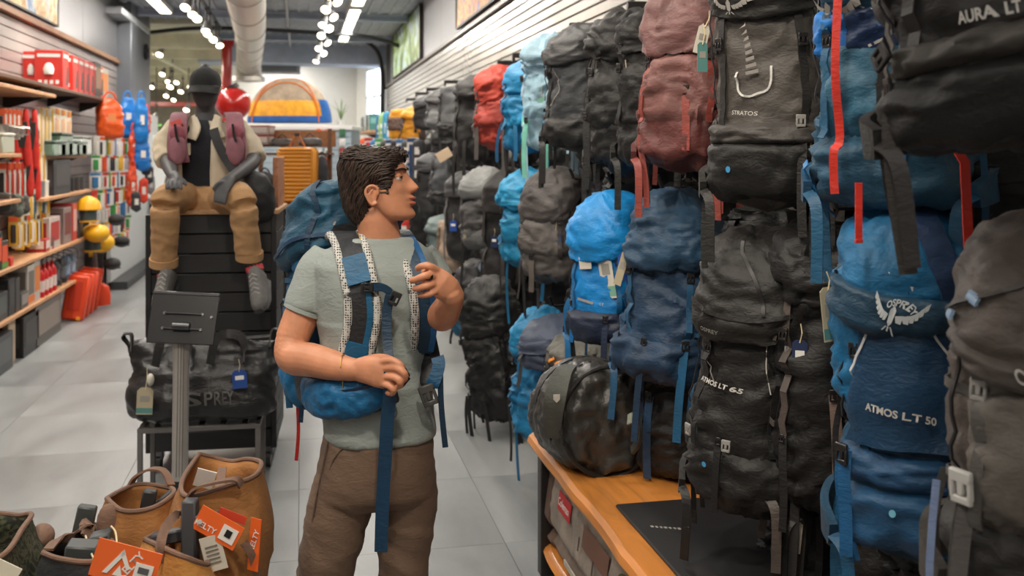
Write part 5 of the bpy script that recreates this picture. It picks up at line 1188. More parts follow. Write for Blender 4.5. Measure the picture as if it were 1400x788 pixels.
# cap
cm = MB(); cm.rings([ringH(Q(281, y, TD - .02), w / 241, h, 28, 2.1, CR, CF) for y, w, h in ((118, 20.5, .097), (112, 20.5, .099), (104, 19.5, .094), (98, 16, .076), (94, 10, .05), (92, 3, .016))])
cp1 = cm.build('cap', fab((34, 34, 33), .8), mq, world=True)
MB().ball(Q(281, 91.5, TD - .02), (.008, .008, .005), 8, 5).build('cap_button', fab((34, 34, 33), .8), mq, world=True)
bm_ = MB(); bm_.grid(lambda u, v: Q(281, 116 + 12 * v, TD - .02) + CR * math.sin((u - .5) * 2.7) * (.092 - .006 * v) - CF * (math.cos((u - .5) * 2.7) * (.088 + .075 * v)) - UP3 * (.012 * (abs(u - .5) * 2) ** 2), 22, 8)
o = bm_.build('cap_brim', fab((38, 38, 37), .8), mq, world=True); o.modifiers.new('s', 'SOLIDIFY').thickness = .006
# pink running vest worn over the jacket
vs = thing('running_vest', 'dusty pink hydration vest worn over the mannequin jacket', 'vest', Q(281, 232, 5.5))
m_pk = fab((150, 98, 108), .7)
for s_, x0_ in ((-1, 243), (1, 322)):
    p_ = smoothpath([Q(x0_ - s_ * 6, 156, TD + .05), Q(x0_ - s_ * 2, 160, TD - .08), Q(x0_, 178, TD - .18), Q(x0_ + s_ * 1, 200, TD - .2), Q(x0_ + s_ * (-2 if s_ < 0 else 0), 222, TD - .18)], 5)
    MB().ribbon(p_, [.085 + .0014 * k for k in range(len(p_))], .022, CR).build('chest_strap', m_pk, vs, world=True)
    M = Matrix.Translation(Q(x0_, 205, TD - .22)) @ Matrix.Rotation(-PSI, 4, 'Z'); MB().ball((0, 0, 0), (.048, .022, .085), 18, 12, M=M).build('bottle_pocket', m_pk, vs, world=True)
    M2 = Matrix.Translation(Q(x0_, 183, TD - .21)) @ Matrix.Rotation(-PSI, 4, 'Z'); MB().ball((0, 0, 0), (.045, .024, .05), 16, 10, M=M2).build('upper_pocket', fab((152, 80, 92), .7), vs, world=True)
    MB().tube([Q(x0_ - 4, 170, TD - .235), Q(x0_ - 2, 186, TD - .245), Q(x0_ + 1, 194, TD - .25)], .007, 8).build('bite_tube', pla((22, 22, 24), .4), vs, world=True)
MB().ribbon([Q(240, 166, TD - .17), Q(243, 174, TD - .19)], .06, .02, CR).build('red_patch', fab((176, 66, 60), .7), vs, world=True)
# black sling bag
sg = thing('sling_bag', 'black sling bag slung across the seated mannequin', 'bag', Q(348, 290, 5.5))
sb = MB().tube(smoothpath([Q(326, 238, 5.48), Q(338, 250, 5.46), Q(350, 264, 5.46), Q(352, 282, 5.48)], 5), [(.05 + .006 * min(k, 8), .045 + .004 * min(k, 10)) for k in range(16)], 22, up=CF, roundend=True); me = remesh(sb, .009, 3); displace(me, lambda c, n: .008 * (1 - abs(noise.noise(Vector(c) * 12)) * 2)); meshobj('bag_body', me, fab((34, 33, 35), .6), sg, True)
MB().ribbon(smoothpath([Q(292, 176, 5.50), Q(298, 196, 5.47), Q(312, 222, 5.45), Q(328, 244, 5.42)], 5), .05, .006, CR).build('shoulder_strap', fab((28, 28, 30), .6), sg, world=True)
MB().tube(smoothpath([Q(330, 250, 5.40), Q(340, 268, 5.38), Q(356, 284, 5.40)], 5), .004, 6).build('zip', met((120, 118, 116), .4), sg, world=True)
# ============================================================ SIGN STAND, DUFFEL ON ITS RACK
SD = 4.3
pb_ = P(246, 640, SD)
sg = thing('sign_stand', 'black sign panel seen from behind on a silver pole', 'sign stand', (pb_.x, pb_.y, 0))
m_ac = pla((30, 30, 32), .35)
M = Matrix.Translation(P(251, 436, SD - .03)) @ Matrix.Rotation(-PSI + R(2), 4, 'Z') @ Matrix.Rotation(R(3), 4, 'Y') @ Matrix.Rotation(R(-18), 4, 'X')
MB().box((0, 0, 0), (.285, .012, .215), .003, M).build('panel', m_ac, sg, world=True)
MB().box((0, .003, .107), (.285, .026, .014), .003, M).build('panel_edge', pla((62, 62, 66), .3), sg, world=True)
for z_ in (.02, -.045): MB().tube([M @ Vector((-.08, -.012, z_)), M @ Vector((0, -.016, z_)), M @ Vector((.08, -.012, z_))], .004, 6).build('bracket_bar', met((60, 60, 62), .4), sg, world=True)
for x_, z_ in ((-.08, .02), (.08, .02), (-.08, -.045), (.08, -.045), (.12, .01)): MB().tube([M @ Vector((x_, -.004, z_)), M @ Vector((x_, -.014, z_))], .006, 10).build('screw', met((150, 150, 150), .3), sg, world=True)
MB().tube([M @ Vector((-.035, -.02, -.035)), M @ Vector((.035, -.02, -.035))], .018, 14).build('hinge', met((90, 90, 92), .35), sg, world=True)
MB().tube([(pb_.x, pb_.y, .34), P(248, 440, SD)], .034, 20).build('pole', mat((168, 163, 158), .45, .35, 'grime'), sg, world=True)
for k in range(3): MB().tube([(pb_.x - .012 + .012 * k, pb_.y - .033, .36), P(244.5 + 3.5 * k, 446, SD - .033)], .0022, 6).build('pole_groove', pla((112, 108, 104), .5), sg, world=True)
MB().tube([(pb_.x, pb_.y, 0), (pb_.x, pb_.y, .36)], .033, 18).build('lower_sleeve', pla((28, 28, 30), .4), sg, world=True)
MB().box((pb_.x, pb_.y, .012), (.34, .34, .022), .004).build('base_plate', pla((28, 28, 30), .4), sg, world=True)
# rack
RD = 4.95
r0 = P(188, 590, 4.85); r1 = P(356, 575, 4.95); zr = .40
rk = thing('bag_rack', 'low grey steel rack carrying the black duffel', 'rack', ((r0.x + r1.x) / 2, (r0.y + r1.y) / 2, 0), math.atan2(r1.y - r0.y, r1.x - r0.x))
rw = (r1 - r0).xy.length; m_st = mat((104, 100, 98), .45, .3, 'grime'); zr = (r0.z + r1.z) / 2
for y_ in (0, .34): MB().box((0, y_, zr - .012), (rw, .024, .024), .002).build('rail', m_st, rk)
for s_ in (-1, 1): MB().box((s_ * (rw / 2 - .012), .17, zr - .012), (.024, .36, .024), .002).build('side_rail', m_st, rk)
for s_ in (-1, 1):
    for y_ in (0, .34): MB().box((s_ * (rw / 2 - .012), y_, zr / 2 - .012), (.024, .024, zr - .024), .002).build('leg', m_st, rk)
for k in range(5): MB().box((-rw * .36 + rw * .18 * k, .17, zr - .016), (.03, .34, .012), .002).build('cross_slat', m_st, rk)
# black duffel: an open slouching holdall
df = thing('duffel_bag', 'large black slouching duffel with paper tags on the steel rack', 'bag', (rk.location.x, rk.location.y, zr), rk.rotation_euler.z)
DS = Shell(.72, .40, .40, [(0, .96, .9, 0), (.3, 1.0, 1.0, 0), (.6, .99, .85, 0), (.85, 1.0, .5, 0), (1, 1.02, .24, 0)], n=3.2, wr=.017, seed=77, rb=.14, rt=.06, fq=4.5, fold=(1., 1., 1.))
DS.mesh(MB(), 64, 40).build('body', mat((32, 31, 32), .36, 0, 'fabric', bump=.4), df, angle=78).location = (0, .17, 0)
for s_ in (-1, 1):
    MB().ribbon(smoothpath([(s_ * .35, .17, .36), (s_ * .38, .12, .43), (s_ * .34, .10, .44), (s_ * .33, .06, .36)], 5), .05, .006, Vector((0, 1, 0))).build('end_tab', fab((36, 34, 34), .6), df)
    hd_ = smoothpath([(s_ * .13 - .08, .0, .3), (s_ * .13 - .06, .06, .41), (s_ * .13, .1, .43), (s_ * .13 + .07, .06, .41), (s_ * .13 + .08, .0, .3)], 5); MB().ribbon(hd_, .045, .006, Vector((0, .4, 1))).build('handle', fab((34, 33, 33), .6), df)
for i, k in enumerate((.28, .30)): MB().tube(smoothpath([(-.33, .15 + .04 * i, .395), (0, .15 + .05 * i, .385), (.33, .15 + .04 * i, .40)], 5), .006, 6).build('zip', pla((26, 25, 25), .4), df)
tx_ = DS.text('OSPREY', .012, .34, .085, pla((78, 76, 74), .35), df, bold=.001); tx_.location = (0, .163, 0)
hangtag(df, Vector((-.24, -.05, .30)), 'kraft', .075, .13, .09, (0, R(3), 0), 'teal'); hangtag(df, Vector((.19, -.06, .33)), 'blue', .07, .09, .05, (0, R(-4), 0))
MB().ball((-.22, -.06, .25), (.018, .018, .03), 12, 8).build('toggle', pla((205, 200, 186), .5), df)

# ============================================================ WOODEN BENCH AND WHAT IS ON IT
BZ = .548
bn = thing('wooden_bench', 'live edge wooden bench with black steel legs under the packs', 'bench', (1.33, 2.6, 0))
m_bw = mat((206, 132, 62), .34, 0, 'wood', name='oiled_slab', stretch=(7, .9, 7), coat=.25)
def slab(z1, th, y0, y1, x0, x1, name, seed):
    rs = []; n = 40
    for k in range(n + 1):
        y = y0 + (y1 - y0) * k / n; e = .018 * noise.noise(Vector((y * 2.3 + seed, 1.1, 0))) + .008 * noise.noise(Vector((y * 7 + seed, 3.3, 0)))
        xa = x0 + e; rs.append([Vector((xa + .022, y, z1)), Vector((xa + .004, y, z1 - .012)), Vector((xa - .004, y, z1 - th * .55)), Vector((xa + .014, y, z1 - th)), Vector((x1, y, z1 - th)), Vector((x1, y, z1))])
    return MB().rings(rs).build(name, m_bw, bn, world=True, angle=30)
slab(BZ, .062, 1.15, 4.17, .955, 1.70, 'bench_top', 3); slab(.135, .05, 1.2, 4.12, .98, 1.68, 'lower_shelf', 9)
m_leg = pla((34, 32, 31), .45)
for y_ in (4.02, 2.6, 1.3):
    for x_ in (1.0, 1.62): MB().box((x_, y_, BZ / 2 - .03), (.06, .06, BZ - .06), .004).build('leg', m_leg, bn, world=True)
    MB().box((1.31, y_, BZ - .075), (.64, .05, .025), .003).build('cross_bar', m_leg, bn, world=True)
    MB().box((1.31, y_, .055), (.64, .05, .05), .003).build('floor_bar', m_leg, bn, world=True)
# black mat
mt_ = thing('display_mat', 'black mat with small white print lying on the wooden bench', 'mat', (1.35, 2.3, BZ))
MB().box((1.358, 2.31, BZ + .006), (.62, 1.86, .012), .005).build('sheet', mat((32, 31, 33), .55, 0, 'grime'), mt_, world=True)
for k in range(9): MB().box((1.10 + .013 * k, 3.02 - .006 * k, BZ + .0125), (.007 if k % 3 else .009, .014, .0012), 0).build('print_mark', m_printd, mt_, world=True)
# shiny black duffel on the bench
du = thing('duffel_bag', 'shiny black duffel with grey shoulder pad on the wooden bench', 'bag', P(812, 638, 3.8))
A_ = P(836, 578, 3.72); B_ = P(782, 556, 4.12); ax_ = (B_ - A_).normalized()
dm = MB(); pth = [A_ + (B_ - A_) * k / 8 for k in range(9)]
dm.tube(pth, [(.155, .165), (.19, .20), (.2, .205), (.205, .205), (.205, .2), (.205, .2), (.2, .195), (.19, .185), (.15, .15)], 30, roundend=False)
me = remesh(dm, .011, 6)
def dfd(c, n):
    q = Vector(c) * 8; q = q + Vector((noise.noise(q), noise.noise(q + Vector((5, 0, 0))), 0)) * .7
    return .017 * (1 - abs(noise.noise(q * 1.1)) * 2.4) + .008 * (1 - abs(noise.noise(q * 2.6)) * 2.2)
displace(me, dfd)
for v in me.vertices:
    if v.co.z < BZ + .004: v.co.z = BZ + .004
m_tp = mat((58, 56, 53), .36, 0, 'fabric', bump=.5, name='coated_duffel_cloth')
meshobj('body', me, m_tp, du, True)
xs_, ys_ = frame_from(ax_)
def rim(p, r, th, name, m, a0_=0, a1_=2 * math.pi, n=36): return MB().tube([p + xs_ * r[0] * math.cos(a0_ + (a1_ - a0_) * k / n) + ys_ * r[1] * math.sin(a0_ + (a1_ - a0_) * k / n) for k in range(n + 1)], th, 8).build(name, m, du, world=True)
m_bl = fab((34, 33, 33), .5)
rim(A_ + ax_ * .02, (.192, .203), .010, 'end_piping', m_bl)
for f_ in (.32, .68):
    q0 = A_ + (B_ - A_) * f_; MB().ribbon([q0 + xs_ * .212 * math.cos(a) + ys_ * .216 * math.sin(a) for a in [math.pi * (-.1 + 1.2 * k / 24) for k in range(25)]], .04, .006, ax_).build('strap', m_bl, du, world=True)
MB().ribbon(smoothpath([P(868, 560, 3.62), P(874, 585, 3.58), P(871, 606, 3.60), P(864, 616, 3.62)], 5), .035, .012, ax_).build('grab_handle', fab((52, 52, 48), .6), du, world=True)
MB().ribbon(smoothpath([P(862, 566, 3.60), P(861, 580, 3.58)], 5), .03, .008, ax_).build('handle_patch', pla((140, 146, 132), .6), du, world=True)
pd = MB().ribbon(smoothpath([P(780, 502, 3.76), P(769, 513, 3.69), P(760, 543, 3.65), P(756, 572, 3.67), P(756, 597, 3.72)], 6), [.05 + .03 * math.sin(math.pi * k / 24) for k in range(25)], .02, CR + CF * -.3).build('shoulder_pad', fab((82, 84, 78), .65), du, world=True)
M = Matrix.Translation(P(761, 545, 3.632)) @ Matrix.Rotation(-PSI, 4, 'Z')
MB().prism([(-.012, .014), (.012, .014), (.012, -.004), (0, -.016), (-.012, -.004)], .004, M).build('logo_shield', pla((206, 202, 190), .5), du, world=True)
MB().ribbon(smoothpath([P(757, 598, 3.88), P(765, 618, 3.84), P(785, 632, 3.78), P(800, 610, 3.72), P(806, 590, 3.70)], 6), .028, .004, UP3).build('shoulder_webbing', m_bl, du, world=True)
M = Matrix.Translation(P(768, 590, 3.83)) @ Matrix.Rotation(-PSI - R(28), 4, 'Z') @ Matrix.Rotation(R(90), 4, 'X')
MB().box((0, 0, 0), (.09, .03, .004), 0, M).build('printed_mark', pla((132, 116, 50), .5), du, world=True)
# camp chair bags on the lower shelf
def chairbag(label, x0, x1, y0, y1, z0, z1, cb, ce, marks):
    t = thing('camp_chair_bag', label, 'bag', ((x0 + x1) / 2, (y0 + y1) / 2, z0))
    sec = [(x0, z0 + .04), (x0 + .02, z0), (x1 - .03, z0), (x1, z0 + .03), (x1, z1 - .03), (x1 - .05, z1), (x0 + .06, z1), (x0 + .025, z1 - .03), (x0 + .004, z0 + (z1 - z0) * .3)]
    def ring(y, k): 
        cx = sum(p[0] for p in sec) / len(sec); cz = z0 + (z1 - z0) * .45
        return [Vector((cx + (px_ - cx) * k, y, max(z0, cz + (pz - cz) * k))) for px_, pz in sec]
    m0 = MB(); yy = [y0 + (y1 - y0) * k / 16 for k in range(17)]
    m0.rings([ring(y, .9 if i in (0, 16) else .985 if i in (1, 15) else 1.) for i, y in enumerate(yy)])
    me = remesh(m0, .009, 3); displace(me, lambda c, n: .008 * (1 - abs(noise.noise(Vector(c) * 9)) * 2) if c[2] > z0 + .02 else 0.)
    meshobj('body', me, fab(cb, .8), t, True)
    e0 = MB(); e0.rings([ring(y1 - .10, 1.03), ring(y1 - .05, 1.035), ring(y1 - .005, 1.02), ring(y1 + .012, .88)]); meshobj('end_cap', remesh(e0, .009, 2), fab(ce, .8), t, True)
    return t, sec
t, sec = chairbag('grey camp chair bag with red Coleman label under the bench', .99, 1.5, 2.75, 4.02, .225, .475, (146, 134, 122), (96, 74, 62), True)
a_, b_ = Vector((sec[8][0], 0, sec[8][1])), Vector((sec[7][0], 0, sec[7][1])); sl_ = (b_ - a_).normalized(); nrm_ = Vector((-sl_.z, 0, sl_.x))
def onface(y, s_, off=.008): return a_ + (b_ - a_) * s_ + nrm_ * off + Vector((0, y, 0))
def facepatch(name, y0, y1, s0, s1, m, off=.012): return MB().add([onface(y0, s0, off), onface(y1, s0, off), onface(y1, s1, off), onface(y0, s1, off)], [(0, 1, 2, 3)]).build(name, m, t, False, world=True)
facepatch('red_label', 3.62, 3.80, .35, .85, pla((192, 30, 34), .5))
Mf = Matrix.Translation(onface(3.71, .6, .016)) @ Matrix((tuple(Vector((0, -1, 0))) + (0,), tuple(sl_) + (0,), tuple(nrm_) + (0,), (0, 0, 0, 1))).transposed()
tm_ = textmesh('Coleman', .042, bold=.0006); tm_.transform(Mf); meshobj('lettering', tm_, pla((236, 232, 226), .5), t, True)
facepatch('printed_chair', 3.15, 3.45, .25, .8, pla((112, 76, 60), .6)); 
for y_, s_ in ((3.48, .2), (3.12, .2), (3.30, .1)): facepatch('printed_leg', y_ - .008, y_ + .008, s_ - .15, s_ + .2, pla((60, 46, 40), .6), .013)
MB().add([onface(2.97 + .09 * math.cos(a), .5 + .38 * math.sin(a), .013) for a in [2 * math.pi * k / 20 for k in range(20)]], [tuple(range(20))]).build('oval_badge', pla((74, 72, 44), .6), t, False, world=True)
MB().add([onface(2.97 + .06 * math.cos(a), .45 + .2 * math.sin(a), .015) for a in [2 * math.pi * k / 20 for k in range(20)]], [tuple(range(20))]).build('badge_chair', pla((120, 56, 44), .6), t, False, world=True)
MB().tube([(1.02, 4.03, .44), (1.06, 4.05, .465), (1.1, 4.03, .46)], .016, 8).build('drawcord', pla((24, 24, 24), .5), t, world=True)
t, sec = chairbag('brown camp chair bag under the grey one below the bench', 1.0, 1.5, 2.7, 4.03, .137, .225, (128, 112, 100), (112, 88, 72), False)
MB().ribbon([(.992, 3.7, .18), (.99, 3.3, .18), (.992, 2.9, .18)], .02, .006, UP3).build('webbing', fab((190, 182, 170), .7), t, world=True)
# ============================================================ CANVAS TOTES IN THE FOREGROUND
TZ = .60
tb = thing('display_table', 'low display table below the foreground canvas totes', 'table', P(150, 900, 2.4).xy.to_3d())
c_ = P(120, 800, 2.42); tb.location = (c_.x, c_.y, 0)
MB().box((0, 0, TZ - .02), (.80, .50, .035), .004, Matrix.Rotation(-PSI, 4, 'Z')).build('table_top', mat((150, 112, 78), .5, 0, 'wood'), tb)
for sx in (-1, 1):
    for sy in (-1, 1): MB().box((sx * .36, sy * .21, (TZ - .04) / 2), (.04, .04, TZ - .04), .003, Matrix.Rotation(-PSI, 4, 'Z')).build('leg', m_leg, tb)
m_tan = fab((164, 112, 62), .8, var=.2, bump=.35); m_tape = fab((120, 92, 76), .8, bump=.1); m_org = pla((238, 106, 44), .5)
def tote(label, rim, base, bw_, bd_, m, handles=(), tape=m_tape, lean=.0, seed=0, cat='bag'):
    """open soft tote: rim = loop of (px, py, depth), base = (px, depth) of the foot centre on the table"""
    bc = P(base[0], 400, base[1]); bc.z = TZ
    t = thing('canvas_tote', label, cat, bc, group='canvas totes on the display table')
    lp = smoothpath([P(*r) for r in rim] + [P(*rim[0])], 6)[:-1]; n = len(lp); ctr = sum(lp, Vector()) / n
    ang = [math.atan2((p - ctr).dot(CF), (p - ctr).dot(CR)) for p in lp]
    bot = [bc + CR * bw_ / 2 * math.copysign(abs(math.cos(a)) ** .7, math.cos(a)) + CF * bd_ / 2 * math.copysign(abs(math.sin(a)) ** .7, math.sin(a)) for a in ang]
    rs = []; K = 14
    for k in range(K + 1):
        f_ = k / K; ring = []
        for j in range(n):
            p = bot[j].lerp(lp[j], f_); o_ = (p - bot[j].lerp(ctr, f_)); o_.z = 0; o_ = o_.normalized() if o_.length > 1e-5 else Vector()
            q = p * 9 + Vector((seed, 0, 0)); w_ = .020 * math.sin(math.pi * f_) * .7 + (.014 * (1 - abs(noise.noise(q)) * 2.2) + .006 * (1 - abs(noise.noise(q * 2.2)) * 2)) * math.sin(math.pi * min(f_ * 1.0, .93))
            ring.append(p + o_ * w_)
        rs.append(ring)
    rs2 = [[p + (ctr - p) * .05 + Vector((0, 0, -.002)) for p in rs[-1]]] + [[p.lerp(Vector((bc.x, bc.y, p.z)), .10) + Vector((0, 0, .004)) for p in rs[k]] for k in range(K - 1, 0, -1)]
    MB().rings([[bc + (p - bc) * .02 for p in rs[0]]] + rs + rs2).build('body', m, t, world=True, angle=75)
    MB().tube(lp + [lp[0], lp[1]], .0065, 8).build('rim_tape', tape, t, world=True)
    for h in handles: MB().ribbon(smoothpath([P(*q) for q in h], 6), .022, .006, CF + CR * .4).build('handle', tape, t, world=True)
    return t
def card(t, px, py, d, w, h, roll, yaw, m, name='orange_tag', pitch=0):
    M = Matrix.Translation(P(px, py, d)) @ Matrix.Rotation(-PSI + R(yaw), 4, 'Z') @ Matrix.Rotation(R(roll), 4, 'Y') @ Matrix.Rotation(R(pitch), 4, 'X')
    o = MB().box((0, 0, 0), (w, .0025, h), 0, M).build(name, m, t, False, world=True); return o, M
def onm(t, M, name, poly, m, off=-.003): return MB().prism(poly, .0012, M @ Matrix.Translation((0, off, 0))).build(name, m, t, False, world=True)
def mtext(t, M, s_, size, m, x=0, z=0, rot=0): 
    tm_ = textmesh(s_, size, bold=.0004); tm_.transform(M @ Matrix.Translation((x, -.003, z)) @ Matrix.Rotation(R(rot), 4, 'Y') @ Matrix.Rotation(R(90), 4, 'X')); return meshobj('lettering', tm_, m, t, True)
m_wht = pla((236, 232, 226), .5)
# big brown tote
tA = tote('tall brown canvas tote with white label and orange tags', [(272, 621, 2.74), (296, 627, 2.78), (318, 631, 2.78), (338, 628, 2.75), (357, 633, 2.69), (348, 651, 2.57), (312, 664, 2.50), (257, 679, 2.47), (249, 658, 2.58)], (285, 2.58), .28, .22, m_tan, handles=[[(258, 681, 2.455), (268, 668, 2.45), (295, 660, 2.46), (322, 656, 2.48), (330, 664, 2.49)]], seed=2)
o, M = card(tA, 280, 655, 2.60, .05, .055, 18, 10, m_wht, 'care_label', 20)
MB().ribbon([P(304, 640, 2.66), P(302, 655, 2.60), P(300, 668, 2.52)], .022, .004, CR).build('closure_strap', m_tape, tA, world=True)
o, M = card(tA, 298, 722, 2.40, .115, .062, 28, -4, m_org, 'orange_tag'); onm(tA, M, 'barcode_label', [(.01, -.02), (.05, -.02), (.05, .018), (.01, .018)], m_wht); onm(tA, M, 'barcode', [(.022, -.008), (.038, -.008), (.038, .01), (.022, .01)], pla((30, 30, 30), .5), -.0045)
mtext(tA, M, 'KELTY', .02, m_wht, -.028, -.012, 0)
o, M = card(tA, 318, 706, 2.41, .07, .02, 20, -4, pla((196, 66, 40), .5), 'orange_tag')
o, M = card(tA, 348, 745, 2.44, .03, .13, 5, -20, m_org, 'orange_tag'); mtext(tA, M, 'KELTY', .02, m_wht, 0, .01, -75)
o, M = card(tA, 292, 757, 2.40, .05, .085, -14, 6, pla((206, 200, 186), .6), 'paper_label')
for k in range(5): onm(tA, M, 'print_line', [(-.016, .02 - .01 * k), (.014, .02 - .01 * k), (.014, .017 - .01 * k), (-.016, .017 - .01 * k)], pla((120, 112, 100), .6))
MB().ribbon(smoothpath([P(333, 742, 2.44), P(345, 760, 2.44), P(352, 790, 2.45)], 5), .02, .005, CR).build('side_strap', m_tape, tA, world=True)
# small brown tote with arched handle
tB = tote('small brown canvas tote with arched handle holding a black block', [(146, 682, 2.56), (163, 672, 2.64), (186, 663, 2.70), (214, 664, 2.70), (238, 671, 2.63), (222, 688, 2.54), (196, 698, 2.50), (166, 698, 2.49)], (186, 2.6), .24, .17, m_tan, handles=[[(177, 666, 2.69), (186, 652, 2.69), (205, 642, 2.69), (224, 645, 2.69), (234, 664, 2.66)]], seed=11)
MB().box((0, 0, 0), (.035, .03, .06), .004, Matrix.Translation(P(203, 686, 2.58)) @ Matrix.Rotation(R(10), 4, 'Y')).build('chair_foot', pla((44, 44, 46), .5), tB, world=True)
MB().box((0, 0, 0), (.02, .02, .09), .004, Matrix.Translation(P(217, 690, 2.60)) @ Matrix.Rotation(R(50), 4, 'Y')).build('chair_tube', pla((52, 52, 54), .5), tB, world=True)
MB().ball(P(149, 716, 2.50), (.03, .02, .05), 14, 8).build('end_patch', m_tape, tB, world=True)
# low tan tote in front
tC = tote('low tan tote with grey chair legs sticking out in front', [(198, 738, 2.44), (216, 729, 2.50), (242, 733, 2.52), (266, 744, 2.48), (284, 772, 2.38), (252, 762, 2.31), (220, 748, 2.34)], (245, 2.40), .26, .18, fab((184, 128, 62), .8, var=.14), handles=[[(218, 770, 2.31), (219, 748, 2.32), (226, 722, 2.38), (244, 702, 2.44), (262, 700, 2.46)]], seed=21)
for c0, sz, ro in (((260, 728, 2.42), (.035, .035, .16), 0), ((275, 712, 2.42), (.09, .032, .034), -4), ((236, 733, 2.45), (.1, .03, .03), -12)): MB().box((0, 0, 0), sz, .004, Matrix.Translation(P(*c0)) @ Matrix.Rotation(-PSI, 4, 'Z') @ Matrix.Rotation(R(ro), 4, 'Y')).build('chair_leg', mat((74, 76, 80), .45, 0, 'grime'), tC, world=True)
MB().tube([P(273, 714, 2.41), P(273, 714, 2.395)], .006, 10).build('rivet', met((200, 198, 192), .3), tC, world=True)
o, M = card(tC, 172, 772, 2.22, .145, .085, 17, 4, m_org, 'orange_tag')
onm(tC, M, 'emblem', [(-.045, -.028), (-.012, .032), (-.006, .024), (-.034, -.028)], m_wht); onm(tC, M, 'emblem', [(-.012, .032), (.012, -.006), (.006, -.012), (-.016, .02)], m_wht); onm(tC, M, 'emblem', [(-.022, -.028), (-.011, -.004), (.0, -.028)], m_wht)
mtext(tC, M, 'KELTY', .026, m_wht, .012, 0, -62); onm(tC, M, 'barcode_label', [(.022, -.034), (.062, -.034), (.062, .012), (.022, .012)], m_wht); onm(tC, M, 'barcode', [(.03, -.01), (.054, -.01), (.054, .004), (.03, .004)], pla((90, 90, 90), .5), -.0045)
MB().tube(smoothpath([P(160, 746, 2.23), P(158, 728, 2.3), P(152, 720, 2.36)], 5), .0022, 6).build('tag_cord', m_cordw, tC, world=True)
# black tote
tD = tote('black tote with brown tape holding grey boxes', [(59, 757, 2.33), (74, 743, 2.42), (104, 730, 2.50), (124, 716, 2.54), (141, 731, 2.47), (158, 750, 2.38), (128, 768, 2.28), (84, 765, 2.26)], (105, 2.38), .22, .2, fab((40, 40, 42), .7), seed=31, handles=[[(66, 752, 2.34), (80, 738, 2.4), (104, 734, 2.46), (116, 728, 2.5)]])
for c0, sz, ro in (((115, 716, 2.52), (.045, .03, .09), 12), ((112, 757, 2.36), (.07, .06, .05), 8), ((140, 745, 2.44), (.05, .05, .06), -10)): MB().box((0, 0, 0), sz, .004, Matrix.Translation(P(*c0)) @ Matrix.Rotation(R(ro), 4, 'Y')).build('grey_block', pla((66, 70, 70), .45), tD, world=True)
MB().ribbon(smoothpath([P(100, 732, 2.48), P(112, 722, 2.46), P(121, 718, 2.48), P(118, 736, 2.44)], 5), .035, .005, CF).build('closure_flap', m_tape, tD, world=True)
MB().tube(smoothpath([P(117, 733, 2.43), P(123, 752, 2.36), P(129, 766, 2.30)], 5), .0024, 6).build('tag_cord', m_cordw, tD, world=True)
# camouflage tote
tE = tote('camouflage tote with brown tape at the left edge', [(-70, 706, 2.44), (-10, 702, 2.46), (24, 705, 2.46), (43, 704, 2.42), (30, 724, 2.32), (6, 758, 2.20), (-40, 775, 2.16), (-80, 745, 2.28)], (-5, 2.32), .24, .2, mat((60, 60, 44), .8, 0, 'camo'), seed=41)
MB().ball(P(57, 735, 2.44), (.03, .04, .032), 14, 8).build('rolled_flap', m_tape, tE, world=True)
o, M = card(tE, 4, 785, 2.1, .06, .05, 30, 10, pla((224, 216, 196), .6), 'paper_label')

# ============================================================ LEFT SHELVES
SX = -2.25
def Yx(px, X=SX): return X / math.tan(math.atan((px - 700) / F) + PSI)
m_shelf = mat((196, 146, 104), .5, 0, 'wood', name='shelf_wood', stretch=(6, 1, 9))
m_shd = mat((92, 66, 50), .6, 0, 'wood', stretch=(6, 1, 9)); m_dk = pla((30, 30, 32), .5)
def shelf(label, y0, y1, z, depth=.4, m=m_shelf, th=.032):
    t = thing('wall_shelf', label, 'shelf', (LX + depth / 2, (y0 + y1) / 2, z))
    MB().box((0, 0, -th / 2), (depth, y1 - y0, th), .004).build('board', m, t)
    n = max(2, int((y1 - y0) / 1.2))
    for k in range(n):
        y = -(y1 - y0) / 2 + .1 + (y1 - y0 - .2) * k / (n - 1); MB().prism([(-depth / 2, -th), (depth / 2 - .06, -th), (-depth / 2, -th - .12)], .012, Matrix.Translation((0, y, 0))).build('bracket', m_dk, t)
    return z
Z1 = shelf('long lowest wooden shelf on the left wall', 5.0, Yx(119), .42, .41)
Z2 = shelf('long middle wooden shelf on the left wall', 5.0, Yx(121), .82, .41)
Z5 = shelf('high wooden shelf carrying red lantern boxes on the left wall', 5.0, Yx(158), 2.36, .40, m_shd)
Z5b = shelf('short upper wooden shelf at the left picture edge', 5.5, Yx(72), 2.27, .44, m_shelf)
Z3 = shelf('short wooden shelf carrying blue and white tins on the left wall', Yx(62), Yx(127), 1.32, .40)
Z4 = shelf('short wooden shelf carrying green clear boxes on the left wall', Yx(74), Yx(127), 1.70, .34)
Z6 = shelf('short wooden shelf at the left picture edge among gloves', 6.8, Yx(27), 1.36, .42); Z7 = shelf('small wooden shelf with a clear tub at the left picture edge', 6.8, Yx(28), 1.73, .42)
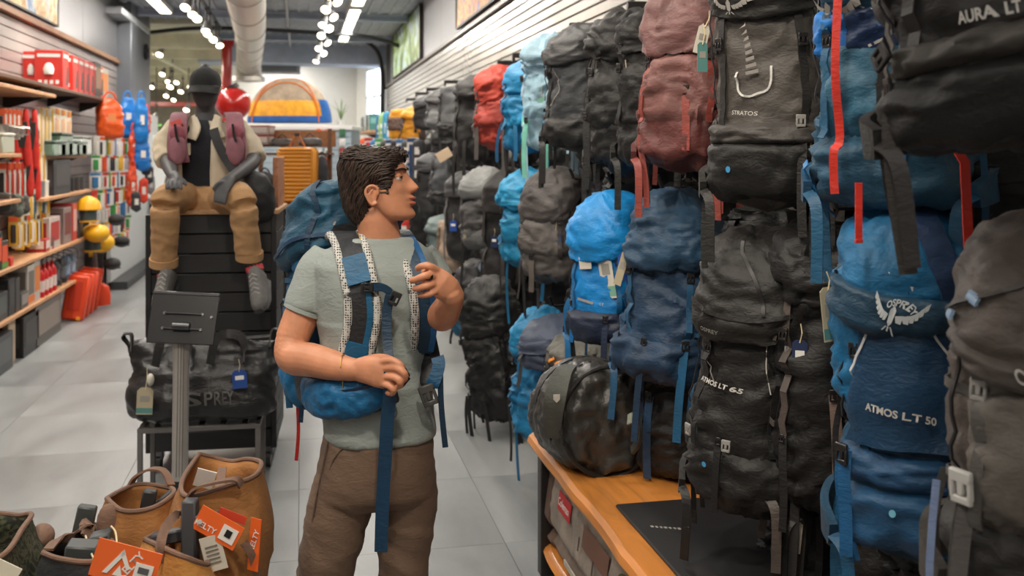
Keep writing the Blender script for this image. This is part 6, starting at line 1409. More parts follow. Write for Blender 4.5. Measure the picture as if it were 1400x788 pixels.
def bx_item(name, label, cat, c, size, col, group, face=None, rz=0., strip=None, rough=.45, pic=None):
    t = thing(name, label, cat, c, rz, group)
    sx, sy, sz = size
    MB().box((0, 0, sz / 2), size, .004).build('carton', pla(col, rough), t)
    if face:
        MB().box((0, -sy / 2 - .001, sz * .55), (sx * .8, .003, sz * .6)).build('front_print', pla(face, .5), t, False); MB().box((sx / 2 + .001, 0, sz * .55), (.003, sy * .8, sz * .6)).build('side_print', pla(face, .5), t, False)
    if strip:
        MB().box((0, -sy / 2 - .0015, sz * .14), (sx * .96, .004, sz * .18)).build('colour_band', pla(strip, .5), t, False); MB().box((sx / 2 + .0015, 0, sz * .14), (.004, sy * .96, sz * .18)).build('colour_band', pla(strip, .5), t, False)
    if pic:
        MB().tube([(0, -sy / 2 - .003, sz * .36), (0, -sy / 2 - .003, sz * .5), (0, -sy / 2 - .003, sz * .62), (0, -sy / 2 - .003, sz * .66)], [sx * .16, sx * .2, sx * .13, sx * .06], 12).build('lantern_picture', pla(pic, .5), t)
        MB().box((0, -sy / 2 - .002, sz * .86), (sx * .8, .004, sz * .09)).build('brand_line', m_wht, t, False); MB().box((sx / 2 + .002, 0, sz * .86), (.004, sy * .8, sz * .09)).build('brand_line', m_wht, t, False)
        for k in range(4): MB().box((-sx * .3 + sx * .2 * k, -sy / 2 - .002, sz * .16), (sx * .12, .004, sz * .1)).build('icon', m_wht, t, False)
        MB().prism([(sy * .0, sz * .1), (sy * .45, sz * .1), (sy * .45, sz * .6), (sy * .2, sz * .6)], .004, Matrix.Translation((sx / 2 + .001, 0, 0)) @ Matrix.Rotation(R(90), 4, 'Z')).build('side_picture', pla((70, 66, 62), .5), t, False)
    return t
RED = (206, 48, 36)
for k in range(6):
    y = Yx(108) + .27 * k
    bx_item('lantern_box', '%s red lantern box from the front along the shelf edge' % ORD[k], 'box', (-2.40, y, Z5), (.235, .24, .37), RED if k < 5 else (226, 104, 40), 'red lantern boxes', pic=(224, 222, 214))
bx_item('lantern_box', 'red lantern box standing by the wall on the high shelf', 'box', (-2.60, Yx(108) - .42, Z5), (.18, .24, .36), RED, 'red lantern boxes', pic=(224, 222, 214)).location.x = -2.58
bx_item('lantern_box', 'near red lantern box on the high shelf in front of the row', 'box', (-2.40, Yx(108) - .50, Z5), (.26, .24, .37), RED, 'red lantern boxes', pic=(224, 222, 214))
bx_item('stove_box', 'black and brown box after the red lantern boxes', 'box', (-2.4, Yx(138), Z5), (.24, .34, .40), (52, 46, 44), None, (150, 112, 84)); bx_item('stove_box', 'pale cream box at the end of the high shelf', 'box', (-2.4, Yx(149), Z5), (.22, .4, .36), (204, 190, 168), None, (226, 140, 60))
bx_item('white_tub', 'white tub with orange band on the high shelf at the left edge', 'tub', (-2.42, Yx(2), Z5), (.2, .2, .26), (222, 214, 200), None, strip=(226, 110, 50))
# boxes on the two long shelves: px centre, width(px) etc.
rg = random.Random(17)
def row(z, items, grp, ldesc):
    for i, (px, dep, w, h, col, face, strip, lab) in enumerate(items):
        y = Yx(px); bx_item('boxed_gear', lab, 'box', (SX - .03 - min(w, .34) / 2, y, z), (min(w, .34), dep, h), col, grp, face, rg.uniform(-.04, .04) if dep < .4 else 0., strip)
row(Z2, [(2, .28, .3, .30, (44, 42, 42), (226, 92, 48), None, 'black box with orange print at the left edge of the middle shelf'), (12, .2, .22, .22, (52, 44, 40), (230, 84, 40), (90, 150, 60), 'black and orange box with green flash on the middle shelf'), (22, .1, .2, .07, (214, 56, 36), None, None, 'small red tray at the front of the middle shelf'),
    (80, .42, .28, .30, (196, 184, 178), (178, 44, 44), None, 'pale box with red oval print on the middle shelf'), (97, .3, .3, .36, (150, 132, 130), (120, 60, 62), None, 'tall grey box behind the pale box on the middle shelf'), (107, .2, .3, .38, (206, 84, 78), (230, 180, 170), None, 'tall pink red box near the end of the middle shelf'), (115, .2, .2, .2, (70, 72, 76), None, None, 'small grey box at the end of the middle shelf'), (70, .16, .16, .12, (172, 40, 40), (220, 200, 190), None, 'small red carton beside the knife cards'), (76, .14, .14, .14, (164, 44, 42), (90, 80, 76), None, 'small dark red carton beside the pale box')], 'boxes on the middle shelf', '')
row(Z1, [(4, .5, .34, .22, (58, 62, 62), (90, 96, 94), None, 'dark grey box at the left edge of the lowest shelf'), (22, .16, .3, .30, (46, 46, 48), (70, 68, 66), None, 'upright charcoal box on the lowest shelf'), (30, .12, .3, .28, (62, 58, 56), None, None, 'narrow brown grey box on the lowest shelf'), (40, .3, .24, .14, (84, 82, 80), (150, 146, 142), None, 'low grey tray box on the lowest shelf'), (48, .2, .18, .34, (206, 198, 190), (120, 112, 104), (226, 120, 50), 'white carton with orange band on the lowest shelf'), (56, .2, .2, .36, (188, 182, 176), (222, 128, 60), None, 'tall pale carton with orange print on the lowest shelf')], 'boxes on the lowest shelf', '')
bx_item('boxed_gear', 'black crate of gear lying at the back of the lowest shelf', 'box', (-2.5, Yx(20), Z1), (.2, 1.0, .2), (36, 36, 38), 'boxes on the lowest shelf')
# gas canisters
cm_ = MB().tube([(0, 0, 0), (0, 0, .2), (0, 0, .235), (0, 0, .25)], [.042, .042, .026, .014], 16).mesh('can'); cm_.materials.append(pla((196, 34, 34), .3)); cc_ = MB().tube([(0, 0, .25), (0, 0, .285)], .016, 10).mesh('valve_cap'); cc_.materials.append(pla((196, 34, 34), .35)); cl_ = MB().tube([(0, 0, .05), (0, 0, .15)], .0428, 16).mesh('paper_band'); cl_.materials.append(pla((226, 206, 200), .5))
for k in range(7):
    t = thing('fuel_canister', '%s red fuel bottle in the row on the lowest shelf' % ORD[k], 'bottle', (SX - .06 - .1 * (k % 2), Yx(64 + 2.7 * k), Z1), group='red fuel bottles'); inst('can', cm_, t); inst('valve_cap', cc_, t); inst('paper_band', cl_, t)
for k, (px, col, lab) in enumerate([(86, (40, 40, 44), 'black lantern next to the red fuel bottles'), (92, (50, 54, 60), 'dark grey lantern on the lowest shelf'), (99, (44, 46, 50), 'black lantern beside the blue grey one'), (106, (92, 116, 142), 'blue grey lantern near the end of the lowest shelf'), (113, (110, 132, 156), 'pale blue lantern at the end of the lowest shelf')]):
    t = thing('camp_lantern', lab, 'lantern', (SX - .12, Yx(px), Z1), group='lanterns on the lowest shelf')
    MB().tube([(0, 0, 0), (0, 0, .05), (0, 0, .06)], [.07, .07, .055], 14).build('base', pla(col, .4), t); MB().tube([(0, 0, .06), (0, 0, .17)], .05, 14).build('glass', pla(tuple(min(255, v + 60) for v in col), .2), t); MB().tube([(0, 0, .17), (0, 0, .19), (0, 0, .24)], [.07, .065, .03], 14).build('cap', pla(col, .4), t)
    MB().tube(smoothpath([(-.065, 0, .18), (-.06, 0, .29), (.06, 0, .29), (.065, 0, .18)], 5), .005, 6).build('handle', met((120, 120, 122), .4), t)
# floor boxes
row(0, [(10, .55, .36, .30, (66, 70, 74), (96, 100, 102), None, 'grey carton on the floor below the lowest shelf at the left edge'), (-8, .5, .36, .32, (52, 56, 60), (80, 84, 88), None, 'darker grey carton on the floor at the very left edge'), (48, .5, .36, .34, (28, 28, 30), (60, 58, 56), None, 'black carton on the floor below the fuel bottles'), (72, .95, .38, .37, (112, 106, 102), (140, 128, 120), (90, 84, 80), 'large grey picture carton on the floor below the shelf')], 'cartons on the floor', '')
bx_item('snow_board', 'cream board leaning under the lowest shelf', 'board', (SX - .1, Yx(30), 0), (.05, .2, .36), (196, 176, 150), None)
# red-orange toboggans and snow shovel
for k in range(4):
    t = thing('saw_case', '%s orange red upright case leaning at the shelf end' % ORD[k], 'case', (SX - .04 + .0 * k, Yx(104 + 6.2 * k), 0), R(0), 'orange red cases', rot=(R(-8), R(8), 0))
    MB().box((0, 0, .24), (.22, .09, .46), .02).build('shell', pla((224, 70, 32), .35), t); MB().box((0, -.048, .26), (.12, .006, .3), .003).build('rib', pla((196, 54, 26), .4), t); MB().box((.06, 0, .03), (.04, .1, .04), .006).build('foot', pla((228, 150, 40), .4), t)
t = thing('snow_shovel', 'snow shovel with orange blade leaning at the end of the shelves', 'shovel', (-2.18, Yx(136, -2.18), .02), rot=(R(3), R(-4), 0))
MB().tube([(0, 0, .2), (0, 0, .82)], .02, 10).build('shaft', met((150, 148, 146), .4), t); MB().rings([[Vector((w_ * (-1 + 2 * j / 8), .05 * (abs(-1 + 2 * j / 8)) ** 2 - .02, z_)) for j in range(9)] + [Vector((w_ * (1 - 2 * j / 8), .05 * (abs(1 - 2 * j / 8)) ** 2 - .005, z_)) for j in range(9)] for z_, w_ in ((0, .11), (.1, .12), (.2, .11), (.25, .05))]).build('blade', pla((226, 72, 34), .35), t); MB().tube([(-.06, 0, .83), (.06, 0, .83)], .018, 8).build('grip', m_dk, t)
t = thing('ski_pair', 'black boards standing against the end of the shelves', 'skis', (-2.3, Yx(129, -2.3), 0), rot=(R(2), 0, 0))
for s_ in (-1, 1): MB().box((s_ * .06, 0, .42), (.09, .02, .84), .008).build('board', pla((46, 44, 44), .4), t)
MB().box((0, -.014, .6), (.2, .01, .05), .002).build('tie', pla((120, 118, 116), .5), t)
# ---- hanging cards and tools: colours follow the photograph's rows
pg_m = MB().tube([(-.02, 0, .0), (.0, 0, 0)], .003, 6).mesh('peg')
def hang_item(kind, px, py, h, w, col, lab, grp, X=-2.36, acc=(235, 230, 222), yaw=-38):
    """h, w in metres; (px, py) is the top of the card"""
    p = atX(px, py, X); t = thing(kind, lab, {'tool_card': 'packaged tool', 'glove_pair': 'gloves', 'pouch': 'pouch', 'mug': 'mug', 'dry_bag': 'dry bag', 'lamp': 'lamp', 'helmet': 'helmet', 'cap_hat': 'cap'}.get(kind, 'packaged gear'), p, R(yaw + 60), grp)
    MB().tube([(0, .02, .01), (0, .0, .012), (0, -.02, .0)], .003, 6).build('hang_loop', met((150, 148, 144), .4), t)
    if kind == 'tool_card':
        MB().box((0, 0, -h / 2), (w, .004, h), .001).build('backing_card', pla(acc, .5), t, False)
        MB().box((0, -.012, -h * .58), (w * .55, .022, h * .62), .006).build('tool', pla(col, .4), t)
        MB().box((0, -.003, -h * .1), (w * .96, .004, h * .16)).build('header', pla(col if sum(col) > 200 else (224, 90, 44), .5), t, False)
    elif kind == 'glove_pair':
        for s_ in (-1, 1): MB().tube([(s_ * w * .2, -.01 * s_, 0), (s_ * w * .22, -.012, -h * .35), (s_ * w * .24, -.014, -h * .7), (s_ * w * .26, -.014, -h)], [(w * .13, .014), (w * .17, .02), (w * .22, .022), (w * .17, .014)], 12, up=Vector((0, 1, 0)), roundend=True).build('glove', fab(col, .6), t)
        MB().box((0, -.03, -h * .45), (w * .5, .006, h * .5), .002).build('palm_patch', pla(acc, .5), t)
    elif kind == 'mug':
        MB().tube([(0, -.03, -h), (0, -.03, -h * .2)], [w * .4, w * .46], 16).build('cup', met(col, .3), t); MB().tube(smoothpath([(w * .45, -.03, -h * .3), (w * .8, -.03, -h * .4), (w * .8, -.03, -h * .75), (w * .42, -.03, -h * .85)], 4), .006, 6).build('handle', met(col, .3), t)
    elif kind == 'pouch':
        S_ = Shell(w, w * .5, h, wr=.01, seed=int(px), rb=.15, rt=.15, z0=-h); S_.mesh(MB(), 18, 12).build('pouch_body', fab(col, .6), t); MB().box((0, -w * .27, -h * .5), (w * .4, .004, h * .3)).build('label', pla(acc, .5), t, False)
    elif kind == 'dry_bag':
        S_ = Shell(w, w * .75, h, [(0, .9, .95, 0), (.3, 1, 1, 0), (.7, .95, .85, 0), (.88, .7, .35, 0), (1, .5, .16, 0)], wr=.02, seed=int(px), rb=.1, rt=.03, z0=-h, fq=9); S_.mesh(MB(), 28, 22).build('bag_body', mat(col, .32, 0, 'fabric', bump=.35), t); MB().tube(smoothpath([(-w * .25, 0, -.01), (-w * .1, 0, .06), (w * .1, 0, .06), (w * .25, 0, -.01)], 4), .012, 8).build('roll_top', mat(col, .32, 0, 'fabric', bump=.35), t); MB().box((0, -w * .39, -h * .5), (w * .3, .006, h * .2)).build('label', pla(acc, .5), t, False)
    elif kind == 'lamp':
        MB().tube([(0, 0, -h), (0, 0, -h * .5), (0, 0, -h * .2), (0, 0, 0)], [w * .5, w * .46, w * .3, w * .1], 16).build('shade', pla(col, .4), t); MB().tube([(0, 0, -h * 1.8), (0, 0, -h)], w * .34, 14).build('globe', pla(acc, .3), t)
        MB().tube([(0, 0, -h * 1.9), (0, 0, -h * 1.8)], w * .4, 14).build('foot', pla(col, .4), t)
    elif kind == 'helmet':
        MB().ball((0, -.06, -h * .5), (w * .5, w * .55, h * .5), 18, 10).build('shell', pla(col, .35), t)
        for k in range(3): MB().tube([(w * (-.3 + .3 * k), -w * .5, -h * .75), (w * (-.3 + .3 * k), -.06, -.02)], .012, 6).build('ridge', pla(tuple(int(v * .85) for v in col), .4), t)
    elif kind == 'cap_hat':
        MB().ball((0, -.05, -h * .45), (w * .42, w * .42, h * .45), 16, 10).build('crown', fab(col, .7), t); MB().box((0, -w * .55, -h * .7), (w * .6, w * .4, .012), .004).build('brim', fab(col, .7), t); MB().box((0, -w * .46, -h * .45), (w * .2, .006, h * .2)).build('badge', m_wht, t, False)
    return t
WHT = (228, 222, 212)
def series(kind, x0, x1, n, py0, py1, h, w, cols, acc, lab, grp, **k):
    if kind == 'tool_card': n = int(n * 1.5 + .5); w *= .72
    for i in range(n):
        f_ = i / max(1, n - 1); hang_item(kind, x0 + (x1 - x0) * f_, py0 + (py1 - py0) * f_, h * (.9 + .2 * ((i * 7) % 5) / 5), w, cols[i % len(cols)], lab % ORD[i] if '%' in lab else lab, grp, acc=acc[i % len(acc)] if isinstance(acc, list) else acc, **k)
series('tool_card', 0, 24, 6, 148, 150, .24, .1, [(36, 34, 34), (224, 92, 44), (44, 40, 40)], [(226, 96, 46), (240, 236, 228)], '%s knife card in the orange and white top row at the left edge', 'knife cards in the top row')
series('glove_pair', 29, 41, 2, 152, 152, .50, .17, [(206, 44, 34)], (40, 34, 34), '%s red grilling glove pair on the top peg row', 'red gloves on the top row')
series('pouch', 31, 45, 2, 160, 162, .30, .10, [(36, 34, 36)], (60, 56, 56), '%s black sheath hanging among the red gloves', 'black sheaths')
series('tool_card', 50, 68, 5, 146, 150, .42, .09, [(206, 202, 194), (222, 172, 44), (198, 194, 186)], [(236, 230, 214), (226, 178, 54)], '%s white and yellow utensil card on the top peg row', 'utensil cards on the top row')
series('tool_card', 72, 94, 6, 146, 152, .38, .07, [(214, 196, 170), (196, 120, 80), (226, 150, 60)], (240, 234, 222), '%s slim wooden handled utensil on the top peg row', 'slim utensils on the top row')
series('mug', 2, 24, 4, 166, 168, .13, .11, [(196, 192, 186)], WHT, '%s steel mug hanging at the left edge', 'steel mugs')
series('glove_pair', 34, 44, 2, 206, 207, .42, .16, [(210, 46, 36)], (40, 36, 36), '%s red glove pair on the second peg row', 'red gloves on the second row')
series('tool_card', 2, 30, 6, 222, 222, .34, .09, [(38, 36, 38), (200, 50, 38), (44, 42, 42)], [(232, 226, 216), (204, 60, 44)], '%s black handled tool card on the second peg row', 'tool cards on the second row')
series('tool_card', 50, 64, 4, 206, 208, .30, .10, [(222, 170, 40), (220, 214, 202)], [(232, 182, 60), (236, 230, 220)], '%s yellow tool card on the second peg row', 'yellow cards on the second row')
series('tool_card', 64, 74, 3, 200, 204, .32, .06, [(150, 146, 142), (206, 202, 196)], (230, 226, 218), '%s grey skewer card beside the yellow cards', 'skewer cards')
series('tool_card', 34, 62, 5, 258, 258, .26, .11, [(90, 120, 130), (224, 176, 50), (216, 210, 200)], [(240, 236, 228), (230, 184, 60), (64, 92, 100)], '%s white and yellow card on the third peg row', 'cards on the third row')
series('pouch', 2, 28, 4, 262, 266, .20, .14, [(74, 72, 70), (60, 60, 58), (92, 100, 90)], (130, 128, 120), '%s grey mesh pouch under the small shelf', 'mesh pouches')
series('tool_card', 18, 62, 7, 296, 290, .28, .10, [(60, 50, 44), (206, 148, 44), (226, 216, 196), (120, 76, 50)], [(226, 178, 60), (236, 228, 212)], '%s knife card in the row just above the middle shelf', 'knife cards above the middle shelf')
# tins and tubs on the short shelves
for k, (px, col) in enumerate([(66, (54, 54, 56)), (71, (120, 120, 122)), (76, (222, 218, 210)), (82, (216, 212, 206)), (89, (38, 130, 166)), (96, (44, 140, 176)), (103, (60, 96, 120)), (110, (50, 50, 54)), (117, (60, 58, 58)), (123, (72, 70, 70))]):
    t = thing('storage_tin', '%s storage tin from the near end of the short tin shelf' % ORD[k], 'tin', (SX - .12, Yx(px), Z3), group='tins on the short shelf')
    MB().tube([(0, 0, 0), (0, 0, .13)], .06, 16).build('tin', pla(col, .35), t); MB().tube([(0, 0, .13), (0, 0, .15)], .063, 16).build('lid', pla(tuple(min(255, v + 20) for v in col), .4), t)
row(Z3, [(90, .7, .2, .34, (44, 42, 44), (70, 66, 66), None, 'black carton behind the tins on the short shelf')], None, '')
for k, (px, h, col) in enumerate([(82, .12, (120, 146, 130)), (92, .2, (96, 122, 106)), (102, .13, (150, 176, 166)), (112, .12, (132, 158, 148)), (119, .18, (210, 216, 210))]):
    t = thing('clear_box', '%s green clear box on the short green box shelf' % ORD[k], 'box', (SX - .12, Yx(px), Z4), group='green clear boxes'); MB().box((0, 0, h / 2), (.24, .5, h), .012).build('tub', pla(col, .15, coat=.5), t); MB().box((0, 0, h + .012), (.26, .52, .025), .006).build('lid', pla(tuple(int(v * .7) for v in col), .3), t)
t = thing('clear_box', 'clear tub on the small shelf at the left edge', 'box', (SX - .1, Yx(12), Z7)); MB().box((0, 0, .07), (.2, .34, .14), .01).build('tub', pla((188, 190, 172), .2), t); MB().box((0, 0, .15), (.21, .35, .02), .004).build('lid', pla((220, 218, 206), .3), t)
# shelf end: yellow lamps, dry bags, cards on the white panel
wp = thing('pegboard_panel', 'white pegboard end panel full of hanging gear', 'panel', (LX + .3, 15.3, 0)); MB().box((.02, 0, 1.15), (.05, 4.2, 2.3), .004).build('board', pla((214, 216, 216), .5), wp); MB().box((.12, 0, .05), (.24, 4.2, .1), .004).build('plinth', pla((60, 60, 62), .5), wp)
series('lamp', 121, 127, 2, 268, 306, .16, .26, [(232, 172, 30)], (70, 84, 84), '%s yellow lamp hanging from the end of the shelves', 'yellow lamps', X=-2.2)
series('helmet', 131, 138, 2, 306, 318, .22, .26, [(234, 178, 34)], WHT, '%s yellow ribbed helmet at the end of the shelves', 'yellow helmets', X=-2.15)
hang_item('dry_bag', 150, 134, .48, .30, (236, 92, 30), 'orange dry bag hanging beside the high shelf', None, X=-2.2, acc=(240, 150, 90))
hang_item('dry_bag', 174, 132, .55, .22, (26, 120, 200), 'blue dry bag next to the orange one', None, X=-2.25); hang_item('dry_bag', 193, 132, .62, .17, (28, 126, 206), 'tall blue dry bag at the end of the panel', None, X=-2.05)
hang_item('dry_bag', 194, 187, .46, .20, (24, 118, 200), 'lower blue dry bag hanging under the tall one', None, X=-2.05); hang_item('dry_bag', 201, 150, .34, .10, (228, 80, 44), 'small orange red dry bag behind the tall blue one', None, X=-2.05)
hang_item('dry_bag', 183, 176, .5, .13, (224, 74, 34), 'narrow orange red bag between the blue dry bags', None, X=-2.15); hang_item('dry_bag', 181, 226, .55, .12, (226, 78, 40), 'long orange red bag below the blue dry bags', None, X=-2.15)
pal = [(210, 206, 200), (226, 84, 44), (60, 150, 80), (50, 50, 54), (60, 120, 170), (226, 180, 60), (200, 60, 50)]
for r_, (y0_, y1_, n_, h_) in enumerate([(186, 190, 13, .30), (212, 213, 13, .24), (236, 235, 13, .24), (260, 254, 12, .26), (284, 274, 11, .24), (308, 294, 10, .24), (332, 312, 9, .2)]):
    for i in range(n_):
        f_ = i / (n_ - 1); c1 = pal[(i * 3 + r_ * 2) % 7]
        hang_item('tool_card', 132 + (178 - 132) * f_ - r_ * 1.0, y0_ + (y1_ - y0_) * f_, h_ * .8, .07 + .025 * ((i * 5 + r_) % 3), c1, '%s packaged item from the shelf end in the %s row of the white panel' % (ORD[i], ORD[r_]), 'packaged gear on the white panel', X=-2.28, acc=(236, 234, 230) if (i + r_) % 3 else c1)
for i, (px, py, col) in enumerate([(196, 243, (228, 70, 44)), (204, 226, (60, 60, 64)), (206, 240, (150, 156, 160)), (186, 262, (52, 52, 56)), (200, 214, (44, 46, 50))]):
    hang_item('pouch', px, py, .34 if i == 0 else .26, .12, col, '%s soft pouch at the far edge of the white panel' % ORD[i], 'pouches at the panel edge', X=-2.05)
for i, (px, py) in enumerate([(158, 292), (165, 322), (152, 352)]): hang_item('cap_hat', px, py, .15, .22, (40, 40, 42), '%s black cap hanging low on the white panel' % ORD[i], 'black caps on the panel', X=-2.05)
p = atZ(190, 352, 0) + Vector((.25, 0, 0))
t = thing('waste_bin', 'grey plastic bin standing on the floor beyond the white panel', 'bin', p); MB().tube([(0, 0, 0), (0, 0, .5), (0, 0, .52)], [.15, .19, .2], 18).build('bucket', pla((74, 78, 82), .5), t); MB().tube([(0, 0, .52), (0, 0, .56)], [.205, .19], 18).build('lid', pla((66, 70, 74), .5), t)
t = thing('folding_sign', 'white slanted panel standing near the grey bin', 'panel', atZ(176, 356, 0)); MB().box((0, 0, .5), (.03, .8, 1.), .004, Matrix.Rotation(R(-8), 4, 'Y')).build('board', pla((226, 228, 228), .5), t); MB().box((.1, .3, .12), (.03, .03, .24), .004).build('foot', pla((220, 220, 218), .5), t)
p = P(203, 262, 15.5); t = thing('service_counter', 'white counter with dark opening beyond the white panel', 'counter', (p.x + .4, p.y + .3, 0)); MB().box((0, 0, 1.02), (1.3, .7, .06), .006).build('counter_top', pla((226, 226, 224), .4), t); MB().box((0, .1, .5), (1.1, .5, 1.0), .004).build('cabinet', pla((36, 36, 38), .5), t); MB().box((-.2, -.24, .95), (.9, .03, .1), .004, Matrix.Identity(4)).build('front_rail', pla((210, 212, 212), .5), t)
p = P(206, 240, 16); t = thing('tilted_signboard', 'white tilted panel with faint print behind the mannequin knee', 'panel', (p.x, p.y, 1.05)); MB().box((0, 0, .45), (.34, .04, .95), .005, Matrix.Rotation(R(12), 4, 'Y')).build('board', pla((224, 224, 222), .5), t); MB().box((.09, -.022, .62), (.05, .004, .3), 0, Matrix.Rotation(R(12), 4, 'Y')).build('print', pla((150, 150, 150), .5), t, False)
# potted plant in the hall
p = P(214, 205, 20); t = thing('potted_plant', 'leafy green plant in a brown pot in the hall', 'plant', (p.x, p.y, 1.3)); MB().tube([(0, 0, 0), (0, 0, .42), (0, 0, .46)], [.17, .22, .23], 18).build('pot', pla((98, 72, 58), .5), t); MB().tube([(0, 0, -1.3), (0, 0, .0)], .2, 14).build('stand', pla((70, 60, 54), .6), t)
lf = MB(); rg = random.Random(5)
for k in range(90):
    a = rg.uniform(0, 6.28); r_ = rg.uniform(.03, .3); z_ = .5 + rg.uniform(0, .42); c0 = Vector((r_ * math.cos(a), r_ * math.sin(a), z_)); d_ = Vector((math.cos(a), math.sin(a), rg.uniform(-.4, .5))).normalized(); s0 = d_.cross(UP3).normalized()
    lf.add([c0, c0 + d_ * .07 + s0 * .045, c0 + d_ * .16, c0 + d_ * .07 - s0 * .045], [(0, 1, 2, 3)])
o = lf.build('foliage', mat((76, 140, 52), .5, 0, 'leaf'), t); o['kind'] = 'stuff'

# ============================================================ BACK OF THE SHOP
# red drum on a post
p = P(319, 142, 12.6)
t = thing('red_drum', 'glossy red rounded drum with black collar behind the mannequin', 'drum', (p.x, p.y, 0))
MB().ball((0, 0, p.z), (.22, .22, .21), 28, 18).build('drum', m_red, t); MB().tube([(0, 0, p.z + .18), (-.03, 0, p.z + .23)], .09, 18).build('collar', m_dk, t); MB().tube([(0, 0, 0), (0, 0, p.z - .18)], .05, 14).build('post', m_red, t); MB().tube([(0, 0, 0), (0, 0, .03)], .2, 18).build('foot_plate', m_red, t)
# white gondola with tent on top
GD = 14.0
g0 = P(325, 172, GD); g1 = P(482, 172, GD); gz = g0.z
gd = thing('gondola_unit', 'white gondola with pale blue slatted end carrying the tent', 'shop fixture', ((g0.x + g1.x) / 2, (g0.y + g1.y) / 2, 0), math.atan2(g1.y - g0.y, g1.x - g0.x))
gw = (g1 - g0).xy.length
MB().box((0, .45, gz / 2), (gw - .06, .84, gz - .06)).build('carcass', pla((150, 164, 172), .6), gd, False); MB().box((0, .45, gz - .03), (gw, .95, .06), .006).build('top_board', pla((230, 230, 228), .4), gd)
gs = boxmesh('slat', (gw - .04, .02, .082), pla((176, 194, 204), .4), .004)
for k in range(int((gz - .1) / .09)): inst('slat', gs, gd, (0, .02, .08 + .09 * k))
# tent
tn = thing('display_tent', 'small orange and blue dome tent standing on the white gondola', 'tent', P(395, 170, GD + .35))
tl, tr = P(340, 168, GD + .35), P(452, 168, GD + .35); tw = (tr - tl).length; tcx = (tl + tr) / 2; th_ = .64; tdx = (tr - tl).normalized(); tdy = Vector((-tdx.y, tdx.x, 0))
def tentp(u, v, r0=1.): a = u * 2 * math.pi; cz = v; s_ = math.cos(cz * math.pi / 2) ** .85; return tcx + tdx * (tw / 2 * s_ * math.copysign(abs(math.cos(a)) ** .75, math.cos(a)) * r0) + tdy * (.34 * s_ * math.copysign(abs(math.sin(a)) ** .75, math.sin(a)) * r0) + UP3 * (th_ * math.sin(cz * math.pi / 2))
MB().grid(lambda u, v: tentp(u, .0 + .09 * v, 1.01), 40, 3, True).build('floor_tub', fab((24, 88, 160), .5), tn, world=True)
MB().grid(lambda u, v: tentp(u, .085 + .24 * v), 40, 6, True).build('lower_panel', fab((240, 166, 34), .5), tn, world=True)
MB().grid(lambda u, v: tentp(u, .32 + .67 * v), 40, 12, True).build('mesh_roof', fab((168, 150, 128), .7), tn, world=True)
MB().grid(lambda u, v: tentp(-.10 + .12 * u, .0 + .34 * v, 1.02), 8, 8).build('corner_panel', fab((26, 92, 166), .5), tn, world=True)
m_pole = pla((226, 120, 50), .4)
for a in (.125, .375): MB().tube([tentp(a, max(0, 1 - abs(k) / 10) * .995, 1.04) if k <= 0 else tentp(a + .5, max(0, 1 - k / 10) * .995, 1.04) for k in range(-10, 11)], .009, 8).build('pole', m_pole, tn, world=True)
MB().tube([tentp(.62 + .26 * math.cos(q) * .5 + .13, .08 + .62 * max(0, math.sin(q)), 1.03) for q in [math.pi * k / 16 for k in range(17)]], .010, 8).build('door_zip', m_pole, tn, world=True)
# little grass plant
p = P(466, 170, GD + .3); t = thing('grass_plant', 'thin leafed potted grass on the gondola beside the tent', 'plant', p); MB().tube([(0, 0, 0), (0, 0, .06)], .05, 12).build('pot', pla((200, 200, 196), .5), t)
rg = random.Random(8); gl = mat((112, 140, 84), .5, 0, 'leaf')
for k in range(16):
    a = rg.uniform(0, 6.28); L = rg.uniform(.2, .42); s_ = rg.uniform(.15, .5); MB().ribbon(smoothpath([(0, 0, .05), (math.cos(a) * s_ * L * .4, math.sin(a) * s_ * L * .4, L * .6), (math.cos(a) * s_ * L, math.sin(a) * s_ * L, L * (1 - s_ * .4))], 4), [.014, .016, .016, .015, .013, .011, .008, .005, .002], .002, Vector((-math.sin(a), math.cos(a), 0))).build('leaf', gl, t)
# packages on the gondola end
for r_ in range(7):
    for c2 in range(3):
        p = P(436 + 12 * c2 + (8 if c2 == 2 else 0), 182 + 13 * r_, GD - .06); c1 = [(226, 90, 40), (206, 190, 150), (60, 110, 80), (190, 60, 50), (210, 212, 212), (90, 120, 130), (150, 60, 50)][(r_ * 2 + c2) % 7]
        t = thing('hanging_package', '%s package from the top in the %s column on the gondola end' % (ORD[r_], ORD[c2]), 'packaged gear', p, -PSI, 'packages on the gondola end')
        if r_ == 0 and c2 < 2: MB().tube([(0, .01, 0), (0, -.02, 0)], .06, 16).build('disc', pla((232, 96, 36) if c2 == 0 else (206, 120, 110), .4), t); MB().tube([(0, -.02, 0), (0, -.024, 0)], .02, 12).build('hub', pla((240, 200, 170), .4), t)
        else: MB().box((0, 0, 0), (.085, .01, .115), .002).build('backing_card', pla((226, 224, 218) if (r_ + c2) % 2 else c1, .5), t); MB().box((0, -.016, -.012), (.05, .022, .065), .006).build('contents', pla(c1, .4), t)
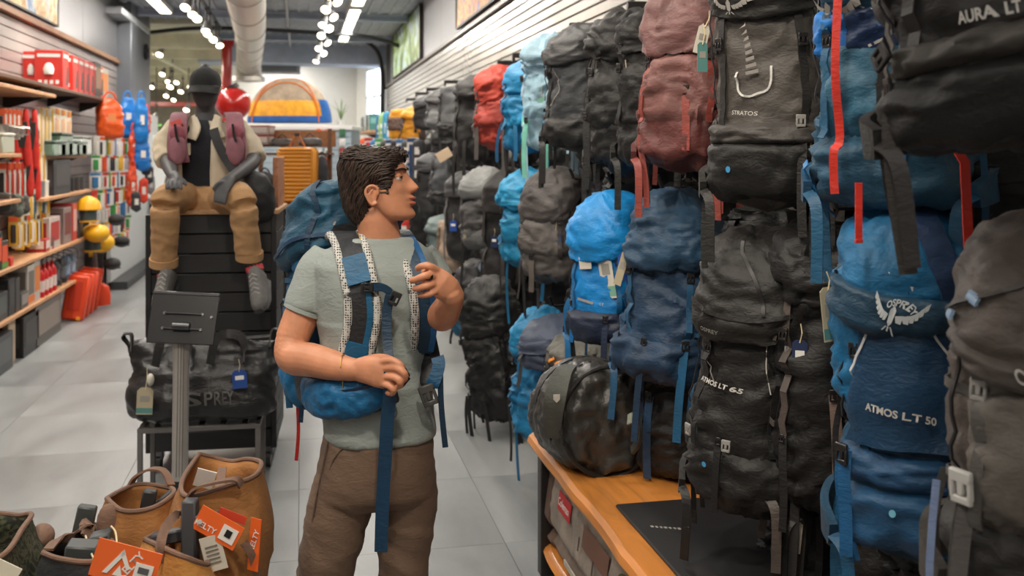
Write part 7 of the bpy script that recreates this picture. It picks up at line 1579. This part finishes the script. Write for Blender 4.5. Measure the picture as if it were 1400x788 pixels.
# wooden luggage display and ribbed suitcase
sd_ = 9.4
s0 = P(404, 279, sd_); ld = thing('luggage_display', 'dark wooden display stand carrying the ribbed suitcase', 'display stand', (s0.x - .05, s0.y + .2, 0), -PSI)
MB().box((0, 0, s0.z - .02), (.78, .5, .04), .005).build('top_board', mat((150, 104, 70), .6, 0, 'wood'), ld); MB().box((0, .0, s0.z / 2 - .03), (.70, .44, s0.z - .06), .004).build('cabinet', pla((30, 28, 28), .6), ld)
for k in range(3): MB().box((0, -.225, .2 + .34 * k), (.66, .012, .3), .004).build('drawer_front', pla((44, 40, 38), .6), ld)
MB().box((.03, .22, s0.z + .62), (.74, .03, .16), .004).build('back_board', mat((150, 98, 60), .6, 0, 'wood'), ld); 
for s_ in (-1, 1): MB().box((s_ * .34, .22, s0.z + .36), (.04, .04, .72), .004).build('upright', mat((110, 74, 50), .6, 0, 'wood'), ld)
MB().box((0, .18, s0.z + .47), (.74, .24, .024), .003).build('upper_shelf', mat((120, 82, 56), .6, 0, 'wood'), ld)
su = thing('suitcase', 'mustard brown ribbed hard suitcase standing on the wooden display', 'suitcase', s0, -PSI)
m_su = pla((206, 136, 44), .35)
sw, sh_ = .372, .535
MB().box((0, .1, sh_ / 2), (sw, .2, sh_), .035).build('shell', m_su, su)
for k in range(13): MB().box((-.012, -.004, .035 + .0375 * k), (sw - .06, .02, .022), .008).build('rib', m_su, su)
MB().box((sw / 2 - .02, -.006, sh_ / 2), (.02, .02, sh_ - .06), .006).build('edge_bead', m_su, su); MB().box((0, -.006, sh_ - .02), (sw - .06, .02, .02), .006).build('edge_bead', m_su, su)
for s_ in (-1, 1): MB().tube([(s_ * .075, .08, sh_), (s_ * .02, .06, sh_ + .11)], .011, 8).build('leather_strap', pla((176, 108, 60), .6), su)
MB().box((0, .06, sh_ + .12), (.05, .02, .03), .004).build('strap_ring', pla((40, 36, 34), .5), su)
def small(label, px, py, d, w, h, dp, col, name='folded_bag', cat='bag'):
    t = thing(name, label, cat, P(px, py, d), -PSI); S_ = Shell(w, dp, h, n=3.2, wr=.012, seed=int(px + py), rb=.25, rt=.25); S_.mesh(MB(), 26, 14).build('body', fab(col, .65), t); S_.strap(MB(), [(-.1, .9), (-.08, .5), (-.1, .1)], .02, .006).build('strap', fab(tuple(int(v * .7) for v in col), .6), t); MB().tube(smoothpath([(-.05, 0, h * .97), (0, 0, h + .04), (.05, 0, h * .97)], 4), .007, 6).build('handle', fab(tuple(int(v * .6) for v in col), .6), t); return t
small('grey folded travel bag above the suitcase', 424, 201, 9.6, .22, .09, .18, (84, 82, 84)); small('dark folded travel bag above the suitcase beside the grey one', 386, 201, 9.6, .2, .08, .18, (62, 54, 52))
small('black shoulder bag standing between block and suitcase', 362, 279, 9.35, .2, .30, .14, (38, 37, 38)); small('dark hanging bag beside the suitcase edge', 440, 262, 9.6, .12, .34, .1, (48, 50, 56))
for i, (py, col) in enumerate([(196, (132, 118, 112)), (184, (150, 132, 126))]):
    t = bx_item('shoe_box', ['grey shoe box under the other beside the suitcase', 'top grey shoe box with red edge beside the suitcase'][i], 'box', P(358, 198, 9.7) + Vector((0, 0, .095 * i)), (.2, .26, .09), col, 'shoe boxes', (176, 164, 156), -PSI); MB().box((0, 0, .085), (.206, .266, .012), .002).build('lid_edge', pla((150, 44, 40), .5), t)
# far right shelf with books
p0_ = atX(525, 178, 1.35); p1_ = atX(486, 182, 1.0)
bs_ = thing('book_shelf', 'small wooden shelf of guidebooks at the far end of the bag wall', 'shelf', (1.42, 19.3, P(500, 180, 18.9).z))
MB().box((0, 0, -.02), (.56, 3.2, .04), .004).build('board', m_shelf, bs_)
for y_ in (-1.3, 1.3): MB().prism([(.26, -.04), (-.1, -.04), (.26, -.2)], .02, Matrix.Translation((0, y_, 0))).build('bracket', m_dk, bs_)
for k in range(16):
    col = [(70, 130, 130), (206, 200, 190), (70, 62, 66), (64, 58, 62), (84, 76, 80), (196, 190, 186), (90, 150, 170), (224, 220, 210)][k % 8]
    t = thing('guide_book', '%s upright guidebook from the near end of the far shelf' % ORD[k], 'book', (1.3, 18.0 + .17 * k, bs_.location.z), 0, 'guidebooks'); MB().box((0, 0, .15), (.2, .045, .3), .003).build('cover', pla(col, .5), t); MB().box((0, -.024, .18), (.14, .004, .1)).build('title_panel', pla(tuple(min(255, v + 50) for v in col), .5), t, False)
# small coloured goods at the far end under the books
rg = random.Random(12); nmz = ['first', 'second', 'third']
for r_ in range(3):
    for k in range(14):
        f_ = k / 13; px = 474 + (572 - 474) * f_; py = 190 + 16 * r_ + rg.uniform(-2, 2); col = pal[(k * 5 + r_ * 3) % 7] if px < 520 else [(40, 70, 110), (50, 50, 54), (60, 110, 160), (70, 66, 66)][k % 4]
        hang_item('pouch' if k % 2 else 'tool_card', px, py, .26, .14, col, '%s small packaged item in the %s row under the far guidebooks' % (ORD[k], nmz[r_]), 'small goods under the guidebooks', X=.85 + .03 * k, acc=(226, 222, 216), yaw=-90)
for i, (px, py, col) in enumerate([(530, 152, (60, 150, 190)), (524, 154, (150, 190, 120)), (534, 156, (70, 160, 200)), (520, 156, (46, 110, 160)), (541, 158, (36, 40, 48))]):
    hang_item('pouch', px, py, .5, .16, col, '%s bright strap bundle hanging beside the yellow packs' % ORD[i], 'strap bundles', X=1.25, yaw=-90)
hang_item('pouch', 557, 212, .34, .12, (206, 50, 44), 'red pouch hanging just above the man forehead', None, X=1.2, yaw=-80); hang_item('pouch', 577, 212, .34, .12, (232, 150, 40), 'orange pouch hanging under the yellow packs', None, X=1.3, yaw=-80); hang_item('pouch', 553, 296, .3, .16, (214, 60, 46), 'red pouch hanging below the man chin', None, X=1.15, yaw=-80)
# price card on the rack
p = atX(607, 212, 1.12); t = thing('price_card', 'blank cream price card sticking out above the grey packs', 'card', p); MB().box((0, 0, 0), (.12, .01, .08), .001, Matrix.Rotation(R(-30), 4, 'Y')).build('card', pla((222, 196, 166), .6), t); MB().tube([(.04, .01, 0), (.3, .03, .02)], .004, 6).build('holder', m_dk, t)
# wall unit and window air conditioner at the far wall
t = thing('ceiling_heater', 'grey box heater hung below the ceiling near the far wall', 'heater', P(380, 90, 21.5)); MB().box((0, 0, 0), (.95, .5, .34), .01).build('case', mat((150, 152, 156), .5, .4, 'grime'), t); MB().box((0, -.255, 0), (.8, .012, .26), .004).build('grille', pla((110, 112, 116), .5), t)
for s_ in (-1, 1): MB().tube([(s_ * .4, 0, .17), (s_ * .4, 0, 3.95 - P(380, 90, 21.5).z)], .012, 6).build('hanger', m_dk, t)
